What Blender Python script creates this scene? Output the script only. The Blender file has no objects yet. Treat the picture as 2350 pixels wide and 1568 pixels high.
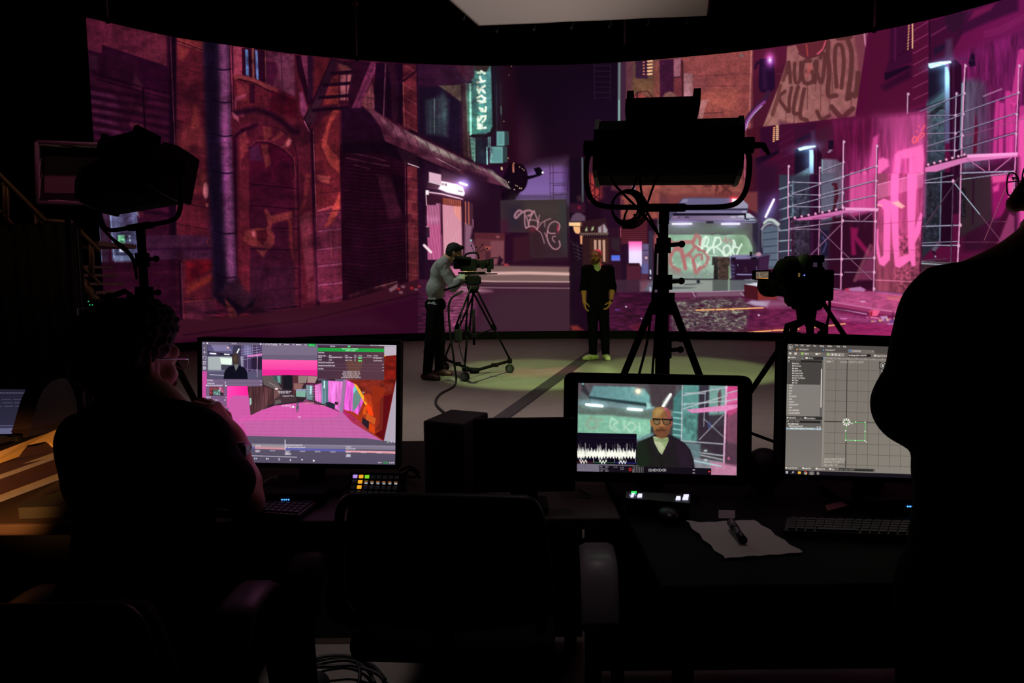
import math,random
import numpy as np

# ---------------------------------------------------------------- painting of what the displays show
def srgb2lin(a):
    a = np.clip(a,0,1)
    return np.where(a <= 0.04045,a / 12.92,((a + 0.055) / 1.055) ** 2.4)

def smooth_noise(h,w,cy,cx,seed):
    """value noise with a cell of cy x cx pixels, range -1..1"""
    r = np.random.RandomState(seed)
    gy,gx = int(h / cy) + 3,int(w / cx) + 3
    g = r.rand(gy,gx).astype(np.float32) * 2 - 1
    y = np.arange(h) / cy; x = np.arange(w) / cx
    iy = y.astype(int); ix = x.astype(int)
    fy = (y - iy).astype(np.float32); fx = (x - ix).astype(np.float32)
    fy = fy * fy * (3 - 2 * fy); fx = fx * fx * (3 - 2 * fx)
    a = g[iy][:,ix]; b = g[iy][:,ix + 1]; c = g[iy + 1][:,ix]; d = g[iy + 1][:,ix + 1]
    t = a + (b - a) * fx; u = c + (d - c) * fx
    return t + (u - t) * fy[:,None]

def fractal(h,w,cy,cx,seed,n=4):
    o = np.zeros((h,w),np.float32); amp = 1.0; tot = 0
    for i in range(n):
        o += amp * smooth_noise(h,w,max(cy,1.01),max(cx,1.01),seed + i * 17)
        tot += amp; amp *= 0.6; cy *= 0.5; cx *= 0.5
    return o / tot * 1.6

GL = {'A': '022842 1434','B': '0208374605 05453202','C': '473818070313324 3','D': '020837433202','E': '48080242 0535','F': '480802 0535',
 'G': '473818070313324345 25','H': '0208 4248 0545','I': '2228','J': '48433212 03','K': '0208 480542','L': '080242','M': '0208254842','N': '02084248',
 'O': '1838474332120307 18','P': '020838474605','Q': '18384743321203071 8 3341','R': '020838474605 2542','S': '473818070645433212 03','T': '0848 2822',
 'U': '080312324348','V': '082248','W': '0812253248','X': '0842 4802','Y': '082548 2522','Z': '08480242',
 'a': '16364542 44140312 32 43','b': '0802 0536454332 02','c': '45361605031232','d': '4842 4516050312 42','e': '0444453616050312 32','f': '4838272 2 1636',
 'g': '4641301 0 4536160503 1243','h': '0802 05163645 42','i': '2622 2827','j': '262010 2827','k': '0802 360442','l': '2822','m': '0602 05162522 25364542',
 'n': '0602 0516364542','o': '1636454332120305 16','p': '0600 053645433203','q': '4640 451605031243','r': '0602 051636','s': '4616053443 3202','t': '2823 3343 1636',
 'u': '060312324 3 4642','v': '062246','w': '0612243246','x': '0642 4602','y': '0622 4610','z': '06460242',
 '0': '1838474332120307 18','1': '172822 1232','2': '071838470242','3': '0848254312 03','4': '3208? 0444','5': '480805354332 02','6': '381704031232434505','7': '084812',
 '8': '1535464738180706 1504031232434435','9': '45150617384742 12','.': '2223',',': '2321',':': '2324 2627','-': '0535','+': '0545 2327','_': '0141','(': '382422 32? ',')': '183432 12','/': '0248',
 '[': '380 0',']': '18','>': '074503','=': '0646 0444','|': '2228','*': '2428 0646','%': '0248','"': '1817 3837'}
GL['['] = '38181232'; GL[']'] = '18383212'; GL['('] = '3827242 332'; GL[')'] = '1827342312'; GL['4'] = '323804044 4'

def glyph(ch):
    out = []
    for s in GL.get(ch,'').replace('?','').split():
        if len(s) % 2: s = s[:-1]
        p = [(int(s[i]),int(s[i + 1]) - 2) for i in range(0,len(s),2)]
        if len(p) > 1: out.append(p)
    return out

class Canvas:
    def __init__(s,w,h,ox=0.,oy=0.,sc=1.,bg=(0,0,0)):
        s.w,s.h,s.ox,s.oy,s.sc = w,h,ox,oy,sc
        s.A = np.zeros((h,w,3),np.float32); s.A[:] = np.array(bg,np.float32) / 255
        s.clipm = None
    def box(s,x0,y0,x1,y1):
        i0 = max(0,int(math.floor((x0 - s.ox) * s.sc))); i1 = min(s.w,int(math.ceil((x1 - s.ox) * s.sc)) + 1)
        j0 = max(0,int(math.floor((y0 - s.oy) * s.sc))); j1 = min(s.h,int(math.ceil((y1 - s.oy) * s.sc)) + 1)
        if i1 <= i0 or j1 <= j0: return None
        X = (np.arange(i0,i1,dtype=np.float32) / s.sc + s.ox)[None,:]
        Y = (np.arange(j0,j1,dtype=np.float32) / s.sc + s.oy)[:,None]
        return (slice(j0,j1),slice(i0,i1)),X,Y
    def blend(s,sl,m,col,mode='n'):
        if s.clipm is not None: m = m * s.clipm[sl]
        T = s.A[sl]; c = np.asarray(col,np.float32) / 255
        m = m[...,None]
        if mode == 'n': T += (c - T) * m
        elif mode == 'add': T += c * m
        elif mode == 'mul': T *= 1 + (c - 1) * m
    def pmask(s,pts,soft):
        P = np.array(pts,np.float32)
        q = s.box(P[:,0].min() - 2 * soft - 1,P[:,1].min() - 2 * soft - 1,P[:,0].max() + 2 * soft + 1,P[:,1].max() + 2 * soft + 1)
        if q is None: return None
        sl,X,Y = q
        ins = np.zeros(np.broadcast(X,Y).shape,bool); D = np.full(ins.shape,1e9,np.float32)
        n = len(P)
        for i in range(n):
            x0,y0 = P[i - 1]; x1,y1 = P[i]
            ex,ey = x1 - x0,y1 - y0
            L = ex * ex + ey * ey + 1e-9
            t = np.clip(((X - x0) * ex + (Y - y0) * ey) / L,0,1)
            D = np.minimum(D,(X - x0 - t * ex) ** 2 + (Y - y0 - t * ey) ** 2)
            if ey != 0:
                c = ((y0 <= Y) & (y1 > Y)) | ((y1 <= Y) & (y0 > Y))
                ins ^= c & (X < x0 + (Y - y0) * ex / ey)
        D = np.sqrt(D); D[ins] *= -1
        return sl,X,Y,np.clip(0.5 - D / (2 * soft),0,1)
    def poly(s,pts,col,a=1.,soft=.6,col2=None,g=None,mode='n'):
        q = s.pmask(pts,soft)
        if q is None: return
        sl,X,Y,m = q
        if col2 is not None:
            (x0,y0),(x1,y1) = g
            L = (x1 - x0) ** 2 + (y1 - y0) ** 2
            t = np.clip(((X - x0) * (x1 - x0) + (Y - y0) * (y1 - y0)) / L,0,1)[...,None]
            col = np.asarray(col,np.float32) * (1 - t) + np.asarray(col2,np.float32) * t
        s.blend(sl,m * a,col,mode)
    def rect(s,x0,y0,x1,y1,col,a=1.,soft=.5,**k):
        s.poly([(x0,y0),(x1,y0),(x1,y1),(x0,y1)],col,a,soft,**k)
    def line(s,pts,w,col,a=1.,soft=.6,mode='n',close=False):
        P = np.array(list(pts) + ([pts[0]] if close else []),np.float32); e = w / 2 + 2 * soft + 1
        q = s.box(P[:,0].min() - e,P[:,1].min() - e,P[:,0].max() + e,P[:,1].max() + e)
        if q is None: return
        sl,X,Y = q
        D = np.full(np.broadcast(X,Y).shape,1e9,np.float32)
        for i in range(len(P) - 1):
            x0,y0 = P[i]; ex,ey = P[i + 1] - P[i]
            t = np.clip(((X - x0) * ex + (Y - y0) * ey) / (ex * ex + ey * ey + 1e-9),0,1)
            D = np.minimum(D,(X - x0 - t * ex) ** 2 + (Y - y0 - t * ey) ** 2)
        m = np.clip(0.5 - (np.sqrt(D) - w / 2) / (2 * soft),0,1)
        s.blend(sl,m * a,col,mode)
    def ell(s,cx,cy,rx,ry,col,a=1.,soft=.6,rot=0.,mode='n'):
        n = 40; c,d = math.cos(rot),math.sin(rot)
        s.poly([(cx + rx * math.cos(t) * c - ry * math.sin(t) * d,cy + rx * math.cos(t) * d + ry * math.sin(t) * c) for t in np.linspace(0,2 * math.pi,n,endpoint=False)],col,a,soft,mode=mode)
    def glow(s,cx,cy,rx,ry,col,a=1.,rot=0.):
        e = 2.6 * max(rx,ry)
        q = s.box(cx - e,cy - e,cx + e,cy + e)
        if q is None: return
        sl,X,Y = q; c,d = math.cos(rot),math.sin(rot)
        u = ((X - cx) * c + (Y - cy) * d) / rx; v = (-(X - cx) * d + (Y - cy) * c) / ry
        s.blend(sl,np.exp(-(u * u + v * v)) * a,col,'add')
    def texture(s,pts,amp,cy,cx,seed,soft=2.,n=4,tint=None):
        q = s.pmask(pts,soft)
        if q is None: return
        sl,X,Y,m = q
        f = fractal(m.shape[0],m.shape[1],cy * s.sc,cx * s.sc,seed,n)
        if s.clipm is not None: m = m * s.clipm[sl]
        if tint is None: s.A[sl] *= (1 + amp * f * m)[...,None]
        else:
            k = (np.clip(f,0,1) * amp * m)[...,None]
            s.A[sl] += (np.asarray(tint,np.float32) / 255 - s.A[sl]) * k
    def text(s,t,x,y,hgt,col,a=1.,w=None,sx=1.,slope=0.,soft=.5):
        sx *= getattr(s,'tw',1.)
        k = hgt / 6.; w = w or hgt * .16
        for ch in t:
            for st in glyph(ch):
                s.line([(x + px * k * sx * .85,y - py * k + (px * k * sx * .85) * slope) for px,py in st],w,col,a,soft)
            dx = (5.0 if ch not in 'ilI.,:|1 ' else 3.4) * k * sx * .85
            x += dx; y += dx * slope
        return x
    def curve(s,pts,w,col,a=1.,soft=.6,n=8,**k):
        """stroke along a smooth curve through the points"""
        s.line(spline(pts,n),w,col,a,soft,**k)

def spline(pts,n=8):
    P = [np.array(p,float) for p in pts]
    if len(P) < 3: return [tuple(p) for p in P]
    Q = [2 * P[0] - P[1]] + P + [2 * P[-1] - P[-2]]
    o = []
    for i in range(1,len(Q) - 2):
        p0,p1,p2,p3 = Q[i - 1:i + 3]
        for k in range(n):
            t = k / n
            o.append(tuple(.5 * (2 * p1 + (p2 - p0) * t + (2 * p0 - 5 * p1 + 4 * p2 - p3) * t * t + (3 * p1 - p0 - 3 * p2 + p3) * t ** 3)))
    o.append(tuple(P[-1]))
    return o

def K(ox,oy,s):
    """coordinates measured on an enlarged detail, turned into the common measure"""
    def f(*v): return [(ox + v[i] / s,oy + v[i + 1] / s) for i in range(0,len(v),2)]
    return f
fA = K(190,30,5.8075); fB = K(530,100,5.226); fC = K(900,0,3.917); fD = K(1060,140,4.6115); fE = K(920,380,6.535)
fF = K(1280,350,5.058); fG = K(1350,0,3.917); fH = K(1700,240,5.465); fI = K(1750,0,3.917); fJ = K(1350,400,3.917)
fL = K(1750,400,3.917); fM = K(400,400,3.917); fN = K(1140,430,7.467); fO = K(1500,440,7.127); fP = K(1930,400,5.226)
fQ = K(1500,640,3.79); fR = K(220,280,5.6); fS = K(220,540,5.808); fT = K(900,400,3.917); fU = K(0,300,3.917)

def scaffold(c,pts,w,col=(150,140,160),a=1.):
    c.line(pts,w,(25,12,25),a * .6,.8)
    c.line([(x - .3 * w,y - .2 * w) for x,y in pts],w * .62,col,a,.5)

def paint_street():
    c = Canvas(2350,930,170,-70,1.,(40,10,32))
    A = [(100,-100),(2700,-100),(2700,900),(100,900)]
    # ------------------------------------------------ left facade
    c.poly([(170,-80),(800,-80),(800,900),(170,900)],(78,24,46),col2=(88,27,47),g=((200,0),(780,0)))
    c.poly([(170,0),(405,0),(405,900),(170,900)],(64,17,46))
    c.poly(fA(0,0,1110,200,1120,715,262,432,240,540,0,470),(88,28,54),col2=(98,36,58),g=fA(0,0,1100,500))
    c.poly(fA(40,490,250,545,262,432,1120,715,1200,1000,1210,1120,200,870,80,770),(46,9,37),soft=2)
    c.poly(fA(60,560,210,560,200,760,60,760),(66,28,52),.8,5)
    c.poly(fA(330,500,720,600,800,990,300,850),(54,14,42),.8,4)
    c.poly(fA(700,820,800,990,790,1060,640,1000),(84,34,58),.7,3)
    c.line(fA(200,830,800,1000,1180,1090),3,(26,4,24),.7,1.5); c.line(fA(190,890,800,1065,1190,1170),3,(24,4,22),.8,1.5)
    for i in range(14):
        y = 1010 + i * 118
        c.line(fA(60,y - 10,470,y + 72,1190,y + 190),10,(34,6,30),.75,3)
        if i < 5: c.line(fA(90,y + 60,440 + (i % 3) * 40,y + 130),9,(86,36,70),.75,2.5)
        if i % 2: c.line(fA(640,y + 130,780,y + 165),10,(104,42,58),.5,3)
    c.line(fA(800,1010,830,1600,850,2300),4,(20,3,20),.9,1)
    c.rect(388,70,405,720,(28,6,27),soft=3); c.line([(391,82),(400,300),(404,420),(410,640),(420,760)],2,(104,48,70),.9,.7)
    c.rect(406,90,472,800,(92,28,46),.8,3)
    for p,s in ((fA(1260,370,1620,500,1630,385,1250,320),2),(fA(1265,430,1420,480,1340,640,1270,610),4),(fA(1480,1240,1540,1290,1560,1560,1440,1560),5)):
        c.poly(p,(128,52,56),.8,s)
    c.line(fA(1260,375,1620,505),2,(40,12,30),.8,.8); c.line(fA(1260,390,1620,520),2,(150,74,72),.7,.8)
    for y in (710,1075,1440): c.line(fA(1230,y,1650,y + 130),1.6,(50,12,32),.8,.8)
    for y in (345,420,470,520,690): c.line([(405,y),(478,y + 12)],1.6,(44,10,30),.8,.8)
    c.poly(fR(1080,60,1400,90,1420,430,1050,420),(124,50,58),.6,10); c.poly(fR(1220,600,1440,700,1440,800,1230,1010,1240,700),(122,50,56),.65,8)
    c.ell(*fR(1412,905)[0],6.5,19,(196,118,130),.8,1.5); c.ell(*fR(1430,1095)[0],3.6,5,(180,90,96),.8,1)
    # telephone kiosk
    c.poly([(214,475),(250,475),(250,610),(228,610)],(66,40,66),soft=1)
    c.line([(222,476),(233,610)],4,(120,140,180),.8,1)
    c.poly([(249,470),(310,470),(322,560),(316,606),(258,606)],(108,104,142),.95,1.2,col2=(88,88,130),g=((250,470),(318,606)))
    c.line([(252,480),(262,600)],2.5,(150,165,205),.9,.8); c.poly([(312,470),(320,505),(314,500),(304,474)],(150,160,190),.6,1.5)
    c.rect(267,540,306,592,(58,58,84),1,1); c.rect(270,544,304,588,(84,86,116),1,1)
    c.rect(271,546,286,570,(150,235,190),1,1); c.rect(276,558,285,567,(86,130,112),1,.7); c.poly([(286,546),(294,547),(289,560)],(52,70,70),1,.8)
    c.ell(297,549,1.6,3,(190,200,230),1,.6); c.ell(298,558,1.6,3,(190,200,230),1,.6)
    c.rect(274,575,288,585,(226,220,250),1,.8); c.rect(262,594,316,610,(128,134,172),.9,1)
    c.text('Vi',274,534,12,(150,148,182),.8,1.6)
    # horizontal bench-like box
    c.poly(fS(650,40,1520,40,1560,340,700,390),(72,34,64),.9,2); c.line(fS(700,230,1560,215),7,(48,14,46),.7,2)
    c.ell(*fS(1515,122)[0],6,10,(120,44,46),.8,1.5); c.ell(*fS(1515,122)[0],4,7.5,(62,26,50),.9,1)
    c.poly(fS(60,400,1150,360,1170,1300,60,1300),(54,12,38),.8,3)
    for i in range(7): c.line(fS(80,450 + i * 110,1100,440 + i * 105),6,(84,28,50) if i % 2 else (36,6,28),.35,4)
    c.line(fS(1140,420,1150,800,1180,1290),3,(116,62,84),.7,1); c.line(fS(1115,400,1140,1290),6,(30,6,26),.7,2)
    c.poly(fS(1200,400,1560,360,1560,480,1230,690),(112,14,30),.7,5); c.poly(fS(1230,700,1550,540,1560,640,1380,740,1220,830),(132,46,44),.85,5)
    c.line(fS(1190,925,1590,880),2,(44,12,26),.8,.8); c.line(fS(1190,940,1590,895),3,(128,58,60),.6,1.2)
    c.poly(fS(1190,950,1590,900,1600,1190,1200,1250),(76,30,50),.9,2)
    # window, balcony
    c.rect(518,95,560,270,(134,52,80),.9,1.2); c.line(fA(1950,430,1985,1330),3,(26,6,26),.9,.7); c.line(fA(1990,440,2020,1330),2.4,(26,6,26),.9,.7)
    c.poly(fB(130,50,420,90,420,480,300,420,130,380),(50,10,38),1,1)
    c.poly(fB(40,40,130,55,135,375,45,375),(146,60,86),1,1)
    c.poly(fB(170,70,205,75,215,390,180,380),(96,118,170),1,1); c.poly(fB(290,80,320,85,332,440,305,425),(118,136,196),1,1)
    for x,w in ((255,2),(268,2),(410,2),(440,1.4),(480,2.6)): c.line(fB(x,60,x + 10,500),w,(168,100,88) if w < 2.1 else (40,10,34),.8,.6)
    c.poly(fB(420,90,760,130,775,640,420,480),(100,42,70),1,1.2); c.poly(fB(480,110,745,140,760,620,610,560,560,250),(116,58,86),.9,2)
    c.poly(fB(430,200,540,230,560,330,500,520,425,480),(72,18,52),.8,3); c.line(fB(600,110,615,560),2,(60,22,50),.8,.8)
    c.poly(fB(30,375,200,395,420,480,780,650,800,800,800,960,560,930,250,820,50,825),(92,28,46),1,1.5)
    c.poly(fB(30,375,200,395,420,480,560,545,560,580,380,540,180,450,40,425),(140,62,70),.9,1.5); c.line(fB(90,430,260,470,440,560,760,690),3.5,(36,6,28),.85,1)
    c.poly(fB(60,470,200,500,200,700,90,690),(122,46,60),.8,3); c.poly(fB(60,640,190,600,170,640,70,700,55,810,40,700),(170,76,110),.8,2)
    c.poly(fB(500,560,790,690,800,900,450,820),(70,12,34),.85,5)
    for x,y in ((155,510),(335,570),(430,610),(530,640)):
        c.curve(fB(x - 35,y + 20,x - 15,y - 5,x + 10,y + 20,x + 28,y + 90),1.6,(60,16,34),.8,.7)
    c.rect(*fB(225,480)[0],*fB(285,720)[0],(44,10,34),.85,1.5)
    c.curve(fB(30,850,300,800,560,900,740,1050,800,1060),13,(28,5,30),.8,5)
    c.poly(fB(10,830,40,840,95,900,90,945,30,900),(182,92,120),.8,1.5)
    # arched doorway
    arch = fB(50,1600,45,1130,140,1050,300,985,470,980,620,1050,760,1190,800,1400,800,1600)
    c.poly([(540,800)] + arch[1:-1] + [(690,800)],(84,24,46),1,1.5)
    c.line([(541,800)] + arch[1:4],9,(38,6,32),.85,2.5); c.line(arch[3:] + [(690,790)],2.5,(52,12,36),.7,1)
    c.poly(fB(100,1110,180,1060,215,1190,210,1290,130,1390,110,1600),(132,52,62),.75,3)
    c.poly([(552,790),(548,420),(562,360),(572,372),(576,790)],(106,34,50),.7,3)
    for p in (fB(380,1000,480,1010,490,1110,400,1180),fB(480,1160,600,1050,640,1090,520,1180),fB(690,1120,740,1170,680,1250,580,1260,640,1190)): c.poly(p,(124,52,58),.75,2.5)
    c.poly(fB(700,1130,735,1165,690,1240,640,1230),(186,100,116),.8,2)
    door = fB(215,1600,215,1260,300,1190,450,1195,620,1270,740,1390,760,1600)
    c.poly([(575,800)] + door[1:-1] + [(677,800)],(74,13,42),1,1.5,col2=(66,26,50),g=((600,350),(600,760)))
    c.line(door[1:],2.2,(40,8,30),.9,.8); c.line([(x + 3,y - 4) for x,y in door[1:]],1.5,(130,60,76),.6,.8)
    c.poly(fB(220,1270,330,1210,380,1420,230,1410),(76,32,66),.8,3); c.poly(fB(355,1210,440,1215,475,1450,420,1510),(118,50,56),.8,2)
    c.line(fB(690,1400,690,1600),2,(50,12,36),.8,.8); c.line([(682,380),(686,480),(690,780)],3,(48,10,34),.8,1); c.line([(676,385),(679,480),(680,780)],1.4,(120,56,74),.6,.8)
    for y0,y1 in ((95,130),(290,315),(490,490),(685,680),(870,845),(1070,1025),(1250,1190)): c.line(fM(690,y0,1110,y1),2.2,(30,5,26),.85,.8); 
    for p,col in ((fM(808,320,830,320,870,380,1060,330,1060,400,880,450,870,500,900,560,900,620,860,680,700,660,620,610,640,520,740,490,820,490,845,460),(132,56,60)),(fM(735,690,840,690,800,760),(140,64,66)),(fM(1020,400,1060,420,1075,800,1040,680),(118,44,52))): c.poly(p,col,.8,2.5)
    c.poly(fM(740,520,820,500,845,560,795,650,745,600),(78,20,40),.9,2); c.ell(*fM(715,545)[0],4,8,(196,100,124),.8,2)
    c.poly(fM(690,850,1080,830,1090,1180,700,1250),(62,24,46),.7,5)
    c.poly(fM(1120,380,1230,330,1250,900,1190,960),(124,52,72),.8,3); c.poly(fM(1120,350,1170,280,1180,240,1230,0,1180,0,1160,240),(128,50,56),.75,3); c.poly(fM(1190,970,1265,960,1275,1130,1195,1150),(110,42,62),.9,2)
    # drain pipe
    c.poly([(466,80),(525,90),(530,300),(540,560),(545,690),(492,690),(487,560),(474,300)],(60,32,58),1,2,col2=(60,32,58),g=((0,0),(1,0)))
    c.poly([(466,80),(500,84),(504,300),(514,560),(518,690),(490,690),(485,560),(472,300)],(24,12,36),.9,9)
    c.poly([(504,90),(522,92),(527,300),(537,560),(540,650),(524,650),(518,560),(509,300)],(134,72,120),.9,6)
    c.poly([(490,690),(545,640),(560,665),(588,690),(570,715),(540,730),(500,690)],(56,26,46),.9,5)
    c.poly([(490,680),(530,690),(560,712),(585,690),(580,708),(545,728),(500,700)],(24,10,30),.95,4); c.poly([(515,690),(542,720),(548,738),(528,742)],(120,54,54),.8,2)
    c.glow(512,295,10,30,(60,20,50),.5); c.glow(516,420,8,60,(40,10,40),.5)
    for y in (158,234,312,398,538,640): c.curve([(478 + y * .03,y - 4),(505 + y * .02,y + 3),(525 + y * .025,y + 1)],3.4,(20,8,28),.85,1)
    # post between facade and fire escape
    c.line([(716,300),(722,500),(730,700)],9,(40,8,32),.95,1.5); c.line([(719,300),(726,500),(733,690)],1.8,(168,92,104),.8,.6)
    # pillar with painted arrow
    c.poly([(722,260),(780,240),(780,400),(786,690),(735,694),(726,480)],(104,34,48),1,1); c.rect(724,480,786,690,(112,44,74),.8,8)
    c.poly(fB(1180,1000,1290,820,1300,720,1200,840,1090,1160,1090,1240,1180,1440,1300,1560,1300,1390,1150,1200),(160,64,66),.9,2)
    c.poly(fM(1280,0,1400,20,1390,80,1330,70,1280,40),(178,84,84),.9,2); c.poly(fM(1400,360,1490,150,1490,300,1440,420,1350,480,1380,410),(160,66,64),.9,2); c.line(fM(1290,330,1420,290),4,(176,84,92),.7,1.5)
    for y in (160,330,490,655,805,975):
        c.line(fM(1290,y + 10,1510,y - 10),1.6,(50,14,36),.8,.7)
        if y > 400: c.line(fM(1300,y + 20,1515,y - 5),3.5,(176,96,140),.6,1.8)
    c.line(fM(1405,500,1410,750),2,(150,70,80),.6,.8); c.line(fM(1310,1140,1520,1100),2.5,(150,80,120),.6,1)
    # fire escape
    c.poly([(700,120),(940,130),(940,300),(780,330),(780,240),(720,290),(712,240)],(72,22,44),.95,2)
    c.poly(fB(1010,160,1200,180,1000,600,980,640),(92,28,42),.9,2); c.poly(fB(1100,740,1200,420,1290,360,1290,720),(128,48,52),.9,2)
    c.poly(fB(1310,380,1470,370,1460,560,1410,680,1310,680),(158,92,104),.9,1.5); c.line(fB(1390,360,1380,690),3,(50,14,40),.8,1)
    c.poly(fB(840,140,920,150,930,560,900,480),(124,54,90),.9,1.5); c.poly(fB(820,590,860,580,920,800,870,890,830,800),(138,62,104),.9,2)
    c.poly(fB(1290,210,1470,230,1470,330,1290,330),(112,60,66),.8,2)
    c.poly(fB(770,140,830,140,930,560,960,640,1000,680,960,720,930,760,800,330),(44,9,34),1,1)
    c.rect(*fB(920,150)[0],*fB(980,660)[0],(46,16,42),.9,2)
    c.poly(fB(1200,180,1290,190,1210,420,1040,800,940,1020,870,905,980,700),(52,20,42),1,1); c.poly(fB(940,760,1040,640,1100,660,990,960,930,960,880,900),(68,34,52),.8,3)
    c.line(fB(1205,180,985,700,875,905,945,1020),2.2,(28,6,26),.9,.8); c.line(fB(880,930,940,1060),2,(200,120,160),.8,.8)
    for a,b,d,e in ((1200,360,1540,330),(1120,500,1480,470),(1060,650,1440,620),(980,800,1420,765)): c.line(fB(a,b,d,e),7.5,(34,10,32),1,1.2)
    c.poly(fB(1200,190,1480,220,1470,330,1380,260,1300,240),(40,12,34),.9,2)
    c.poly(fB(1480,210,1680,220,1420,850,1400,620),(48,12,38),.95,1.5)
    c.poly(fB(1675,220,1760,225,1720,360,1470,970,1415,860),(108,44,78),1,1); c.line(fB(1725,230,1500,760),2,(66,24,54),.7,1)
    # behind the stairs
    c.poly(fB(1740,230,2240,240,2240,1060,1900,900,1700,800),(34,8,34),1,1.5)
    c.poly(fB(1600,640,1690,470,1720,640,1720,830,1570,740),(128,68,80),.95,1.5)
    for a in ((1640,520,1640,780),(1680,490,1690,800),(1590,640,1720,660),(1575,710,1720,790)): c.line(fB(*a),1.2,(60,24,46),.7,.6)
    c.line(fB(1855,240,1830,870),3,(112,62,84),.9,1); c.poly(fB(1870,240,1960,240,2010,480,2000,960,1930,930,1920,480),(52,18,42),1,2)
    c.poly(fB(2060,250,2230,250,2240,1060,2060,1000),(96,36,50),1,1); c.line(fB(2065,440,2080,1000),1.6,(170,96,90),.8,.6)
    for y in (260,490,640,800,960): c.line(fB(2080,y,2235,y + 95),2.6,(150,80,92),.5,1.2)
    c.curve(fB(2000,460,2080,440,2220,330,2300,260),5,(40,10,34),.9,1)
    # ------------------------------------------------ shop front with shutter and barrel awning
    c.poly([(780,330),(960,330),(960,660),(786,690)],(44,9,32),1,1)
    c.poly([(786,335),(925,350),(925,660),(794,688)],(40,8,29),1,1)
    for i in range(38):
        y = 352 + i * 8.4
        c.line([(792,y),(850,y + 6),(928,y + 14 - i * .7)],1.7,(76,30,50),.32 + .2 * (i % 5 == 0),.8)
    c.poly(fM(1820,0,1950,30,2060,400,1930,400),(90,40,62),.45,4); c.poly(fM(1950,0,2080,20,2070,380,2010,250),(22,4,22),.8,3)
    for a in ((1370,1290,1850,1400),(1380,1370,1900,1470),(1480,1450,1660,1500)): c.line(fB(*a),2.4,(126,72,92),.55,1.2)
    c.line(fM(1580,1090,1800,1020,2000,985),8,(86,42,50),.6,3); c.line(fM(1800,1015,2000,960),2.5,(170,120,120),.6,1)
    c.poly([(925,300),(936,300),(938,640),(930,660)],(36,8,28),1,1.5); c.line([(929,310),(933,640)],1.6,(130,66,88),.7,.8)
    c.poly([(934,380),(958,384),(962,640),(938,655)],(104,42,54),1,1.5)
    for y in range(405,640,28): c.line([(936,y),(961,y + 3)],2.4,(150,78,84),.5,1.2)
    c.poly([(958,370),(975,372),(985,640),(962,660)],(32,8,32),1,2)
    # ------------------------------------------------ sky over the lane
    c.poly([(1126,130),(1428,130),(1428,400),(1300,470),(1126,470)],(36,10,36),1,2,col2=(30,12,40),g=((1130,150),(1420,150)))
    c.poly([(1130,130),(1420,130),(1420,260),(1190,330)],(22,8,30),.9,45)
    c.glow(1360,250,110,90,(7,3,12),.9); c.glow(1210,340,26,70,(24,22,24),.9); c.glow(1180,320,40,90,(26,2,14),.8)
    c.poly([(1140,130),(1180,130),(1186,400),(1150,400)],(44,10,34),.7,8)
    c.poly([(1180,462),(1192,396),(1240,372),(1300,364),(1302,462)],(104,78,132),1,14,col2=(136,102,176),g=((1240,380),(1240,460)))
    c.poly([(1200,440),(1298,440),(1298,460),(1184,460)],(140,106,182),.8,5); c.glow(1270,395,30,14,(20,0,10),.6)
    c.poly(fD(760,1130,820,1115,850,1150,860,1190,820,1210,690,1250,690,1210,790,1200),(12,5,16),1,.8)
    c.ell(*fD(610,1230)[0],19,32,(16,4,16),1,1.2); c.poly(fD(500,1080,560,1070,640,1110,680,1180,690,1260,640,1340,560,1460,420,1460,400,1300),(18,4,18),1,1.5)
    c.line(fD(780,1205,690,1235),5,(12,5,16),1,.8)
    for x,y,r in ((445,635,1.2),(460,1003,1.6),(489,1023,1.4),(551,1076,1.4),(611,1114,1.2),(640,1133,1.2),(658,1149,1.2),(496,1274,1.2),(569,1308,1.1),(587,1316,1.1),(612,1338,1.4),(630,1340,1.2),(555,1352,1.4),(524,54,1),(498,150,.8)):
        c.ell(*fD(x,y)[0],r,r,(255,222,180),1,.6)
    c.ell(*fD(855,1174)[0],2.3,3,(255,255,255),1,.8,.4); c.line(fD(543,1088,545,1165),4,(220,130,110),.9,1.2); c.line(fD(421,1122,423,1140),3.6,(255,220,160),1,1)
    for a in ((930,1035,935,1460,1.4),(965,1090,968,1460,1.6),(930,1178,1100,1172,1.4),(930,1290,1100,1282,1.4),(970,1308,1100,1304,2),(930,1392,1100,1388,1.4),(970,1408,1105,1402,2.4)): c.line(fD(*a[:4]),a[4],(58,38,62),.9,.6)
    for i in range(34):
        x = 560 + i * 16
        c.line(fD(x,1412 - (i % 2) * 8,x + 22,1446),1,(52,34,70),.75,.5); c.line(fD(x + 22,1412,x,1446),1,(52,34,70),.75,.5)
    for x in (365,412): c.line(fD(x,240,x + 6,740),1.4,(70,62,76),.6,.7)
    c.line(fD(414,480,416,560),2,(120,170,170),.8,.7)
    c.poly([(1126,130),(1428,130),(1428,380),(1126,380)],(205,190,165),1,6,mode='mul')
    # wall and dark door above the awning
    c.poly(fC(215,570,730,585,740,700,700,750,420,770,620,920,640,1400,380,1240,230,1180),(44,14,40),1,1.5)
    c.poly(fC(300,580,720,585,740,690,690,745,400,770),(54,20,46),.9,3); c.poly(fC(560,585,740,590,740,700,680,740),(72,24,44),.9,3)
    c.poly(fC(420,770,620,760,620,915),(104,84,72),.85,1.5)
    c.poly(fC(240,780,420,780,610,920,610,1380,240,1200),(26,12,34),.95,2)
    c.poly(fC(300,900,380,880,450,855,510,905,500,1230,310,1200),(50,52,66),.8,5)
    c.line(fC(380,890,380,1190),2,(110,134,130),.7,.7); c.glow(*fC(460,960)[0],8,30,(40,70,66),.8)
    for x in (345,420,470): c.line(fC(x,900,x,1200),1.2,(80,100,104),.4,.7)
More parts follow.
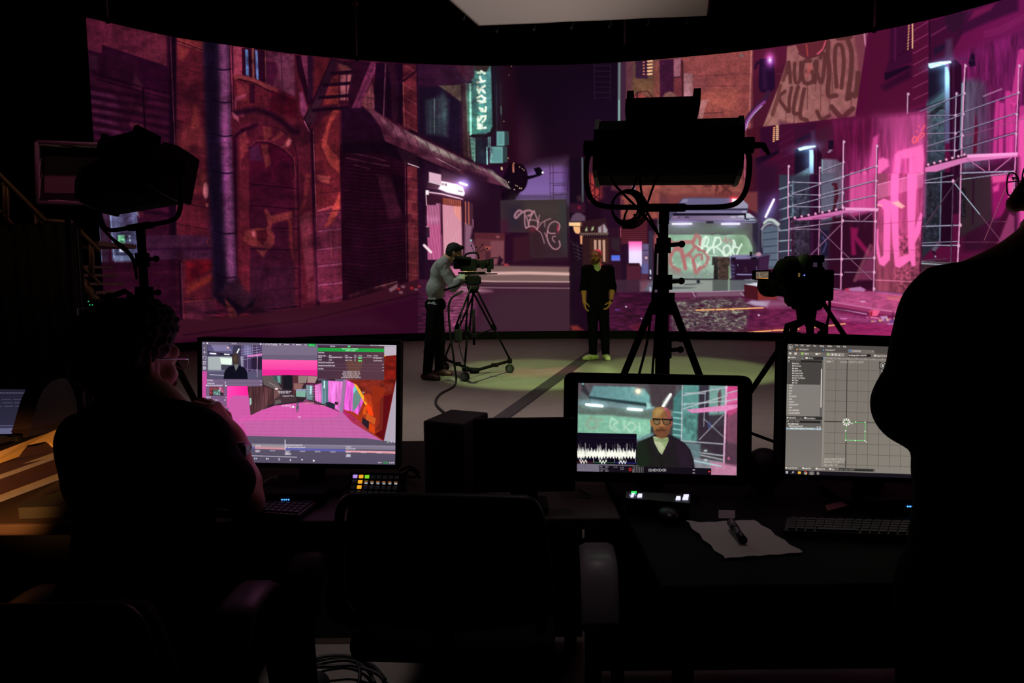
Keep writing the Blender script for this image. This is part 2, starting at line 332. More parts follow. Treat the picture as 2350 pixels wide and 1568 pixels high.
    c.poly(fC(625,750,670,745,720,1440,640,1400),(66,34,42),1,1); c.line(fC(660,750,690,1400),3,(108,90,84),.6,1)
    # neon sign
    c.glow(1105,230,40,95,(10,50,48),.7)
    c.poly(fC(690,750,712,748,720,1210,695,1215),(170,255,235),1,1); c.poly(fC(665,750,690,750,700,1200,680,1180),(92,136,124),.9,1)
    sign = fC(740,590,885,590,892,700,900,1130,880,1180,840,1200,718,1205,712,715,740,690)
    c.poly(fC(840,590,905,590,935,1150,900,1215,850,1235,700,1225,720,1200),(28,16,26),1,1)
    c.poly(sign,(84,138,140),1,1.5,col2=(70,128,120),g=fC(880,600,720,1200))
    c.glow(*fC(800,1000)[0],10,70,(10,30,24),.8)
    c.poly(fC(740,585,885,585,850,645,740,635),(56,40,40),1,1.5)
    T = lambda *v: c.line(fC(*v),5.2,(238,255,232),1,.9)
    T(768,652,790,656); T(800,640,832,660)
    T(765,740,832,728); T(808,732,788,700,790,690)
    T(768,800,780,835,790,800,832,772); T(770,780,770,800); T(806,800,832,832)
    T(765,880,800,858); T(768,905,815,915,838,885,800,860); T(790,920,838,912)
    T(785,970,800,995,838,1000,842,962); T(808,975,815,985)
    T(772,1050,772,1092,800,1060,795,1045); T(800,1048,840,1040,838,1065,812,1098)
    T(770,1152,840,1145); T(800,1148,806,1122); T(772,1112,786,1116); T(772,1128,786,1132)
    c.poly(fC(700,1230,735,1235,745,1460,715,1420),(110,158,146),.9,1)
    for i in range(5): c.line(fC(700,1250 + i * 38,740,1255 + i * 40),1.4,(40,70,68),.7,.6)
    c.poly(fC(745,1235,860,1240,860,1470,760,1470),(34,36,50),1,1.5); c.line(fC(742,1240,745,1440),2,(150,220,205),.8,.7)
    for x in (865,880): c.line(fC(x,1230,x,1320),2.2,(120,190,180),.9,.6)
    c.line(fC(852,1320,855,1470),2.6,(160,230,220),1,.7)
    for (x0,y0,x1,y1) in ((938,1178,1020,1308),(876,1314,1005,1462)):
        c.poly(fC(x0 + 10,y0 - 4,x1 + 28,y0,x1 + 32,y1 - 10,x0 + 10,y1 + 4),(48,62,66),1,.8)
        c.poly(fC(x0,y0,x1 - 10,y0,x1 - 10,y1,x0,y1),(96,146,146),1,.8); c.line(fC(x0 + 12,y0 + 12,x1 - 22,y0 + 12,x1 - 22,y1 - 12,x0 + 12,y1 - 12),1,(130,190,185),.9,.5,close=True)
    c.rect(*fC(890,1370)[0],*fC(902,1412)[0],(170,220,210),.9,.6)
    # barrel awning over the shops
    aw = [(834,246),(862,254),(900,282),(970,320),(1060,362),(1118,388),(1150,405),(1170,432),(1150,424),(1080,408),(1000,376),(930,344),(880,322),(830,320),(792,322),(800,300),(812,262)]
    c.poly(aw,(92,42,64),1,1)
    c.poly([(834,246),(852,262),(872,290),(884,324),(830,322),(784,330),(784,250)],(40,12,38),1,1.5)
    c.poly([(852,256),(900,284),(970,322),(1060,364),(1120,391),(1148,406),(1120,400),(1060,380),(970,342),(900,306)],(140,88,108),.8,5)
    c.poly([(930,300),(1000,335),(1060,364),(1130,396),(1060,374),(990,344)],(190,172,168),.75,3)
    for i in range(12):
        t = i / 11.
        x = 856 + t * 285; y = 258 + t * 142
        c.curve([(x,y),(x + 20 - 6 * t,y + 22 - 14 * t),(x + 36 - 14 * t,y + 62 - 46 * t)],1.6,(60,20,44),.65,.7)
    c.poly(fC(860,1515,905,1530,1010,1640,1065,1690,1030,1680,930,1600),(150,150,136),.7,2.5); c.line([(1140,402),(1160,414),(1169,430)],3,(160,158,140),.7,1.2)
    c.poly([(786,326),(884,324),(930,346),(1000,378),(1080,410),(1168,432),(1160,442),(1080,424),(930,374),(880,352),(786,352)],(26,8,26),1,1.5)
    c.poly(fC(40,1330,230,1380,230,1500,110,1480),(56,26,44),.7,2); c.line(fC(145,1470,240,1502),2.2,(220,190,200),.9,.7); c.line(fC(400,1420,610,1528),1.8,(200,160,180),.8,.7)
    W = [(150,-80),(1130,-80),(1130,460),(975,400),(975,700),(150,830)]
    c.texture(W,.16,60,60,11,4,5); c.texture(W,.1,3,3,12,4,2); c.texture(W,.09,40,9,13,4,3); c.texture(W,.1,9,26,14,4,3); c.texture(W,.55,30,40,15,4,5,tint=(34,7,26))
    c.texture([(150,735),(795,690),(960,660),(1306,640),(1306,800),(150,860)],.3,4,22,16,8,4); c.texture([(150,735),(795,690),(960,660),(1306,640),(1306,800),(150,860)],.6,14,60,17,8,3,tint=(30,8,30))
    c.poly([(150,800),(420,792),(700,745),(960,690),(1306,665),(1306,900),(150,900)],(196,192,196),1,8,mode='mul')
    c.poly([(170,-60),(1100,-60),(1100,420),(975,700),(170,860)],(232,238,228),1,2,mode='mul')
    # ------------------------------------------------ beaded doorway
    c.poly([(975,372),(1150,430),(1150,600),(975,640)],(36,12,32),1,2); c.poly(fE(950,60,1307,160,1307,980,1130,980,1100,500),(40,14,34),.9,4)
    c.poly(fE(600,60,1000,160,1000,420,600,250),(74,44,62),.8,6); c.glow(1060,425,30,20,(60,50,80),.9)
    c.poly(fE(375,420,950,470,960,1400,480,1400,375,700),(54,20,38),1,1)
    c.poly(fE(390,590,520,600,580,560,600,1000,590,1400,480,1400,380,900),(92,36,64),1,1.2)
    c.poly(fE(620,575,900,610,920,1400,640,1400),(214,134,156),1,1.2,col2=(224,150,166),g=fE(760,600,760,1300))
    for i in range(11):
        x = 398 + i * 19; y0 = 590 if i < 7 else 565
        c.line(fE(x,y0,x + 40 * .3,1400),1.5,(248,150,196),.95,.5)
        c.line(fE(x + 2,880,x + 14,1400),1.3,(255,96,170),.6,.5)
    c.poly(fE(395,760,590,770,590,840,400,830),(240,150,200),.4,6)
    for i in range(22):
        x = 622 + i * 13.4
        c.line(fE(x,580 + i,x + 14,1400),1.1,(170,96,124),.55 * (1 if i % 3 else .6),.5)
        c.line(fE(x + 6,580 + i,x + 20,1400),.8,(255,214,222),.5,.5)
    c.poly(fE(610,470,900,520,900,610,620,570),(86,30,30),1,1.5)
    for i in range(16): c.line(fE(640 + i * 17,480 + i * 2.5,640 + i * 17,570 + i * 2),1,(246,140,110),.8,.5)
    for i in range(5): c.line(fE(800 + i * 22,600,808 + i * 22,720 + 25 * i),1.8,(255,150,110),.8,.8)
    c.poly(fE(590,560,620,560,640,1400,600,1400),(60,18,40),.95,1); c.poly(fE(580,1000,620,1040,640,1400,560,1400),(200,100,150),.5,3)
    c.poly(fE(370,365,420,365,420,435,370,430),(255,240,244),1,.8); c.line(fE(378,430,385,590),1.8,(250,210,220),.9,.7)
    c.line(fE(420,395,620,420,920,495),3.2,(228,190,204),1,1); c.line(fE(400,320,640,350,920,440),3,(90,50,70),1,1); c.line(fE(420,410,920,505),1.2,(90,40,60),.9,.6)
    c.poly(fE(395,260,600,270,580,340,400,320),(52,26,40),1,1)
    c.poly(fE(600,225,840,275,930,320,960,410,940,450,700,400,560,345,600,280),(255,250,252),1,1.6); c.glow(*fE(760,330)[0],42,18,(150,100,130),.55,.25)
    c.poly(fE(420,90,605,130,605,280,420,235),(222,176,196),1,1); c.line(fE(420,240,600,285),2,(255,240,248),.9,.8)
    for x in (612,635): c.rect(*fE(x,255)[0],*fE(x + 14,290)[0],(120,80,96),.9,.5)
    c.rect(*fE(660,262)[0],*fE(690,300)[0],(130,90,110),.9,.5); c.poly(fE(855,360,930,380,925,395,855,380),(130,90,110),.9,.6)
    c.line(fE(885,252,990,285),5,(246,246,255),1,1); c.glow(*fE(937,268)[0],16,12,(80,84,150),.9)
    c.line(fE(350,1190,450,1290),6,(255,224,232),1,1.2); c.poly(fE(385,910,425,920,430,1070,385,1070),(50,28,44),1,1); c.line(fE(380,908,405,912),1.6,(240,210,210),.9,.6)
    c.poly(fE(950,520,1080,560,1090,960,1140,1200,1140,1420,950,1420),(70,34,50),1,1.5); c.poly(fE(960,850,1070,900,1050,1100,1130,1240,1130,1420,960,1420),(142,96,120),.9,3)
    for x in (968,1016): c.line(fE(x,535,x + 6,870),1.8,(246,130,100),.85,.7)
    c.line(fE(1080,800,1085,920),2,(180,120,160),.8,.8); c.ell(*fE(1052,1110)[0],1.8,2.6,(150,220,200),1,.7)
    # dumpsters at the end of the lane
    c.poly([(1100,470),(1150,455),(1150,560),(1080,545)],(36,12,30),.9,3)
    c.poly(fT(740,520,1010,520,1010,800,760,810,750,640),(96,46,54),1,1.5); c.poly(fT(745,520,1010,525,1010,580,745,570),(84,34,44),1,1.5); c.poly(fT(885,590,1005,590,1000,790,890,805),(128,72,84),.8,2)
    c.text('04',1139,544,5.5,(190,120,130),.8,1); c.poly(fT(830,640,890,640,880,670,850,675),(176,84,80),.8,1.5); c.rect(*fT(840,680)[0],*fT(880,790)[0],(60,28,42),.7,1.5)
    c.poly(fT(960,720,1000,760,970,810,940,810),(30,10,26),.9,1.5); c.poly(fT(1090,560,1240,540,1240,760,1090,780),(58,22,36),.9,3); c.ell(1162,605,6,3,(170,50,60),.9,1)
    # mural on the fence
    c.poly(fN(60,210,1190,190,1215,1180,580,1190,560,760,130,750,70,770),(58,40,46),1,1.2); c.poly(fN(300,210,1190,195,1200,620,700,500),(66,58,54),.8,25)
    c.poly(fN(130,260,420,260,400,700,200,700),(40,32,48),.8,14); c.poly(fN(80,560,180,560,190,760,80,760),(70,18,46),.8,8); c.poly(fN(1080,240,1200,240,1210,1100,1100,1100),(50,54,56),.7,10)
    c.poly(fN(540,700,760,680,800,1180,580,1190),(50,26,34),.7,12); c.poly(fN(600,1000,1100,1000,1200,1180,620,1190),(52,30,40),.8,12)
    c.glow(*fN(1050,690)[0],3,9,(120,0,20),.9); c.glow(*fN(620,700)[0],8,6,(50,0,10),.9)
    G = lambda w,*v: c.curve(fN(*v),w,(184,130,144),.8,.9)
    G(5,420,390,370,385,310,460,330,510,400,440,480,395,560,380,610,410,590,450,540,470); G(3.4,480,400,478,530,488,640,510,680)
    G(3,500,470,530,560,548,650); G(3.4,640,390,600,450,560,560,545,650); G(3,640,390,670,470,700,560,700,640,690,700)
    G(2.6,550,545,640,545,730,585); G(2.4,735,460,715,540,705,620); G(3.4,500,680,560,655,640,655,690,705); G(2.4,700,690,760,600,830,555,920,520)
    G(2.2,690,705,760,770,800,880,815,940); G(2,820,570,825,660); G(3,1000,770,920,770,875,730,900,630,980,570,1050,590,1080,640,1060,720); G(3.4,870,740,860,830,900,950,970,1030,1040,1035,1085,980,1070,900)
    G(2.6,1010,820,960,830,960,880,995,920); G(2,820,760,850,830)
    # ------------------------------------------------ road in the lane
    c.poly([(795,690),(960,640),(1308,640),(1308,780),(700,800),(420,800),(420,790)],(58,16,44),1,2,col2=(62,30,48),g=((800,700),(1300,700)))
    c.poly([(300,745),(480,742),(790,690),(960,640),(960,672),(780,730),(440,786),(220,815),(200,780)],(62,22,38),1,3); c.line([(420,780),(700,735),(960,672)],4,(40,8,30),.8,2)
    c.poly([(190,830),(430,788),(700,742),(960,680),(960,830)],(54,12,38),.9,5)
    c.poly(fT(520,820,770,810,1590,825,1595,960,560,960,520,900),(118,90,88),1,1.5); c.line(fT(860,880,1200,875,1590,885),6.5,(232,184,178),.9,2.2); c.line(fT(780,820,1590,830),6,(120,84,84),.8,3)
    c.poly(fT(520,830,640,830,600,960,520,960),(226,120,168),.8,6); c.line(fT(760,950,1180,952,1595,955),2.8,(206,164,164),.85,1); c.line(fT(620,975,1595,975),5,(74,44,56),.9,1.6)
    c.line(fT(620,1005,1595,1012),3,(156,124,128),.9,1)
    for i in range(60): c.line(fT(740 + i * 14,1004,746 + i * 14,1012),1.4,(60,30,44),.7,.5)
    c.poly(fT(480,1010,760,1010,900,1040,700,1060,560,1040),(190,132,152),.8,5); c.poly(fT(470,1060,740,1050,740,1250,560,1400,480,1400),(136,66,98),.75,10)
    c.texture([(960,672),(1090,672),(1090,760),(960,760)],.5,3,14,5,6); c.poly(fT(900,1060,1595,1030,1595,1400,760,1400),(60,32,48),.8,8)
    c.poly([(620,735),(840,720),(900,750),(640,770)],(74,34,52),.5,20)
    for i,(x,y) in enumerate(((915,662),(925,657),(934,666),(945,660),(955,663),(938,672),(962,656),(920,670))): c.ell(x,y,4 + i % 3,2.5 + i % 2,((150,40,44),(120,84,96),(52,20,40))[i % 3],.85,1)
    c.poly([(892,662),(912,650),(912,660),(896,670)],(140,108,116),.7,1.5)
    L_ = c.A[:,:790]; L_[:] = np.clip(L_,0,1) ** 1.22 * 1.2
    return c

def paint_street_right(c):
    # ------------------------------------------------ inner picture: dark column, alley and orange wall
    R = [(1308,-80),(2700,-80),(2700,900),(1308,900)]
    c.poly([(1308,350),(1440,350),(1440,900),(1308,900)],(28,8,26),1,1)
    c.poly([(1428,-80),(1735,-80),(1735,480),(1428,480)],(96,50,54),1,1,col2=(134,66,64),g=((1430,200),(1640,200)))
    for i in range(7): c.line(fG(60,590 + i * 48,200,590 + i * 48),1.6,(50,26,56),.7,.7)
    for x in (55,200): c.line(fG(x,580,x,900),2,(46,22,52),.7,.8)
    c.poly(fG(265,560,340,555,340,1150,265,1150),(62,34,56),1,1); c.poly(fG(268,560,290,560,288,1130,265,1130),(104,124,122),.9,1); c.line(fG(277,900,277,1080),3,(140,196,184),.8,.8)
    c.poly(fG(345,550,400,545,395,1030,345,1030),(96,52,64),1,1); c.poly(fG(400,545,640,535,640,1030,400,1030),(92,62,58),1,1.5); c.poly(fG(400,700,600,700,600,850,400,860),(112,76,54),.8,8)
    c.rect(*fG(425,540)[0],*fG(535,705)[0],(48,22,48),.9,1.5)
    for i in range(5): c.line(fG(535,552 + i * 29,573,548 + i * 29),3.6,(255,190,140),1,.8); c.line(fG(495,560 + i * 27,503,558 + i * 27),3,(226,130,100),.9,.8)
    c.poly(fG(590,560,640,540,640,1030,590,840),(128,64,60),.8,2); c.poly(fG(640,540,770,530,770,1030,650,1030),(58,20,46),1,1.5); c.poly(fG(770,530,850,525,850,1010,770,1010),(104,44,52),.95,1.5)
    c.poly(fG(345,880,470,830,560,900,660,1040,345,1040),(146,62,62),.85,4); c.line(fG(365,930,440,830,530,815,600,900),2.4,(64,24,36),.9,.8); c.line(fG(440,830,440,1030),3.6,(60,20,34),.9,.9); c.line(fG(365,945,460,925),1.4,(255,130,110),.8,.6)
    c.ell(*fG(562,960)[0],20,19,(238,112,98),1,1.2,.5); c.glow(*fG(560,960)[0],26,24,(60,16,10),.7); c.line(fG(460,920,540,860,490,1020),1.6,(70,26,36),.9,.7)
    c.ell(*fG(733,898)[0],17.5,19,(132,86,80),.95,1.6); c.line(fG(740,880,800,930),3,(60,26,40),.5,1)
    c.poly(fG(770,530,832,526,825,690,770,690),(150,92,108),.95,1.2); c.line(fG(760,695,830,690),2,(50,20,40),.9,.8)
    c.line(fG(845,550,850,1010),4,(58,22,36),.95,1); c.poly(fG(862,655,940,665,940,890,900,905,860,880),(148,98,104),1,1,col2=(190,130,140),g=fG(900,680,920,900)); c.line(fG(850,655,945,665),2,(70,34,46),.9,.6); c.curve(fG(875,650,892,625,910,660),1.6,(60,28,40),.9,.6)
    c.poly(fG(860,935,955,945,950,1020,860,1020),(160,106,116),.95,1); c.line(fG(855,935,955,945),2,(70,34,46),.9,.6)
    c.poly(fG(850,525,1480,455,1450,1165,960,1165,940,1000),(140,68,68),.9,1.5,col2=(132,62,62),g=fG(900,600,1450,900))
    c.poly(fG(862,655,940,665,940,890,900,905,860,880),(148,98,104),1,1,col2=(190,130,140),g=fG(900,680,920,900)); c.poly(fG(860,935,955,945,950,1020,860,1020),(160,106,116),.95,1)
    c.poly(fG(1000,800,1350,780,1330,1000,1000,1010),(162,82,72),.7,14); c.poly(fG(930,700,1100,690,1050,830,940,830),(112,56,64),.6,8)
    c.poly(fG(1020,1080,1150,1060,1290,1060,1310,1180,1000,1180),(172,84,66),.85,4); c.line(fG(960,1020,1210,1010),2.4,(70,32,40),.7,1); c.line(fG(940,685,1460,660),1.6,(92,42,52),.8,.8); c.line(fG(950,775,1460,768),1.6,(92,42,50),.8,.8)
    c.poly(fG(945,940,1020,900,1085,890,1050,960,1020,1105,975,1105),(176,112,112),.95,1.2); c.ell(*fG(986,1047)[0],3.5,4,(130,76,84),.9,.8); c.ell(*fG(1378,498)[0],4.5,5,(120,92,92),.9,1)
    c.line(fG(1467,456,1448,1165),4.6,(176,102,100),.9,1); c.line(fG(1478,456,1462,1165),1.6,(90,40,54),.8,.7)
    W = fG(860,520,1480,455,1450,1165,350,1165,350,560); c.texture(W,.12,12,14,21); c.texture(W,.1,3,3,22,2,2)
    # wall behind the mural, camera box and chrome duct
    c.poly([(1728,-80),(2160,-80),(2160,290),(1728,480)],(84,22,48),1,1.2,col2=(92,20,54),g=((1740,200),(2100,200)))
    c.poly([(1728,180),(1800,150),(1770,330),(1720,400)],(70,20,40),.8,6)
    c.poly(fG(1540,530,1670,520,1680,790,1640,830,1550,830,1530,780),(34,10,42),1,1.2); c.poly(fG(1560,600,1600,600,1610,790,1570,800),(48,18,54),.9,3); c.line(fG(1500,610,1520,560,1600,560),6,(34,12,38),.9,1.2)
    c.glow(*fG(1633,540)[0],10,15,(190,90,190),.95); c.ell(*fG(1633,540)[0],4.5,7,(230,190,240),.8,3); c.ell(*fG(1633,540)[0],2.2,2.2,(255,255,255),1,.8)
    c.curve(fG(1620,830,1590,890,1550,930,1470,1010,1420,1090,1385,1170),11,(58,26,54),1,1.4); c.curve(fG(1585,915,1530,960,1460,1040,1420,1110,1410,1165),6,(150,70,150),.95,1.4); c.curve(fG(1560,950,1490,1020,1440,1090,1418,1160),2.4,(200,190,230),.95,.8)
    for i in range(13):
        x,y = 1585 - i * 12.5,905 + i * 17
        c.line(fG(x - 12,y - 10,x + 14,y + 12),1.1,(60,20,60),.7,.5)
    # painted mural
    mu = fI(0,1145,150,760,215,560,220,420,330,398,580,356,820,318,950,290,965,480,930,800,935,1040,850,1055)
    c.poly(mu,(158,104,100),1,1.2,col2=(140,78,84),g=fI(100,1100,900,400)); c.texture(mu,.1,14,12,31); c.texture(mu,.55,10,9,33,2,4,tint=(124,66,66))
    c.poly(fI(820,318,950,290,960,480,930,800,870,900,850,500),(110,50,66),.85,3)
    c.poly(fI(300,405,580,356,575,420,520,495,400,525,330,480),(96,36,48),1,1.2); c.line(fI(395,400,405,500),3,(170,64,62),.9,1); c.line(fI(570,365,545,440,495,485),4,(206,86,104),.95,1.2); c.line(fI(585,370,530,490,400,530,320,480),2,(60,24,36),.9,.8)
    S = lambda w,*v: c.curve(fI(*v),w,(88,44,46),.93,1)
    S(8,185,720,210,640,235,560); S(8,235,560,245,650,250,740); S(6,200,665,250,655)
    S(8,290,570,285,660,300,740,335,720,345,560); S(9,430,545,370,560,355,660,380,745,450,730,450,650,400,640)
    S(9,470,740,490,560,470,590,530,740,560,520,540,480,520,520); S(11,590,380,585,500,600,640,590,850,660,860); S(9,665,780,650,560,660,420,710,415,730,560,710,790)
    S(11,680,345,720,340,790,330); S(11,760,340,800,480,790,700,760,890); S(12,860,660,840,850,800,850,780,880)
    S(8,160,770,130,900,90,1030); S(8,200,820,150,880,225,1000); S(8,260,790,240,900,240,1000); S(9,320,780,290,900,280,1010,320,1020); S(9,375,800,350,930,340,1050,400,1080)
    S(9,490,1000,530,1070,600,1040); S(12,620,960,670,1020,720,1060,760,1020,810,980)
    for x,y0,y1 in ((405,760,980),(480,740,810),(525,740,1000),(540,850,860),(605,860,1040),(628,660,860),(800,880,960),(210,1000,1100),(285,1030,1100),(600,640,660)): c.line(fI(x,y0,x - 3,y1),1.8,(96,50,52),.9,.7)
    c.poly(fI(410,570,440,575,445,620,405,690,385,690),(176,84,84),.8,2)
    c.line(fI(20,1140,95,1040,200,640),5,(120,70,66),.6,2); c.line(fI(130,665,600,655,860,640),1.6,(104,60,62),.6,.7)
    c.curve(fI(915,300,925,400,945,480,935,600,930,780),3.4,(206,128,168),.95,.9); c.curve(fI(945,295,960,400,950,560,935,780),4.6,(178,88,124),.95,1); c.line(fI(930,790,925,1020),7,(44,10,34),.9,1.2); c.line(fI(928,660,890,800,850,1050),2.6,(92,40,58),.8,1)
    # upper right (outer picture)
    O = [(1985,-80),(2700,-80),(2700,900),(2080,900),(2110,668),(2125,262),(1962,270),(1992,70)]
    c.poly(O,(78,12,48),1,1,col2=(110,20,78),g=((2000,250),(2340,120)))
    c.poly(fI(970,300,1480,190,1490,900,1300,1010,940,1050),(76,14,46),.9,4); c.poly(fI(1150,240,1300,210,1350,560,1100,660,1140,520),(54,10,44),.9,3); c.line(fI(1150,560,1310,440,1345,450),2,(40,8,30),.9,.8); c.line(fI(1195,250,1190,540),4,(104,30,80),.5,2)
    c.poly(fI(1095,660,1300,590,1350,600,1100,730),(24,6,30),.95,2); c.poly(fI(1060,780,1340,610,1340,700,1100,820),(40,8,36),.8,5)
    for i in range(9): c.line(fI(1318 - i,225 + i * 26,1312 - i,240 + i * 26),2,(255,190,130),.95,.6); c.line(fI(1350,207 + i * 26,1346,226 + i * 26),2.4,(255,206,150),1,.6)
    for i in range(7): c.line(fI(1355,275 + i * 104,1490,195 + i * 107),2,(152,60,112),.75,.9)
    c.poly(fI(1490,190,1800,110,1800,300,1640,600,1490,590),(58,12,44),.9,2)
    c.line(fI(1500,190,1510,900),3,(34,8,30),.8,1.2); c.line(fI(1520,320,1690,220,1900,90),4,(116,38,88),.7,1.2)
    c.poly(fI(1620,130,1860,90,1800,250,1700,300,1660,260),(46,16,42),.9,4); c.poly(fI(1540,440,1650,390,1640,440,1540,500),(28,18,44),.9,4); c.poly(fI(1650,360,1700,350,1720,560,1640,520),(78,52,84),.8,5)
    c.poly(fI(1740,330,2060,190,2300,100,2300,-100,1880,70),(50,12,46),.85,5); c.poly(fI(1850,190,1900,90,2100,20,2050,90),(118,24,74),.85,4)
    for i in range(5): c.curve(fI(1990,285 + i * 14,2150,240 + i * 14,2350,130 + i * 14),1.4,(150,50,110),.5,.7)
    c.poly(fI(1790,480,2350,250,2600,300,2600,2600,1790,2000),(106,26,84),.75,12); c.texture(fI(1790,480,2600,200,2600,1900,1790,1900),.3,60,6,41,6)
    c.poly(fI(1790,740,1880,720,2000,750,2060,1000,2060,1900,1790,1900),(92,88,110),.9,8,col2=(70,34,64),g=fI(1830,900,2060,900)); c.texture(fI(1790,740,2060,740,2060,1900,1790,1900),.25,60,5,42,4)
    c.poly(fI(1475,940,1640,800,1640,1900,1475,2000),(74,92,104),1,2,col2=(44,52,66),g=fI(1500,1000,1500,1500)); c.texture(fI(1475,960,1640,900,1640,1900,1475,1900),.3,8,6,43)
    c.poly(fI(1490,600,1640,560,1640,830,1490,950),(26,18,38),1,2); c.poly(fI(1490,920,1640,810,1640,960,1490,1010),(66,92,104),.8,8)
    c.poly(fI(1640,610,1665,605,1690,700,1680,1300,1640,1300),(150,200,225),1,2,col2=(84,84,124),g=fI(1650,650,1660,1100)); c.glow(*fI(1655,720)[0],16,34,(70,120,150),.8)
    c.poly(fI(1680,560,1740,540,1790,600,1790,1950,1690,1950),(42,8,36),1,1.5); c.line(fI(1715,560,1712,1900),3.5,(76,26,62),.7,1.6); c.poly(fI(1790,760,1815,740,1800,1350,1770,1360),(140,180,190),.8,1.5)
    c.poly(fI(1490,575,1590,560,1690,552,1700,570,1510,620,1492,605),(210,246,255),1,1); c.line(fI(1495,605,1560,575,1640,590),1.4,(90,150,190),.9,.7); c.glow(*fI(1595,585)[0],32,11,(50,90,110),.9,-.2)
    c.poly(fI(1875,490,1905,485,1915,600,1860,610,1850,570),(30,10,36),1,1.2); c.line(fI(1760,530,1890,550),2,(70,40,80),.7,.8)
    for a in ((1310,1010,1630,915),(1340,1012,1640,930)): c.line(fI(*a),1.3,(26,12,26),.9,.6)
    for d in (0,22,44): c.line(fI(1490 + d,1040,1560 + d,985,1635,945 + d),2.6,(16,10,18),.9,.8)
    c.line(fI(1985,880,2150,815),2.6,(190,150,180),.8,1); c.poly(fI(1890,1400,1915,1010,1935,1180,1925,1400),(88,14,40),.95,1.2)
    for x0,y0,x1,y1,w in ((2110,930,2090,1400,9),(2150,960,2140,1400,11),(2210,860,2215,1400,14),(2260,960,2240,1400,10),(2330,480,2260,940,16),(2340,1000,2320,1900,16)): c.line(fI(x0,y0,x1,y1),w,(222,62,150),.7,2)
    c.poly(fI(2290,1100,2600,900,2600,2200,2290,2200),(236,84,168),.85,6); c.line(fI(1820,1240,2080,1170,2350,1090),2,(140,70,110),.8,.8); c.line(fI(1820,1340,2280,1215),5,(60,14,46),.6,2)
    c.poly(fI(1800,1560,2300,1450,2300,2300,1800,2300),(44,12,34),.9,8)
    # outer scaffold, seen through fP
    c.poly(fP(1000,0,1210,0,1200,800,970,1050),(34,38,48),1,2); c.texture(fP(1000,0,1210,0,1200,800,970,900),.5,7,6,44); c.poly(fP(1210,0,1340,0,1330,900,1190,900),(32,6,28),1,1.5); c.line(fP(1205,0,1185,840),2.4,(130,150,170),.8,.8); c.line(fP(1015,20,1000,660),5,(50,54,74),.8,1.4)
    c.poly(fP(1400,60,1830,30,1800,600,1420,800),(46,34,40),.9,4); c.rect(*fP(1410,190)[0],*fP(1495,560)[0],(24,18,26),.8,1.5)
    for i in range(9): c.line(fP(1420 + (i * 37) % 60,230 + i * 36,1440 + (i * 53) % 50,260 + i * 34),1.6,(100,96,116),.6,.7)
    c.line(fP(1590,60,1580,640),4,(40,6,34),.8,1.4); c.poly(fP(1800,60,2080,0,2060,500,1820,600),(150,20,96),.75,4); c.poly(fP(1820,200,1900,150,1890,240,1830,260),(226,70,150),.8,3); c.poly(fP(1800,40,1990,30,1980,130,1820,150),(232,84,150),.8,3); c.poly(fP(1990,100,2070,60,2060,250,2010,280),(236,90,160),.85,3); c.poly(fP(2000,280,2060,260,2050,400,2020,380),(230,100,170),.9,2)
    c.poly(fP(1700,1020,2000,400,2060,480,1850,1020),(46,8,30),.95,2); c.poly(fP(1840,990,2020,520,2080,560,2080,1010),(132,52,92),.9,2.5); c.line(fP(1800,975,2030,990),3,(196,120,160),.8,1)
    c.poly(fP(960,1050,1420,1100,1650,1000,1700,1300,950,1300),(54,34,40),1,2); c.poly(fP(950,1200,1300,1180,1300,1330,950,1300),(112,46,70),.8,6); c.poly(fP(945,1290,1150,1290,1150,1340,945,1320),(170,90,116),.8,4)
    c.line(fP(960,1098,1410,1145),2.6,(170,190,200),.95,.9); c.line(fP(960,1075,1360,1115),1.4,(140,140,156),.8,.7); c.line(fP(960,1068,1270,1050),2,(80,60,80),.9,.8)
    c.poly(fP(1150,860,1200,870,1130,960,1080,940),(84,90,104),.9,1.5); c.poly(fP(1080,940,1130,965,1140,1000,1100,980),(24,14,26),.9,1); c.ell(*fP(1132,1022)[0],2,2,(150,190,210),.9,.8)
    P = '#'
    scaffold(c,fI(1310,850,1305,1100),4,(204,160,190)); scaffold(c,fI(1745,850,1728,1500),4,(180,160,190)); scaffold(c,fI(1826,590,1800,1200,1785,1700) + fP(1430,640,1405,1140),5,(226,150,196)); scaffold(c,fI(2310,600,2280,1400,2265,1800),4.4,(236,140,200))
    for a in ((1420,1010,1810,855),(1480,1050,1740,1052),(1480,1165,1800,1045),(1480,1215,1740,1212),(1480,1330,1800,1235),(1480,1375,1740,1370),(1740,1050,2290,860),(1740,1212,2290,1040),(1740,1375,2280,1220)): scaffold(c,fI(*a),3.2,(150,140,172))
    for p in fI(1826,600,1815,850,1805,1040,1798,1235,1790,1425,1310,850,1745,852,2310,605,2300,850,2285,1050,2280,1230,1735,1050,1735,1215,1730,1370): c.ell(p[0],p[1],3,3.4,(214,170,204),.95,.8)
    c.poly(fI(1460,1520,1830,1415,2300,1400,2290,1440,1830,1480,1560,1560,1460,1560),(214,118,178),1,1); c.line(fI(1460,1510,1830,1425),4,(40,14,36),1,.8); c.poly(fI(1840,1410,2290,1400,2290,1425,1840,1440),(244,160,214),1,.8)
    for i in range(7): c.ell(*fI(1490 + i * 54,1494 - i * 14)[0],3,3,(236,160,200),1,.8)
    for a in ((1840,1450,2000,1566),(2095,1566,2250,1440),(2040,1460,2040,1566)): scaffold(c,fI(*a),2.8,(226,130,190))
    for a in ((1000,100,1350,40,2.6),(1000,128,1340,120,3.4),(975,655,1430,655,4),(970,855,1400,850,2.4),(965,885,1400,900,4),(1440,20,2080,15,5),(1450,95,2070,30,3)): scaffold(c,fP(*a[:4]),a[4],(160,160,186))
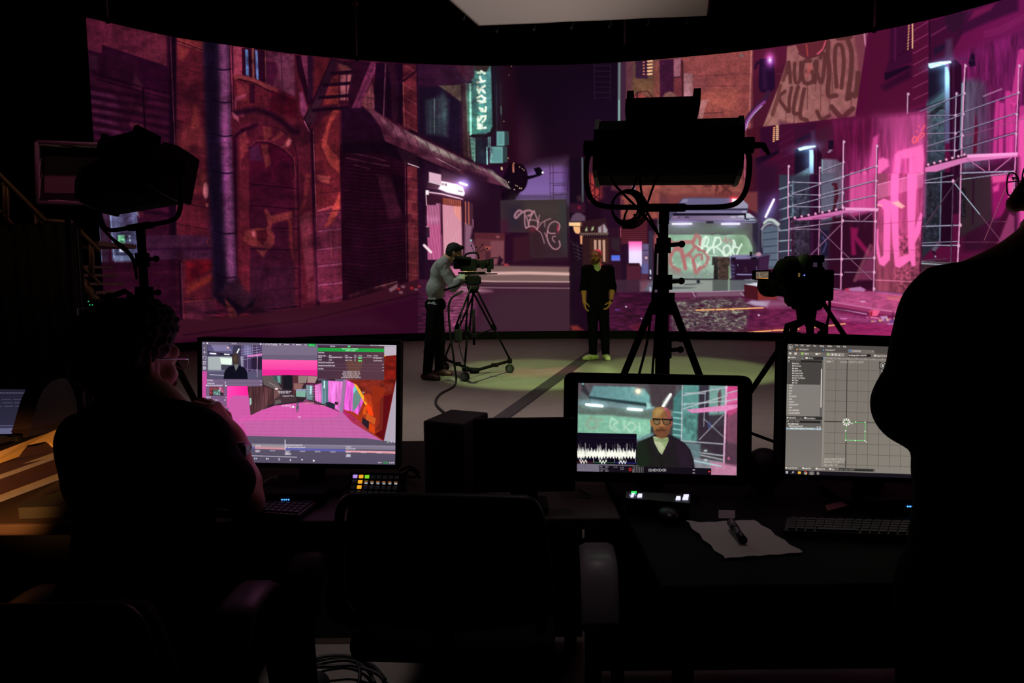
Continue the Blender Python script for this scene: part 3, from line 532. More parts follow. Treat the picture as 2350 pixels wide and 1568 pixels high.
    scaffold(c,fP(1350,100,1320,1110),3,(96,66,92)); scaffold(c,fP(1410,80,1000,660),2.6,(96,70,90)); scaffold(c,fP(1370,145,1670,530),3,(190,215,230)); scaffold(c,fP(1670,530,2030,1000),2.2,(130,80,110)); scaffold(c,fP(1985,200,1720,850),2.2,(150,80,100)); scaffold(c,fP(1820,620,2000,625),2,(110,50,80)); scaffold(c,fP(1450,860,2040,880),2,(110,50,80)); scaffold(c,fP(2040,830,2040,1000),4,(226,130,180)); scaffold(c,fP(2085,0,2060,300),3.4,(230,130,190))
    for p in fP(1430,650,1410,900,2040,860,1345,110): c.ell(p[0],p[1],3.4,4.4,(230,170,205),.95,.8)
    # ------------------------------------------------ inner picture again: lower right
    inner = [(1728,292),(1962,270),(2125,262),(2110,668),(2105,800),(1728,800)]
    c.poly([(1728,292),(1962,268),(2125,262),(2112,668),(2095,790),(1720,790)],(72,14,44),1,.8)
    c.poly(fH(0,320,70,330,50,900,20,1100,0,1100),(100,46,54),.9,2); c.curve(fH(25,320,40,400,60,560,50,900),4,(200,100,140),.8,1)
    c.poly(fH(70,300,270,285,200,800,180,1421,60,1421,60,900),(70,18,34),1,3)
    c.poly(fH(240,290,490,260,490,560,250,600),(48,10,40),.9,3); c.poly(fH(190,670,480,560,490,600,200,760),(20,6,28),.95,3)
    for i in range(8): c.line(fH(412 - i,290 + i * 24,428 - i,284 + i * 24),2.6,(255,176,120),1,.6); c.line(fH(448,268 + i * 24,472,260 + i * 24),3,(255,200,150),1,.6)
    for i in range(6): c.line(fH(490,400 + i * 92,650,310 + i * 97),2,(120,40,84),.7,1)
    c.poly(fH(180,700,480,750,480,1421,190,1421),(44,14,42),.85,12); c.poly(fH(480,200,660,240,650,900,490,950),(60,12,44),.6,6)
    c.poly(fH(660,260,950,220,950,500,680,520),(56,14,44),.9,4); c.poly(fH(700,440,870,360,880,390,700,480),(26,18,44),.9,3)
    c.poly(fH(880,330,930,320,950,520,880,520),(74,50,80),.7,4)
    c.poly(fH(960,340,1200,220,1180,400,1000,600),(60,26,46),.8,8)
    c.poly(fH(1150,200,2325,110,2290,1421,1300,1421,1300,700),(122,30,82),.95,8,col2=(232,90,165),g=fH(1500,500,2250,800))
    c.poly(fH(1150,190,1700,150,1650,560,1300,640,1150,500),(92,16,56),.8,22); c.texture(fH(1150,200,2325,110,2280,1421,1300,1421),.28,70,6,51,5,4); c.poly(fH(1700,160,2320,110,2310,560,1900,560),(150,62,112),.5,20)
    c.poly(fH(490,960,660,880,660,1421,490,1421),(48,54,74),.95,3)
    for i in range(6): c.line(fH(490,1130 + i * 96,640,1085 + i * 94),2,(130,160,180),.85,.9)
    c.poly(fH(660,900,870,760,870,1421,660,1421),(84,108,122),1,3,col2=(58,66,84),g=fH(760,900,760,1400)); c.poly(fH(680,560,860,540,860,780,670,880),(24,14,34),1,2); c.line(fH(655,960,655,1421),4.5,(150,190,205),.9,1.2)
    c.texture(fH(660,900,870,800,870,1421,660,1421),.25,7,6,52)
    c.poly(fH(862,570,905,565,918,640,915,1421,862,1421),(160,206,228),1,1.5,col2=(88,92,130),g=fH(880,620,880,1100)); c.glow(*fH(885,680)[0],16,28,(70,110,140),.8); c.poly(fH(915,560,960,520,1025,640,1015,1421,915,1421),(40,8,34),1,1.5); c.line(fH(945,540,940,1421),3,(80,30,64),.7,1.4)
    c.poly(fH(1022,690,1060,680,1200,690,1300,760,1300,1421,1015,1421),(118,112,134),1,3,col2=(98,74,98),g=fH(1050,900,1280,900)); c.texture(fH(1022,690,1300,690,1300,1421,1015,1421),.22,60,5,53,3); c.line(fH(1022,690,1015,1421),3,(150,190,195),.8,.8)
    c.poly(fH(1160,1010,1180,995,1215,1050,1225,1130,1205,1210,1190,1300,1150,1300,1165,1150),(74,20,34),.95,1.2)
    c.poly(fH(715,545,800,520,935,510,940,528,735,577),(216,248,255),1,1); c.line(fH(725,555,800,530,880,525),1.2,(120,180,210),.9,.6); c.glow(*fH(825,540)[0],30,10,(50,90,115),.9,-.15)
    c.poly(fH(1100,450,1165,450,1160,555,1100,560),(26,10,34),1,1.2); c.poly(fH(1085,600,1120,565,1150,570,1110,605),(176,176,200),.8,1.5); c.line(fH(1080,560,980,750),1.6,(70,40,60),.8,.8)
    # big pink lettering on the wall
    pk = (255,112,186)
    c.poly(fH(1390,880,1460,860,1460,1421,1390,1421),(226,84,158),.85,2); c.poly(fH(1520,830,1560,790,1575,860,1540,1421,1480,1421,1490,1100),(236,92,166),.85,2); c.poly(fH(1600,880,1660,420,1730,380,1680,860,1650,1000,1640,1421,1570,1421),(222,80,156),.8,3)
    c.poly(fH(1720,700,1780,670,1850,700,1860,780,1800,830,1760,860,1740,1100,1700,1100),pk,.85,3); c.poly(fH(1910,900,1930,640,1980,590,2280,520,2310,700,2290,900,2200,890,2200,680,2020,690,1990,940,1970,1421,1880,1421),pk,.85,3); c.poly(fH(2110,680,2200,680,2190,1421,2090,1421),pk,.8,3)
    c.poly(fH(1720,1010,2300,880,2290,1030,1720,1170),(246,130,190),.45,2); c.line(fH(1720,1010,2300,880),1.8,(240,160,205),.7,.8)
    for i in range(3): c.line(fL(805 + i * 58,0,800 + i * 60,480),11 - i,pk,.6,2)
    c.poly(fL(270,0,640,0,640,1000,270,1000),(48,46,62),.85,5); c.texture(fL(270,150,420,100,420,760,270,760),.55,7,6,54); c.poly(fL(150,0,250,0,260,760,150,780),(52,56,72),.95,2)
    for i in range(9): c.line(fL(150,130 + i * 93,258,95 + i * 94 + 20 * (i > 3)),2.6,(170,190,206),.85,1)
    c.poly(fL(425,0,510,0,510,760,425,760),(40,8,36),.95,2); c.line(fL(445,0,445,750),4,(66,24,60),.8,2); c.poly(fL(520,0,640,0,640,400,525,420),(100,98,118),.9,4)
    c.poly(fL(525,500,595,500,590,740,530,740),(28,22,50),.9,2); c.line(fL(540,560,575,620,545,700),3,(84,84,130),.7,1.5); c.line(fL(635,90,660,90,670,200,645,300,640,400),7,(70,18,34),.9,1)
    c.poly(fL(640,400,1000,330,1000,1040,570,1030,600,500),(46,10,32),.95,5); c.poly(fL(800,0,1000,0,1000,330,800,400),(190,64,130),.55,4)
    c.poly(fL(790,480,860,490,850,560,975,720,1000,650,960,760,830,600,840,730,800,730),(150,22,84),.8,3); c.poly(fL(840,960,1000,640,1000,960),(128,50,86),.8,3); c.line(fL(830,960,970,650),8,(150,80,100),.6,2)
    c.poly(fL(1000,0,1450,0,1430,500,1400,1110,1000,1060),(170,62,112),1,2,col2=(140,62,84),g=fL(1200,300,1200,1000)); c.texture(fL(1000,0,1450,0,1400,1110,1000,1060),.2,40,7,55,3); c.texture(fL(1180,560,1430,480,1410,1110,1200,1060),.45,6,6,56,8)
    c.poly(fL(1040,0,1120,0,1130,250,1040,240),(128,60,84),.9,2); c.poly(fL(1030,100,1450,0,1440,130,1030,230),(246,130,190),.4,1.5); c.line(fL(1030,100,1450,0),1.6,(250,170,210),.8,.8)
    c.poly(fL(1155,0,1225,0,1220,420,1230,760,1320,730,1330,790,1230,860,1190,840,1170,640,1150,300),pk,.95,1.5); c.poly(fL(1300,0,1390,0,1370,500,1420,360,1440,380,1420,540,1370,640,1375,840,1340,850,1310,700,1300,300),pk,.95,1.5)
    c.poly(fL(1030,300,1040,250,1090,225,1150,250,1155,300,1145,780,1090,840,1050,820,1005,640,1010,500,1040,500,1040,620,1060,760,1085,740,1090,330,1060,290),pk,.95,1.5)
    c.poly(fL(1160,265,1220,250,1280,300,1250,320,1210,300),(255,184,170),.9,2); c.line(fL(1035,280,1070,290),4,(255,170,170),.8,1.5)
    c.line(fL(1010,960,1410,990),2.2,(226,120,160),.9,.9); c.line(fL(1020,460,1430,430),1.2,(140,50,90),.8,.7); c.line(fL(1010,700,1420,700),1,(140,50,84),.6,.7)
    S2 = lambda *v: c.curve(fH(*v),3,(255,96,110),.9,1)
    S2(2150,470,2170,420,2210,430,2180,490,2150,480); S2(2190,480,2220,470,2230,420,2270,370,2300,390,2260,440); S2(2270,340,2310,270); S2(2230,280,2236,290); S2(2205,345,2212,352)
    c.glow(2065,440,60,150,(34,8,22),.9); c.glow(2300,420,50,200,(26,6,18),.8)
    # inner scaffold
    for a in ((605,768,600,1421,4.4),(995,785,990,1380,3.6),(1297,465,1280,1421,5),(1712,520,1695,1421,4.4)): scaffold(c,fH(*a[:4]),a[4],(222,160,200))
    for a in ((1000,840,1280,735),(640,970,1000,985),(650,1115,1280,905),(1300,905,1700,780),(640,1122,1000,1135),(650,1265,1280,1110),(1020,1130,1690,965),(640,1275,1000,1285),(1020,1285,1690,1150),(1010,985,1280,925)): scaffold(c,fH(*a),3.1,(164,158,184))
    for p in fH(605,770,605,970,600,1120,600,1270,995,790,995,985,990,1135,990,1280,1297,470,1290,725,1285,910,1282,1110,1280,1300,1712,525,1705,780,1700,965,1692,1150): c.ell(p[0],p[1],2.6,3,(224,176,210),.95,.8)
    c.poly(fL(280,400,740,305,1040,325,990,340,740,350,560,400,320,410),(206,110,170),1,1); c.line(fL(245,398,740,312),4,(44,16,40),1,.8); c.poly(fL(740,300,1045,312,1040,335,745,325),(244,160,212),1,.8)
    for i in range(8): c.ell(*fL(290 + i * 62,385 - i * 11)[0],2.8,3,(236,158,200),1,.8)
    for i in range(6): c.line(fL(450,402 - i * 3,960,345 + i * 2 - 12),1,(150,60,120),.5,.6)
    for a in ((243,380,236,770,3.4),(515,420,505,750,3),(720,400,708,1080,4.8),(1022,340,1003,1070,4.4)): scaffold(c,fL(*a[:4]),a[4],(216,140,186))
    for a in ((240,485,715,430,3),(250,490,520,492,2.4),(735,425,1010,435,3.2),(470,768,1000,765,3),(570,900,710,905,3),(740,885,1000,890,2),(570,1020,700,1040,3)): scaffold(c,fL(*a[:4]),a[4],(180,150,180))
    for a in ((775,345,850,420,2.6),(875,350,875,430,2.4),(990,355,905,430,2.6),(710,455,440,720,2.8),(515,495,700,680,2),(700,680,990,960,2.2)): scaffold(c,fL(*a[:4]),a[4],(170,110,150))
    for p in fL(722,300,720,420,712,765,710,905,1022,330,1015,430,1005,760,1004,890,1002,1040): c.ell(p[0],p[1],3,4,(236,170,206),.95,.8)
    # arched door, neon tube
    c.poly(fO(1620,540,1720,540,1780,600,1790,1300,1700,1010,1610,1000),(46,40,58),1,2); c.poly(fO(1560,0,2060,0,2060,480,1750,600,1660,480),(52,22,54),.85,10); c.poly(fO(1660,300,2060,200,2060,500,1700,540),(58,48,76),.8,10)
    c.line(fO(1968,120,1832,400),5,(250,244,255),1,1); c.glow(*fO(1900,260)[0],12,32,(70,64,110),.9,.45)
    c.poly(fO(1790,1250,1780,620,1860,550,1950,535,2020,580,2040,640,2040,1250),(86,98,118),1,1.5,col2=(96,106,124),g=fO(1800,600,2000,1200)); c.curve(fO(1770,600,1830,530,1930,500,2020,550,2050,600),5,(150,160,166),.95,1.2); c.curve(fO(1815,500,1880,450,1960,460,2040,520),7,(196,210,204),.95,1.2); c.curve(fO(1820,520,1900,480,2050,580),2,(70,80,90),.8,.8)
    for i in range(6): c.line(fO(1790,665 + i * 112,2030,640 + i * 115),1.8,(40,46,60),.85,.8)
    c.line(fO(2035,600,2030,1200),3,(120,130,140),.8,1); c.line(fO(1775,630,1770,900),2.6,(120,134,140),.8,.9)
    mw = [(1480,288),(1700,288),(1705,455),(1545,460),(1475,400)]; c.poly(mw,(138,74,68),.9,4); c.texture([(1430,270),(1728,270),(1728,480),(1430,480)],.14,10,12,64)
    for a in ((860,60,890,5),(915,66,925,0,978,72,1000,0),(1012,0,1000,50,1030,78),(1050,0,1052,90,1100,95),(1130,70,1160,100,1150,140),(1180,60,1230,120,1290,170),(1300,60,1240,120,1200,170)): c.curve(fJ(*a),7,(92,44,44),.9,1.2)
    for x in (1500,1560,1640): c.line([(x,292),(x - 4,380)],3,(84,40,44),.7,1.2)
    c.line([(1440,330),(1720,316)],1.6,(80,36,44),.8,.8); c.line([(1440,372),(1720,362)],1.6,(80,36,44),.8,.8)
    # ------------------------------------------------ garage with the green shutter
    c.poly(fO(-20,80,480,80,400,220,0,400),(104,50,60),.9,4); c.poly(fO(240,40,1700,-10,1700,340,1200,120,480,90,250,300),(118,56,58),.9,3)
    for i in range(5): c.poly(fO(1000 + i * 60,0,1030 + i * 60,0,1040 + i * 62,60,1020 + i * 60,70),(92,40,42),.6,2)
    c.poly(fO(60,420,1700,420,1700,1400,60,1400),(74,66,74),1,1.5); c.poly(fO(240,480,1620,480,1620,1400,240,1400),(96,94,96),1,1,col2=(82,74,80),g=fO(700,500,1600,600)); c.glow(*fO(1200,600)[0],50,12,(14,40,22),.8); c.glow(*fO(450,580)[0],50,14,(14,30,22),.7)
    c.poly(fO(1620,480,1720,500,1780,1000,1620,1000),(42,34,54),.95,2); c.line(fO(1722,500,1720,1000),3,(70,66,90),.7,1.2)
    gs = fO(215,690,900,690,960,700,1030,684,1150,700,1250,686,1500,692,1560,760,1615,900,1620,1400,260,1400)
    c.poly(gs,(140,178,152),1,1,col2=(160,190,170),g=fO(300,700,600,1350)); c.poly(fO(1350,690,1500,692,1615,900,1620,1060,1300,1060),(126,158,124),.85,14); c.poly(fO(260,1240,980,1280,980,1410,260,1400),(140,150,146),.8,8); c.texture(gs,.1,20,24,61); c.texture(gs,.4,18,16,62,2,3,tint=(112,152,118))
    for a in ((400,380),(560,480),(340,900)): c.glow(*fO(300 + a[0],400 + a[1] * .9)[0],22,12,(24,34,30),.6)
    V = lambda w,*v: c.curve(fO(*v),w,(180,104,106),.8,1.6)
    V(9,240,760,330,830,480,810,640,800,700,700,770,780,740,930); V(8,350,920,440,960,500,1150,520,1240); V(8,280,1000,270,1120,320,1220,420,1270); V(8,260,780,300,860,420,900,330,950,290,1020); V(7,430,840,480,1000,520,1240); V(7,640,820,660,900,600,980,520,1040)
    V(7,680,880,820,960,890,1060,850,1180,750,1250); V(7,580,1010,640,1120,690,1310,760,1220); V(6,690,1190,650,1110,700,1030,780,1020,790,1090); V(4,690,1280,680,1200)
    c.poly(fO(0,700,100,800,100,1000,40,1000,10,900),(178,94,92),.85,4); c.poly(fO(240,1230,420,1280,460,1350,300,1320),(150,120,116),.7,6)
    w = lambda lw,*v: c.curve(fO(*v),lw,(224,246,228),.93,.9)
    w(4,780,910,800,780,850,720); w(4.4,800,910,830,800,870,720); w(4,850,720,900,760,870,860,840,880); w(4,840,870,890,900,870,990,930,890); w(4,870,980,960,880,1020,740)
    w(4,1000,740,980,860,990,990); w(4.4,1010,740,1080,740,1100,820,1030,880,970,900); w(4.4,1030,890,1110,960,1160,1030,1200,1020); w(4.4,1200,860,1150,900,1150,980,1190,1030,1250,960,1240,880,1200,860)
    w(4,1310,780,1300,880,1260,1020); w(3.6,1300,780,1335,830,1330,880); w(4,1285,930,1330,890,1380,900); w(4,1290,930,1300,970,1320,1020); w(4.4,1440,845,1400,920,1360,1010); w(2.6,720,860,800,930)
    for (x0,y0,x1,y1) in ((880,1020,1030,1030),(315,1080,315,1120),(320,1180,350,1170),(605,1070,615,1130),(690,1140,720,1200),(740,1150,730,1210),(755,1140,770,1200),(900,1120,920,1160),(820,1020,830,1110)): c.line(fO(x0,y0,x1,y1),1.8,(206,228,214),.75,.8)
    c.curve(fO(1100,760,1160,800,1180,720,1200,830,1240,760,1290,830),1.8,(196,120,118),.8,.8); c.text('Sc',1597,610,6,(206,226,212),.7,1.1); c.curve(fO(300,640,350,620,400,660,410,610),1.2,(126,126,124),.7,.7); c.curve(fO(490,640,520,610,540,640,580,610),1.2,(126,126,124),.7,.7)
    for x,y in ((850,1180),(870,1240),(900,1220),(930,1300),(830,1270),(890,1330),(945,1200)): c.ell(*fO(x,y)[0],1.4,1.2,(206,222,214),.7,.8)
    c.poly(fO(100,640,220,700,230,1400,60,1400,60,900),(124,124,112),.8,6); c.poly(fO(20,640,100,700,90,960,40,900),(170,92,90),.8,4)
    # canopy
    c.poly(fO(180,360,380,200,480,90,720,80,1270,95,1430,90,1540,200,1545,300,1530,340,1660,410,1700,480,1640,500,240,480),(74,70,96),1,1.2)
    c.poly(fO(410,190,490,100,1260,96,1270,180,1120,205,500,205),(104,96,130),1,1); c.poly(fO(1380,92,1430,92,1545,200,1540,260,1200,262,1220,205,1300,180),(150,148,172),1,1.2); c.poly(fO(390,210,1220,208,1210,262,390,258),(108,98,132),1,1); c.poly(fO(390,268,1540,264,1540,290,390,294),(44,38,62),1,1); c.poly(fO(385,296,1530,292,1525,336,385,338),(124,116,152),1,1)
    c.poly(fO(320,340,1500,342,1500,375,320,380),(22,18,32),1,1); c.poly(fO(300,384,1480,376,1480,460,270,462),(116,96,128),1,1,col2=(150,138,166),g=fO(600,400,1450,400)); c.poly(fO(1510,340,1570,340,1660,412,1510,420),(190,196,208),1,1); c.poly(fO(1500,425,1640,432,1690,460,1480,465),(150,160,180),1,1); c.line(fO(240,474,1660,490),2.2,(130,130,156),.9,.8); c.poly(fO(1478,345,1510,345,1512,430,1560,432,1560,450,1505,450),(20,16,28),1,.8)
    for x in (455,490,525): c.line(fO(x,160,x + 32,118),1.6,(180,170,200),.9,.6)
    c.rect(*fO(330,395)[0],*fO(380,415)[0],(150,130,160),.8,.6); c.rect(*fO(410,400)[0],*fO(430,420)[0],(60,50,74),.9,.6); c.rect(*fO(510,395)[0],*fO(580,418)[0],(60,50,74),.9,.6); c.rect(*fO(1260,390)[0],*fO(1340,415)[0],(190,190,206),.8,.6); c.poly(fO(1360,400,1400,375,1480,372,1480,410),(200,206,216),.8,1); c.rect(*fO(1450,300)[0],*fO(1515,326)[0],(200,202,216),.7,.8)
    c.poly(fO(1280,100,1365,100,1345,140,1290,180,1278,180),(255,236,232),1,1); c.line(fO(1275,185,1272,95,1390,95,1300,190),2,(240,70,80),.9,1,close=True); c.glow(*fO(1315,130)[0],10,9,(150,20,30),.8); c.line(fO(1140,205,1270,188),3,(40,20,40),.9,.9)
    c.rect(*fO(860,470)[0],*fO(980,505)[0],(40,34,48),1,1)
    for x0,x1 in ((302,626),(1110,1410)):
        y = 515; c.glow(*fO((x0 + x1) / 2,y)[0],26,8,(70,60,110),.9); c.line(fO(x0 + 8,y,x1 - 8,y - 3),4.6,(252,246,255),1,.9)
    # crate, bin, rubbish
    c.poly(fO(960,1050,1060,1050,1060,1190,955,1185),(48,44,44),1,1); c.poly(fO(960,1048,1240,1050,1225,1080,1060,1080),(96,72,78),1,1); c.poly(fO(1058,1075,1250,1060,1240,1420,1060,1425),(66,50,46),1,1); c.poly(fO(985,1185,1060,1185,1060,1425,980,1420),(40,36,36),1,1); c.texture(fO(980,1075,1250,1060,1240,1425,980,1425),.35,4,5,63)
    c.poly(fO(1222,1190,1250,1190,1245,1425,1225,1425),(126,150,120),.9,1)
    c.poly(fO(1230,1060,1290,1020,1860,1010,1920,1020,1890,1100,1700,1120,1270,1100),(124,116,156),1,1.2,col2=(76,66,96),g=fO(1500,1030,1800,1100)); c.poly(fO(1255,1090,1690,1085,1720,1060,1890,1030,1870,1260,1800,1400,1330,1430,1270,1390),(38,16,40),1,1.2); c.poly(fO(1720,1070,1880,1040,1870,1250,1720,1330),(64,34,66),.9,2)
    c.poly(fO(1265,1060,1345,1060,1340,1095,1265,1092),(20,14,26),1,.8); c.poly(fO(1590,1060,1690,1055,1685,1095,1590,1095),(20,14,26),1,.8); c.line(fO(1365,1335,1640,1340),2.4,(150,150,190),.95,.8); c.poly(fO(1255,1090,1330,1200,1320,1420,1270,1390),(58,48,80),.7,3)
    for i in range(4): c.line(fO(1258,1180 + i * 60,1320,1195 + i * 58),1.6,(110,110,150),.7,.7)
    c.line(fO(1375,1170,1378,1195),1.5,(140,150,190),.9,.6); c.line(fO(1480,1270,1500,1220,1530,1280,1480,1290),1.4,(90,60,70),.7,.8); c.ell(*fO(1685,1220)[0],1.4,1,(150,150,190),.9,.6); c.ell(*fO(1688,1255)[0],1.4,1,(150,150,190),.9,.6)
    c.rect(*fO(1572,968)[0],*fO(1612,1040)[0],(20,16,24),1,1); c.poly(fO(1660,1030,1690,980,1740,975,1765,1010,1740,1040),(186,140,160),1,1.2); c.poly(fO(1490,1420,1560,1420,1640,1410,1640,1450,1520,1450),(200,212,226),.95,1.5)
    # wet forecourt
    wf = fO(240,1420,2200,1420,2300,1600,260,1600)
    c.poly(fQ(125,0,1280,0,1260,130,780,95,130,105),(104,112,112),1,1.5,col2=(80,80,92),g=fQ(300,50,1200,50)); c.poly(fQ(125,0,515,0,515,105,125,105),(150,158,150),.85,2); c.poly(fQ(270,35,430,28,350,45,260,48),(84,84,90),.8,1.5); c.poly(fQ(130,60,370,65,320,75,130,80),(80,80,90),.8,1.5)
    c.poly(fQ(515,0,650,0,650,95,515,98),(84,92,88),.9,1.5); c.line(fQ(655,0,655,95),4.5,(140,166,142),.8,1); c.line(fO(240,1412,980,1418),3,(50,50,56),.8,1); c.ell(*fQ(388,15)[0],4,4,(34,34,48),1,1)
    c.poly(fQ(0,105,780,98,790,140,360,155,0,165),(100,48,76),1,1.2); c.poly(fQ(380,108,780,100,785,140,370,150),(124,92,112),.8,3); c.line(fQ(130,106,520,102,790,92),2.4,(176,150,170),.85,.9); c.line(fQ(340,108,362,150),1.8,(200,190,200),.8,.8); c.line(fQ(755,108,785,140),1.6,(190,180,196),.8,.8)
    c.poly(fQ(0,160,780,142,1250,180,1500,260,2350,380,2350,600,0,600),(84,28,60),1,2,col2=(150,36,94),g=fQ(700,300,2100,480)); c.poly(fQ(0,100,130,100,170,450,0,450),(62,14,46),.9,3)
    pd = fQ(160,190,500,160,760,165,830,220,800,440,160,450)
    c.poly(pd,(92,70,80),.9,6); c.texture(pd,.95,2.4,7,71,6,2,tint=(170,178,150)); c.texture(pd,.9,2.2,6,72,6,2,tint=(40,28,40)); c.texture(pd,.7,8,20,73,6,2,tint=(58,20,44))
    c.texture(fQ(800,200,2200,200,2200,520,800,460),.25,3,12,74,5); c.texture(fQ(800,200,2200,200,2200,520,800,460),.5,9,26,75,5,3,tint=(60,12,46))
    c.poly(fQ(815,200,850,178,1010,185,990,235,880,225),(186,168,194),.9,3); c.poly(fQ(950,175,1230,190,1200,240,990,235),(160,110,140),.6,6)
    c.poly(fQ(785,35,905,30,1070,65,905,60),(212,214,226),1,1); c.poly(fQ(785,37,905,58,905,175,795,155),(70,20,30),1,1); c.poly(fQ(903,58,1075,65,1072,168,903,178),(128,46,46),1,1); c.line(fQ(903,58,903,178),2,(60,20,24),.8,.8); c.poly(fQ(850,25,960,24,1050,55,960,52),(230,232,240),.9,1.5)
    for (x0,y0,x1,y1) in ((368,262,412,262),(412,261,530,258),(545,257,640,253),(655,253,705,251),(712,250,828,246),(832,245,952,242)): c.line(fQ(x0,y0,x1,y1),2.6,(255,190,120),1,.7)
    for (x0,y0,x1,y1) in ((818,456,860,454),(870,452,1025,442),(1040,440,1175,435),(1185,434,1260,428),(1330,420,1400,417),(1410,415,1480,410),(1490,410,1610,402),(1625,399,1665,396)): c.line(fQ(x0,y0,x1,y1),3,(255,180,110),1,.7)
    c.glow(*fQ(660,252)[0],80,4,(50,20,0),.6); c.glow(*fQ(1250,430)[0],110,5,(50,20,0),.5); c.ell(*fQ(915,306)[0],3,2,(214,180,206),1,.8)
    c.poly(fQ(1075,95,1260,125,1260,145,1075,115),(160,120,150),.9,1.5); c.poly(fQ(1075,140,1240,190,1240,210,1075,165),(140,90,120),.8,3)
    c.poly(fQ(1480,90,1930,120,2320,170,2300,340,2200,330,1900,270,1500,190),(168,72,122),1,2,col2=(186,74,124),g=fQ(1500,120,2250,220)); c.poly(fQ(2030,165,2300,180,2260,215,2040,190),(226,120,126),.8,4); c.line(fQ(1930,122,2320,175),2.4,(140,90,150),.9,.9); c.texture(fQ(1480,90,2320,150,2300,330,1500,190),.15,4,12,76)
    c.poly(fQ(1500,195,1900,272,2240,330,2240,362,1900,310,1490,225),(150,50,98),1,2); c.line(fQ(1490,190,1900,270,2250,330),3,(228,130,180),.8,1.4); c.line(fQ(1490,245,1850,315),3.4,(210,140,190),.8,1); c.line(fQ(1480,235,1840,330),3,(60,14,44),.7,1.4)
    c.poly(fQ(1480,280,1700,330,2230,400,2230,440,1800,380,1600,350),(170,90,140),.6,6); c.line(fQ(1450,205,1490,218),5,(240,120,190),.9,1)
    c.ell(*fQ(1820,205)[0],7,2,(226,150,200),.9,1); c.poly(fQ(1660,95,1700,85,1800,75,1845,100,1830,118,1700,108),(180,120,170),.95,1.2); c.ell(*fQ(1685,98)[0],5,3,(190,50,80),.9,1)
    c.poly(fQ(1875,290,1920,278,1970,290,1945,335,1880,335),(240,90,140),1,1.2); c.poly(fQ(1880,295,1905,290,1900,335,1880,335),(150,30,50),.9,1); c.poly(fQ(2130,250,2138,243,2165,243,2175,265,2172,335,2132,335),(70,26,74),1,1.2)
    c.poly(fQ(1970,340,2030,335,2050,385,1990,380),(196,150,190),.9,1.2); c.poly(fQ(2050,390,2100,350,2160,355,2215,400,2210,420,2060,412),(110,70,130),.95,1.2); c.poly(fQ(2100,372,2170,360,2190,395,2110,390),(30,8,34),.9,1); c.line(fQ(2040,408,2210,418),2.6,(210,150,206),.9,.8); c.line(fQ(1890,345,1960,355),3,(226,130,170),.9,1); c.line(fQ(2085,300,2078,340),2.6,(60,20,50),.9,.8); c.poly(fQ(1620,345,1690,345,1670,358,1625,355),(226,120,200),.9,1)
    for i in range(16): c.ell(*fQ(1860 + i * 22,345 + (i * 37) % 40 + i)[0],2 + i % 3,1.4 + i % 2,((216,130,180),(90,40,90),(240,190,120))[i % 3],.8,.8)
    c.poly(fQ(1500,430,2220,430,2220,540,1500,500),(168,40,104),.6,14)
    # ------------------------------------------------ alley behind the presenter, seen through fF
    c.poly(fF(140,60,270,55,270,900,140,900),(22,8,24),.9,2); c.line(fF(285,60,290,560),4,(86,104,106),.9,1); c.poly(fF(340,40,480,40,480,560,350,560),(66,28,44),.9,3); c.poly(fF(360,240,500,260,560,520,380,560),(170,58,56),.9,5); c.poly(fF(470,300,590,285,590,380,540,390),(236,108,92),.95,2)
    for a in ((380,240,380,560),(430,330,430,560),(490,330,480,560),(380,350,490,430),(490,350,380,460),(380,470,490,540),(490,470,390,560),(540,390,590,330)): c.line(fF(*a),2.2,(54,14,26),.95,.8)
    c.poly(fF(500,390,720,300,740,1500,520,1500),(38,12,34),.85,6); c.poly(fF(610,280,860,290,850,460,620,430),(96,44,56),.9,3); c.poly(fF(860,285,905,285,905,440,860,440),(150,110,140),.95,1.2); c.poly(fF(750,310,810,285,810,345),(196,140,150),.95,1.2); c.poly(fF(905,280,1180,270,1180,760,730,770,730,500,905,460),(142,72,66),.95,3); c.poly(fF(980,300,1180,280,1180,420,990,430),(166,86,76),.8,6); c.texture(fF(905,280,1180,270,1180,760,730,770,730,500),.15,8,9,81); c.line(fF(990,320,1100,322),1.6,(90,40,46),.8,.8); c.poly(fF(740,540,770,540,770,640,740,640),(90,40,60),.9,1.5)
    c.poly(fF(130,580,320,580,320,690,150,690),(54,20,40),.9,2); c.ell(*fF(248,630)[0],4,4,(120,26,50),.9,1.4); c.poly(fF(140,790,170,720,210,690,260,690,320,730,320,790),(96,72,92),.95,2); c.poly(fF(220,500,280,480,300,560,230,560),(60,40,46),.7,3)
    c.poly(fF(130,800,265,800,265,845,130,840),(255,206,150),1,1); c.poly(fF(180,845,260,850,262,915,240,935,205,925,185,890),(255,190,130),.95,1.2); c.poly(fF(272,800,290,800,290,850,272,850),(230,150,110),.9,1); c.poly(fF(258,950,288,955,286,1055,262,1050),(250,170,120),.9,1.4)
    c.poly(fF(280,790,560,750,590,940,260,940),(48,22,30),.95,2); c.poly(fF(470,860,540,820,580,890,570,930,470,920),(176,166,170),.9,2); c.poly(fF(500,850,525,830,530,930,505,930),(100,60,70),.8,1.2); c.poly(fF(320,880,340,850,345,900,320,905),(170,196,140),.9,1); c.poly(fF(395,860,420,845,415,890,385,900),(170,196,140),.9,1)
    for i in range(13): c.poly(fF(260 + i * 25,930,285 + i * 25,930,272 + i * 25,962),(126,104,90),.85,1)
    c.line(fF(260,928,590,926),2.6,(110,90,80),.8,1); c.poly(fF(290,970,600,970,600,1300,290,1300),(50,26,28),.9,2); c.poly(fF(375,985,590,985,590,1260,380,1260),(66,36,30),.9,2)
    for x in (420,470,520): c.poly(fF(x,1005,x + 30,1005,x + 32,1255,x + 6,1255),(206,160,140),.95,1)
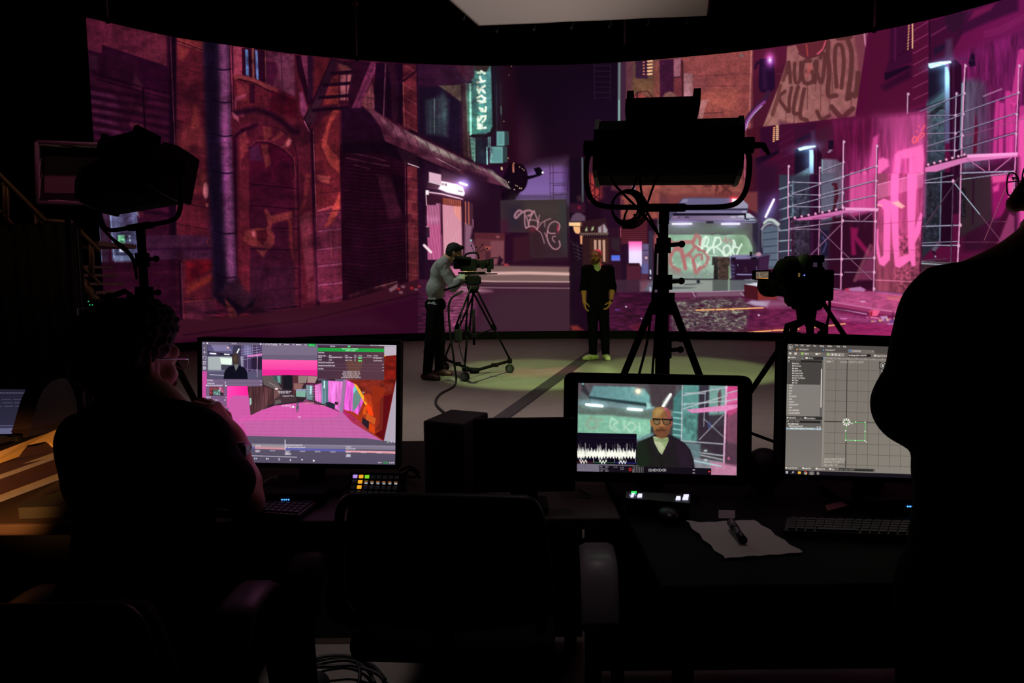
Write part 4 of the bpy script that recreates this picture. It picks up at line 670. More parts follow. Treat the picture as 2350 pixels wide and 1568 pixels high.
    for i in range(10): c.line(fF(150 + (i * 61) % 110,1010 + i * 22,200 + (i * 43) % 90,1060 + i * 20),1.2,(86,92,80),.5,.8)
    c.poly(fF(600,870,740,860,760,1500,600,1500),(44,16,34),.9,3); c.poly(fF(620,980,720,980,720,1150,620,1100),(50,38,44),.7,3); c.line(fF(730,870,732,970),2.4,(230,110,120),.8,1)
    c.poly(fF(735,780,1040,770,1040,1050,735,1060),(66,20,34),1,1.2)
    for i in range(11): c.line(fF(740,800 + i * 24,1035,796 + i * 24),2,(104,44,52),.7,.8)
    c.poly(fF(745,1060,820,1050,830,1500,745,1500),(34,12,34),.9,2); c.poly(fF(622,1182,722,1182,722,1244,622,1244),(74,110,226),1,1); c.poly(fF(640,1215,720,1210,720,1244,630,1244),(120,110,206),.7,3)
    c.poly(fF(822,1022,978,1022,980,1310,965,1315,940,1280,825,1275),(255,90,170),1,.9,col2=(226,216,248),g=fF(900,1020,900,1150)); c.glow(*fF(900,1150)[0],20,30,(40,20,40),.5)
    c.poly(fF(820,1278,950,1275,960,1310,960,1560,800,1560,800,1300),(78,30,48),1,1.2); c.poly(fF(825,1276,940,1274,945,1305,825,1305),(44,14,28),1,1); c.poly(fF(800,1470,960,1470,960,1680,800,1680),(56,16,36),.9,1.5)
    c.poly(fF(985,1050,1060,1050,1055,1400,985,1400),(104,88,128),1,1.2); c.line(fF(985,1125,1060,1125),2,(54,40,66),.9,.8); c.rect(*fF(1005,1180)[0],*fF(1048,1240)[0],(84,62,90),1,1); c.rect(*fF(1012,1196)[0],*fF(1042,1228)[0],(210,170,186),1,.9); c.poly(fF(970,1290,1050,1290,1050,1395,965,1395),(92,92,150),.8,2); c.poly(fF(960,1400,1050,1400,1040,1480,960,1480),(84,40,58),.9,1.5)
    c.poly(fF(1055,900,1105,900,1110,1480,1055,1480),(54,44,64),.95,2); c.line(fF(1076,1355,1077,1395),3,(230,240,255),1,.8); c.ell(*fF(1076,1443)[0],2,1.6,(240,240,255),1,.7)
    c.poly(fJ(0,940,640,940,640,1060,0,1060),(66,40,58),.8,2); c.poly(fJ(470,960,640,940,640,1045,470,1045),(110,112,130),.8,4); c.line(fJ(558,1010,558,1045),4,(196,196,220),.8,1.4); c.poly(fJ(470,945,560,945,500,1040,470,1040),(120,60,76),.7,4); c.poly(fJ(0,1050,640,1048,640,1420,0,1420),(62,14,46),.95,2)
    c.texture(fJ(0,1050,640,1048,640,1420,0,1420),.4,5,20,82); c.curve(fJ(370,1360,420,1340,500,1335,560,1340),2,(150,50,60),.6,1.4); c.ell(*fJ(470,1370)[0],24,7,(110,24,54),.6,2); c.ell(*fJ(340,1180)[0],2,2,(220,210,240),.9,.8); c.ell(*fJ(262,1207)[0],6,1.6,(90,60,150),.9,1); c.ell(*fJ(478,1285)[0],1.6,1.6,(220,180,230),.9,.8)
    c.poly(fT(1600,1350,1660,1345,1720,1390,1620,1390),(150,50,44),.8,4); c.line([(1306.5,365),(1300,470),(1308,660),(1308,760)],1,(20,6,20),.6,.6)
    c.line([(2126,262),(2111,668),(2100,780)],1.2,(30,8,26),.5,.6)

class Screen(Canvas):
    """a display measured on an enlarged detail: corners top-left, top-right, bottom-right, bottom-left are squared up"""
    def __init__(s,w,h,q,bg):
        super().__init__(w,h,0,0,1.,bg)
        s.q = q; (s.x0,s.y0),(s.x1,s.y1),(s.x2,s.y2),(s.x3,s.y3) = q
        s.k = w / (s.x1 - s.x0); s.tw = .76
    def m(s,x,y):
        u = (x - s.x0) / (s.x1 - s.x0); v = .5
        for _ in range(3):
            yt = s.y0 + (s.y1 - s.y0) * u; yb = s.y3 + (s.y2 - s.y3) * u; v = (y - yt) / (yb - yt)
            xl = s.x0 + (s.x3 - s.x0) * v; xr = s.x1 + (s.x2 - s.x1) * v; u = (x - xl) / (xr - xl)
        return u * s.w,v * s.h
    def mm(s,pts): return [s.m(float(p[0]),float(p[1])) for p in pts]
    def pmask(s,pts,soft): return super().pmask(s.mm(pts),max(soft * s.k,.45))
    def line(s,pts,w,col,a=1.,soft=.6,mode='n',close=False):
        w2 = w * s.k
        if w2 < 1.: a = a * max(w2,.35); w2 = 1.
        super().line(s.mm(list(pts) + ([pts[0]] if close else [])),w2,col,a,max(soft * s.k,.45),mode)
    def poly(s,pts,col,a=1.,soft=.6,col2=None,g=None,mode='n'):
        super().poly(pts,col,a,soft,col2,s.mm(g) if g else None,mode)
    def glow(s,cx,cy,rx,ry,col,a=1.,rot=0.):
        x,y = s.m(cx,cy); super().glow(x,y,rx * s.k,ry * s.k,col,a,rot)
    def R(s,x0,y0,x1,y1,col,a=1.,soft=1.,**k): s.poly([(x0,y0),(x1,y0),(x1,y1),(x0,y1)],col,a,soft,**k)
    def P(s,*v): return [(v[i],v[i + 1]) for i in range(0,len(v),2)]
    def L(s,w,col,*v,a=1.,soft=1.): s.line(s.P(*v),w,col,a,soft)

def paint_stage_software():
    c = Screen(720,440,[(250,180),(1998,203),(1990,1282),(250,1249)],(108,96,120)); P,L,R = c.P,c.L,c.R
    W = (236,230,240)
    c.poly(P(250,180,1998,203,1998,300,250,290),(122,108,132))
    # three dimensional view of the stage
    c.poly(P(785,335,1290,340,1290,480,785,480),(255,92,176),1,1,col2=(246,56,160),g=P(1000,340,1000,470)); c.poly(P(785,425,1290,428,1290,480,785,480),(238,40,150),.9,3)
    c.poly(P(250,430,300,430,300,760,250,760),(206,80,160)); c.poly(P(470,570,670,570,690,660,470,740),(255,70,178),1,2,col2=(255,40,160),g=P(480,600,640,600)); c.poly(P(250,740,480,690,500,760,250,800),(226,84,170))
    c.poly(P(490,690,530,655,670,655,685,830,900,740,1150,715,1360,745,1500,800,1730,960,1880,1060,1880,1075,620,1020,480,900),(206,92,168),1,1.5,col2=(196,100,170),g=P(1000,720,1100,1040)); c.poly(P(570,890,1470,840,1480,800,1520,810,1735,970,1710,1030,640,1020),(198,100,166),.9,2); c.poly(P(575,860,720,800,1000,730,1200,720,1400,760,1480,800,1470,845,580,890),(220,92,174),.9,2)
    for i in range(13): L(1.6,(150,60,120),700 + i * 75,720 + abs(i - 6) * 9,560 + i * 98,1035 + i * 2,a=.55)
    for i in range(9): L(1.6,(150,60,120),620 - i * 8,790 + i * 30,1500 + i * 46,790 + i * 33,a=.55)
    c.poly(P(480,920,620,905,660,1020,500,1010),(206,86,164),.9,3)
    cyl = P(660,575,790,570,790,480,1010,472,1290,480,1290,520,1440,500,1480,800,1360,750,1150,715,900,745,790,780,685,830)
    c.poly(cyl,(52,34,44),1,1.2); c.poly(P(655,575,790,570,880,600,890,720,790,780,683,832),(92,56,60),1,1.2); c.texture(P(655,575,890,570,890,740,683,832),.3,90,14,91)
    for x in (700,726,756,800,838): L(5,(44,26,34),x,580,x + 14,800 - (x - 700) * .28,a=.8)
    c.poly(P(672,680,690,675,692,730,676,745),(160,196,190)); c.poly(P(790,480,880,478,960,590,900,600,800,560),(104,92,92),.9,2); L(8,(140,130,130),850,540,960,600); c.poly(P(880,478,960,476,960,560,890,520),(70,90,88),.9,2); c.poly(P(920,480,950,480,950,540,930,540),(120,180,170),.8,2)
    c.poly(P(970,475,1060,475,1060,600,980,600),(26,24,32),1,2); c.poly(P(1060,475,1130,475,1130,640,1060,640),(92,48,56),.9,2); c.poly(P(1110,478,1200,480,1180,545,1110,545),(150,128,122),.95,1.5); c.poly(P(1200,480,1290,484,1260,545,1190,540),(176,140,140),.95,1.5); c.poly(P(1070,545,1160,550,1130,620,1070,600),(150,104,100),.9,2)
    c.poly(P(1180,545,1260,545,1260,640,1190,640),(104,20,70),.9,3); c.poly(P(890,590,940,580,950,680,890,690),(120,84,84),.9,3); c.ell(915,595,14,8,(255,230,236),1,3); c.poly(P(1090,610,1180,612,1175,670,1090,665),(130,176,158),1,1.5); c.poly(P(1090,600,1180,595,1180,615,1090,618),(150,160,190),.9,2)
    c.poly(P(960,640,1090,640,1090,710,880,735,880,700),(70,50,56),.9,3); c.poly(P(900,700,950,690,960,720,900,740),(110,100,100),.8,3)
    c.poly(P(1180,560,1240,560,1240,700,1185,690),(110,150,150),.9,4); c.poly(P(1215,570,1235,570,1230,640,1215,640),(190,240,240),.9,3); c.poly(P(1260,560,1330,540,1330,730,1260,700),(220,110,190),.95,4); c.poly(P(1320,520,1380,520,1380,740,1320,730),(90,130,140),.95,3); c.poly(P(1340,520,1352,520,1350,590,1338,590),(220,255,255),.9,2)
    c.poly(P(1380,520,1510,530,1490,800,1380,740),(238,120,214),1,3); c.texture(P(1260,540,1510,530,1490,780,1260,720),.25,60,8,92); 
    for i in range(5): L(3,(230,190,230),1190 + i * 2,580 + i * 22,1290,574 + i * 22,a=.6)
    for x in (1190,1250,1290,1330,1360): L(3,(210,190,220),x,560,x - 4,720,a=.6)
    c.poly(P(1170,690,1480,790,1470,800,1360,750,1150,716),(150,70,120),.9,2); c.poly(P(1350,720,1390,712,1440,730,1440,780,1380,760),(40,40,56),1,1.5); c.poly(P(1440,710,1470,715,1465,740,1440,735),(60,30,40)); L(4,(240,190,140),1170,722,1250,722); L(4,(240,190,140),1310,742,1350,748)
    c.poly(P(1515,515,1545,510,1520,700,1510,810,1480,800,1500,640),(158,120,158),1,1.2)
    # right hand wing in orange light
    wing = P(1545,510,1600,510,1880,520,1880,300,1998,290,1990,560,1880,1065,1865,1058,1620,900,1515,812)
    c.poly(wing,(170,56,28),1,1.2,col2=(120,26,20),g=P(1600,700,1960,600)); c.poly(P(1545,510,1610,512,1700,700,1650,830,1600,800,1515,780),(236,96,212),1,3); c.texture(P(1545,510,1700,512,1680,830,1515,780),.3,70,8,93)
    c.poly(P(1610,580,1660,590,1690,640,1670,700,1640,760,1600,800,1600,700),(110,140,134),1,2); c.poly(P(1620,560,1640,590,1610,640,1605,600),(120,220,220),.9,3)
    c.poly(P(1600,530,1618,530,1735,710,1730,760,1715,740),(255,180,50),1,1.5); c.poly(P(1540,512,1880,512,1880,560,1960,540,1960,640,1860,620,1750,720,1640,560),(128,40,30),1,2); c.texture(P(1640,510,1990,300,1980,640,1700,700),.25,16,24,94)
    c.poly(P(1720,740,1760,700,1790,840,1740,830),(255,70,20),1,3); c.poly(P(1700,760,1730,740,1720,820,1690,830),(230,90,24),.9,3); c.poly(P(1770,560,1900,590,1870,680,1780,760),(150,44,22),.9,4)
    c.poly(P(1850,680,1880,665,1870,960,1800,970,1840,900),(116,36,26),1,1.5); c.poly(P(1880,660,1960,640,1880,1060,1800,1000,1870,960),(92,12,20),.95,2); c.poly(P(1720,810,1810,860,1800,920,1720,870),(206,90,36),.95,2); c.poly(P(1690,850,1750,890,1745,970,1680,920),(44,30,40),1,1.2); c.poly(P(1750,900,1800,930,1800,1000,1745,970),(220,70,20),.9,3)
    c.poly(P(1515,780,1600,830,1680,900,1750,970,1870,1060,1850,1050,1600,900,1515,812),(190,40,110),.95,2,col2=(150,60,40),g=P(1520,800,1800,1000)); L(2,(70,20,40),1540,800,1610,850,1620,880,1560,840)
    c.poly(P(1700,640,1760,640,1790,780,1700,700),(190,60,26),.8,3); c.text('flat',1685,632,12,W); c.text('Floor',1108,852,12,W)
    c.poly(P(1998,480,1990,1080,1885,1062),(176,166,182)); c.poly(P(470,1012,1730,1040,1990,1080,1990,1282,250,1249,250,1010),(92,84,104),1,2,col2=(84,76,98),g=P(800,1030,800,1270))
    # figure
    c.ell(1104,728,10,14,(96,84,100)); c.poly(P(1092,742,1116,742,1120,780,1110,770,1114,805,1106,805,1102,775,1098,805,1090,805,1094,770,1088,780),(104,90,108))
    c.text('Mix [INACTIVE]',965,752,12,W); c.text('Target Main',1035,764,9,W); c.ell(1064,755,8,10,(255,255,255),1,2); c.text('background (0x0) main',930,624,11,W); c.text('foreground (0x0) 1',932,636,11,W); c.text('background (Pic) 1',972,664,11,W)
    # camera picture, top left
    c.poly(P(250,180,1998,203,1998,216,1285,207,250,203),(104,92,116)); c.text('def set',515,200,11,W); c.text('set',258,198,10,W); c.ell(297,193,8,7,W)
    c.poly(P(296,208,786,210,784,512,294,508),(58,54,78)); c.poly(P(300,215,530,212,520,290,300,280),(96,88,130),.9,4); c.poly(P(330,208,480,210,520,260,360,262),(130,122,160),.95,2); c.poly(P(300,262,530,290,520,310,300,276),(34,30,44),.9,3); c.poly(P(300,310,520,310,520,440,300,450),(176,184,186),.95,6); c.poly(P(410,320,520,325,510,390,420,380),(236,255,240),.95,5); c.poly(P(420,380,520,385,500,440,420,430),(60,56,76),.9,3); c.poly(P(294,430,784,440,784,512,294,508),(92,86,116),.9,8); L(8,(200,198,214),320,470,440,478,a=.7)
    for x0,y0,x1,y1 in ((322,282,372,286),(450,290,492,293),(560,282,580,244)): L(11,(255,252,255),x0,y0,x1,y1,soft=2)
    c.glow(350,284,40,14,(50,46,70),.7); c.ell(482,231,9,8,(255,190,180),1,3); c.poly(P(590,210,786,212,784,440,600,440),(70,56,92),.95,3); c.poly(P(620,210,690,212,690,300,620,300),(120,118,164),.9,4)
    for i in range(5): L(4,(176,160,200),600,250 + i * 22,784,222 + i * 22,a=.8)
    for x in (608,660,700,740): L(4,(190,170,206),x,212,x - 4,440,a=.8)
    c.poly(P(650,300,786,280,786,300,660,316),(226,130,200),.9,2); c.poly(P(690,320,784,310,784,420,690,420),(40,26,50),.9,3); c.poly(P(590,310,620,305,620,400,600,400),(170,170,190),.7,3); L(3,(230,190,220),745,300,742,490); L(6,(130,110,150),640,420,784,440,a=.8)
    c.poly(P(515,310,530,285,560,278,578,300,582,350,570,385,535,385,520,360),(66,52,50),1,2); c.ell(545,330,14,24,(84,66,56),.8,5); c.poly(P(535,380,575,380,562,440,552,440),(120,120,116),.9,2); c.poly(P(440,510,450,445,480,405,530,385,550,440,580,388,630,410,652,450,658,511),(16,16,30),1,1.5)
    c.poly(P(250,203,294,204,292,440,250,440),(98,88,112)); c.text('3D',264,243,11,W)
    L(3,W,258,271,287,272); L(3,W,272,256,272,287); c.curve(P(262,330,258,315,268,306,282,312),3,W); c.curve(P(284,312,286,328,274,336),3,W); L(3,W,260,352,284,353,283,380,259,379,260,352); L(3,W,264,376,279,357); c.ell(271,412,14,15,W,1); c.ell(271,412,10,11,(98,88,112),1); L(3,W,258,412,285,412); L(3,W,271,398,271,428)
    c.poly(P(292,508,786,512,784,572,290,566),(116,96,128),.92); L(1.6,(160,146,170),292,528,784,531); L(1.6,(160,146,170),292,556,784,559); c.text('Settings',296,526,12,W); c.text('Calibration',296,553,12,W); L(4,W,772,524,780,528); L(4,W,772,553,780,557); L(3,W,450,542,464,542); L(3,W,457,534,457,549)
    c.poly(P(282,566,474,568,470,760,280,760),(122,92,128),.95); c.text('RenderStream: Running OK',298,572,11,W); c.ell(289,566,6,6,W); R(456,562,468,574,W)
    c.poly(P(315,580,444,582,442,657,315,655),(46,34,44)); c.poly(P(345,600,420,600,410,650,350,650),(130,180,170),.9,6); c.poly(P(400,585,442,585,442,640,415,620),(236,120,170),.95,4); c.poly(P(315,582,345,582,345,650,315,650),(130,50,60),.9,3); c.poly(P(345,582,400,582,395,605,350,605),(160,80,80),.8,3); c.texture(P(315,580,444,582,442,657,315,655),.4,8,8,95,2,2)
    c.text('Config',286,675,13,W); c.text('Framerate fraction',290,700,11,(206,196,214)); c.text('1/2',446,700,11,W); c.text('Machines',290,720,11,(206,196,214)); L(4,W,460,672,468,672)
    c.ell(774,199,7,8,W); c.text('Auto',788,204,11,(190,180,200)); c.text('default',818,206,13,W); c.text('Tracking',868,206,13,W); L(1.6,W,868,211,928,212); c.text('OSC',940,207,12,W); c.ell(991,201,5,6,W); L(5,W,1004,202,1026,202); c.text('255',1060,208,11,W); L(8,W,1094,203,1108,203); L(5,W,1114,203,1136,203); c.text('255',1168,209,11,W); c.poly(P(1198,193,1266,194,1266,218,1198,217),(30,164,70)); c.text('Fade up',1208,211,12,(130,255,170))
    c.poly(P(1760,196,1998,203,1998,214,1760,210),(206,200,212)); c.text('d3 stage session',1770,210,8,(90,84,96)); 
    # session window
    c.poly(P(1285,207,1884,212,1884,516,1283,505),(70,46,66),1,1.2,col2=(88,56,68),g=P(1400,220,1700,480)); c.poly(P(1540,340,1700,340,1640,510,1560,505),(112,74,58),.7,14); c.poly(P(1284,230,1884,234,1884,266,1284,261),(34,160,66)); c.text('Session',1398,221,12,W); G2 = (100,250,130)
    c.text('vo>',1556,223,15,G2,1,4); c.text('Send Transport Commands',1504,243,12,(200,255,214)); c.text('Editors Allowed',1536,259,12,(200,255,214)); c.text('Machines',1292,278,13,W); L(1.8,(190,180,190),1286,307,1880,316)
    for x,t in ((1290,'Machine Name'),(1388,'Role'),(1532,'Feed'),(1616,'FPS'),(1650,'Status'),(1730,'Failover'),(1788,'Actions')): c.text(t,x,304,11,W,.9)
    c.text('vxlp-a',1290,318,11,W); c.text('NonDedicated director',1388,319,11,W); c.text('vxlp-a feeds',1532,320,10,W); c.text('30',1616,321,11,W); c.text('vo>o',1650,326,15,G2,1,4); c.text('Not applicable',1788,324,11,W)
    c.text('vxlp-b',1290,341,11,W); c.text('Actor',1388,342,11,W); c.text('vxlp-b feeds',1532,343,10,W); c.text('30',1616,344,11,W); c.text('vo>o',1650,349,15,G2,1,4); c.text('Choose Action...',1788,347,11,W)
    for y,t in ((366,'RenderStream Machines'),(394,'Renderstream Workloads'),(422,'Actions')): c.text(t,1292,y,13,W); L(1.6,(130,104,120),1286,y + 8,1880,y + 14); L(4,W,1870,y + 8,1878,y + 8)
    for y,t in ((449,'Start All [Ctrl + Alt + S]'),(467,'Restart All [Ctrl + Alt + R]'),(484,'Quit All [Ctrl + Alt + Q]'),(499,'Force Quit All [Ctrl + Alt + K]')): c.text(t,1520 - (len(t) - 24) * 3,y,12,W)
    c.poly(P(1884,215,1998,216,1998,292,1884,300),(190,176,190)); c.poly(P(1884,295,1900,295,1890,310),(255,190,60))
    # timeline
    for y,col in ((1098,(140,130,150)),(1117,(132,122,142))): c.poly(P(480,y - 18,1990,y + 10,1990,y + 28,480,y - 1),col,.95)
    c.poly(P(480,1092,722,1098,722,1112,480,1106),(150,140,140)); c.poly(P(480,1108,722,1115,722,1130,480,1122),(96,98,168)); c.poly(P(722,1115,990,1122,990,1140,722,1132),(212,142,156)); c.poly(P(990,1122,1536,1140,1536,1162,990,1142),(92,92,168)); c.poly(P(1536,1148,1990,1160,1990,1180,1536,1164),(226,156,166)); c.poly(P(722,1098,988,1105,988,1120,722,1113),(166,154,152),.9)
    for i in range(70): L(1.5,(230,226,240),740 + i * 18,1128 + i * .45,740 + i * 18,1133 + i * .45,a=.5)
    c.text('1 SD City',726,1110,11,W); c.text('RenderStream: Running OK',1000,1105,12,W); c.text('DEF RAVEN: Discarding requests',994,1124,12,W); c.text('3 Desert',1540,1122,12,W); c.text('RenderStream 3',1540,1140,12,W)
    for x,t in ((722,'00:00:10.00'),(855,'00:00:20.00'),(990,'00:00:30.00'),(1125,'00:00:40.00'),(1262,'00:00:50.00'),(1400,'00:01:00.00'),(1540,'00:01:10.00'),(1678,'00:01:20.00'),(1818,'00:01:30.00')): c.text(t,x,1142 + (x - 722) * .024 + 8,9,W,.85)
    for x,y,t in ((722,1161,'<CUE 5'),(990,1171,'<CUE 6'),(990,1186,'RAVEN EXT'),(1540,1193,'<CUE 8'),(1540,1207,'DESERT')): c.poly(P(x,y - 12,x + 46,y - 11,x + 46,y + 3,x,y + 2),(170,160,180),.6); c.text(t,x + 2,y,12,W)
    L(7,(220,214,226),992,1052,993,1140); L(7,(180,172,190),660,1192,1096,1208); L(5,(240,236,244),776,1196,780,1196); c.text('und',660,1174,12,W)
    c.poly(P(722,1218,722,1222,738,1210,738,1226),W); L(4,W,718,1210,718,1226); c.poly(P(822,1212,822,1230,838,1221),W); L(4,W,842,1213,842,1230); c.curve(P(930,1222,944,1222,944,1234,932,1234),4,W); c.poly(P(1032,1240,1048,1240,1040,1222),W); c.poly(P(1136,1226,1154,1226,1145,1242),W); c.ell(1250,1240,9,9,W)
    c.poly(P(1912,1080,1926,1080,1918,1066),(160,220,160)); c.text('3 S',1936,1080,13,W); L(4,W,1972,1076,1982,1076); c.text('vxlp-a',1830,1264,11,W); R(1880,1252,1898,1268,(50,150,80)); R(1903,1253,1921,1269,(50,150,80)); c.text('12:44:45',1932,1268,12,W)
    return c

def paint_recorder():
    c = Screen(560,326,[(298,308),(1735,333),(1722,1147),(294,1103)],(66,60,66)); P,L,R = c.P,c.L,c.R
    c.poly(P(298,308,1240,320,1240,560,1000,700,298,760),(80,78,84),1,4,col2=(104,128,122),g=P(600,330,600,620))
    c.poly(P(298,308,900,318,760,330,400,330,300,420),(92,76,84),.8,20); c.poly(P(330,318,350,318,400,400,400,440,330,380),(40,40,46),.8,10); c.ell(341,318,10,9,(130,190,196),.9,5)
    c.poly(P(410,400,440,335,800,345,900,385,950,430,950,480,920,500,400,430),(96,136,140),1,8,col2=(116,170,168),g=P(450,350,900,470)); c.poly(P(400,430,920,490,925,520,400,465),(34,54,58),.95,9); c.poly(P(300,460,420,450,900,520,990,540,990,560,700,540,300,500),(110,136,140),.85,10); c.poly(P(915,480,960,490,1000,530,920,545),(150,200,194),.95,6); c.poly(P(780,345,900,360,950,430,900,470,830,400),(120,176,172),.8,8)
    c.ell(842,383,22,20,(255,226,206),1,8); c.glow(842,383,40,36,(120,50,30),.7); c.poly(P(298,520,960,560,960,620,298,610),(92,108,100),.9,14)
    c.poly(P(298,590,600,600,960,640,960,760,830,820,298,760),(126,182,156),1,12,col2=(140,200,170),g=P(400,620,900,780)); c.curve(P(420,620,380,680,420,720,480,690,450,640,520,640),26,(150,146,126),.5,12)
    V = lambda w,*v: c.curve(P(*v),w,(190,226,200),.65,7)
    V(18,600,630,590,700,640,740); V(18,610,630,660,660,620,690,670,740); V(18,720,650,720,730); V(18,780,660,740,700,780,750,820,700,780,660); V(16,850,670,860,740)
    for x0,y0,x1,y1 in ((375,503,518,517),(752,542,874,552)): L(26,(255,255,255),x0,y0,x1,y1,soft=4); c.glow((x0 + x1) / 2,(y0 + y1) / 2,100,34,(80,110,110),.7)
    c.poly(P(960,640,980,640,980,790,850,830,830,820,960,770),(40,50,52),.8,8); c.poly(P(830,780,980,760,980,830,830,830),(130,180,176),.7,10)
    # far right background
    c.poly(P(940,320,1180,326,1170,560,960,520),(70,58,64),.95,14); c.poly(P(1060,480,1110,410,1140,405,1145,430,1090,530,1060,530),(160,176,176),.6,8); L(26,(255,255,250),1134,412,1066,520,soft=4)
    c.poly(P(1160,440,1260,330,1260,820,1150,800),(70,120,118),1,8)
    for i in range(6): L(15,(150,200,196),1162,570 + i * 51,1240,580 + i * 52,a=.8,soft=5)
    c.poly(P(1250,325,1395,328,1385,840,1240,840),(92,146,140),1,6); c.texture(P(1250,480,1390,480,1385,840,1245,840),.3,30,26,101,6); c.poly(P(1390,326,1480,328,1470,840,1380,840),(54,48,60),1,8); c.poly(P(1480,328,1640,330,1630,700,1475,700),(118,160,152),1,8); c.poly(P(1555,400,1580,360,1590,440,1560,600),(90,60,64),.9,6); c.poly(P(1630,330,1736,333,1725,860,1610,830),(206,70,130),1,12,col2=(170,70,116),g=P(1700,350,1640,800))
    c.poly(P(1380,600,1640,590,1630,1000,1370,860),(52,40,52),.9,14); c.poly(P(1640,400,1735,380,1735,480,1640,500),(226,110,170),.7,10); c.poly(P(1640,620,1735,560,1730,900,1640,900),(104,70,84),.8,16)
    SC = (186,190,196)
    L(11,SC,1240,330,1232,830,soft=4,a=.9); L(18,(226,176,206),1632,335,1606,1085,soft=4,a=.95); L(10,(140,150,160),1445,380,1430,700,soft=4,a=.8)
    for a in ((1245,420,1640,345),(1245,500,1640,470),(1270,400,1440,402),(1250,540,1640,420),(1220,830,1600,860),(1340,930,1600,965),(1360,950,1590,1000),(1640,400,1735,372),(1640,470,1735,450)): L(14,SC,*a,soft=5,a=.75)
    c.poly(P(1270,550,1640,505,1735,500,1735,530,1640,560,1330,580),(230,140,190),.95,5); L(10,(170,170,180),1600,600,1390,820,soft=5,a=.8); L(10,(150,160,170),1430,630,1600,790,soft=5,a=.7); c.ell(1480,690,14,34,(70,80,130),.7,8)
    c.poly(P(1240,840,1400,860,1400,1080,1300,1000),(100,126,130),.9,10); c.poly(P(1340,980,1600,1020,1600,1090,1350,1090),(140,140,150),.9,10); c.poly(P(1490,1020,1725,1040,1722,1147,1490,1145),(196,130,160),.95,10); c.poly(P(1620,860,1725,860,1722,1060,1620,1040),(84,54,70),.9,14); L(14,(170,220,220),1340,1010,1580,1060,soft=6,a=.8); c.ell(1650,990,12,14,(220,110,160),.7,6); c.ell(1446,920,16,10,(200,220,220),.8,6); c.ell(1446,1004,16,10,(200,220,220),.8,6)
    # presenter
    c.poly(P(800,1110,812,950,850,840,960,790,1000,770,1120,770,1180,800,1260,850,1310,910,1340,1000,1350,1110),(34,26,34),1,5,col2=(28,30,24),g=P(1250,850,900,1050)); c.poly(P(830,860,900,820,960,1000,900,1100,820,1100),(26,40,26),.7,20); c.poly(P(1180,830,1280,900,1320,1060,1220,1060),(44,28,46),.7,20)
    c.poly(P(978,790,1115,800,1118,830,1100,870,1058,955,1030,930,990,850),(150,170,118),1,3,col2=(176,184,150),g=P(1090,830,1000,830)); c.poly(P(980,805,1115,815,1112,835,1050,840,985,830),(126,146,98),.7,5); c.poly(P(1000,840,1060,940,1080,900,1060,850),(190,196,160),.6,8)
    c.poly(P(962,780,990,860,1050,960,1010,980,960,860),(30,30,30),.9,3); c.poly(P(1118,770,1118,830,1062,960,1090,960,1150,850),(36,26,36),.95,3); L(4,(14,12,16),1058,960,1050,1110,a=.8)
    head = P(970,620,972,560,1000,530,1045,521,1100,530,1135,565,1142,640,1138,700,1125,750,1100,790,1060,806,1020,795,985,750,972,690)
    c.poly(head,(150,112,66),1,3.5,col2=(128,76,54),g=P(980,640,1130,680)); c.poly(P(985,560,1030,530,1080,545,1040,600,990,610),(176,142,84),.8,14); c.poly(P(1085,530,1130,560,1140,640,1110,640,1090,580),(150,74,84),.7,10); c.ell(1088,543,16,9,(206,96,150),.7,8)
    c.poly(P(950,640,962,632,974,660,972,705,960,700),(150,96,60),1,3); c.poly(P(1140,640,1154,645,1150,690,1136,705),(140,74,70),1,3)
    c.poly(P(980,745,1010,720,1050,715,1100,720,1130,740,1105,795,1060,812,1015,798),(110,70,46),.9,9); c.poly(P(1008,730,1050,720,1092,732,1090,748,1050,740,1010,748),(84,50,36),.8,5); L(7,(120,62,54),1022,752,1080,754,soft=3,a=.9)
    c.poly(P(1040,640,1060,640,1074,700,1050,712,1030,700),(170,118,74),.8,7); c.poly(P(1030,700,1072,702,1065,715,1035,714),(96,56,42),.7,4)
    for x0,x1 in ((978,1040),(1060,1132)):
        c.poly(P(x0,640,x1,642,x1 - 2,672,(x0 + x1) / 2,684,x0 + 6,672),(96,80,58),.5,4); c.line(P(x0,638,x1,642,x1 - 1,672,(x0 + x1) / 2 + 8,684,x0 + 12,676),5.5,(18,16,18),.95,2,close=True)
    L(9,(18,16,18),974,630,1148,640,soft=2); L(6,(18,16,18),1130,645,1150,650); c.poly(P(990,660,1020,655,1030,668,1000,674),(120,130,110),.5,4)
    # waveform window and status bar
    c.poly(P(294,755,831,768,829,1045,294,1030),(14,8,24),1,1)
    for i in range(6): L(1.6,(56,48,70),294,795 + i * 35,830,806 + i * 36,a=.7)
    r = random.Random(5)
    for i in range(178):
        x = 299 + i * 2.95; t = (i % 60) / 60.
        base = 945 + (x - 300) * .016 + 10 * math.sin(i * .7)
        up = 22 + 28 * abs(math.sin(i * .23 + 1)) * r.random() + (46 if .02 < t < .22 else 0) * r.random() + 14 * r.random(); dn = 26 + 12 * r.random() + (52 if .06 < t < .5 else 0) * (.75 + .25 * r.random())
        L(5,(255,255,240),x,base - 20 - 6 * r.random(),x,base + 22 + 8 * r.random(),a=.9); L(3,(255,255,240),x,base - up,x,base + dn * .55,a=.55 + .4 * r.random())
        if .1 < t < .5: L(4,(255,255,245),x,base + 56 + 8 * math.sin(math.pi * (t - .1) / .4),x,base + 72 + 6 * math.sin(math.pi * (t - .1) / .4),a=.85)
        if .3 < t < .5: c.ell(x,base + 36,4,10,(16,12,20),.5,3)
        if r.random() < .14: L(2,(190,190,176),x,base - 80 - 20 * r.random(),x,base - 20,a=.5)
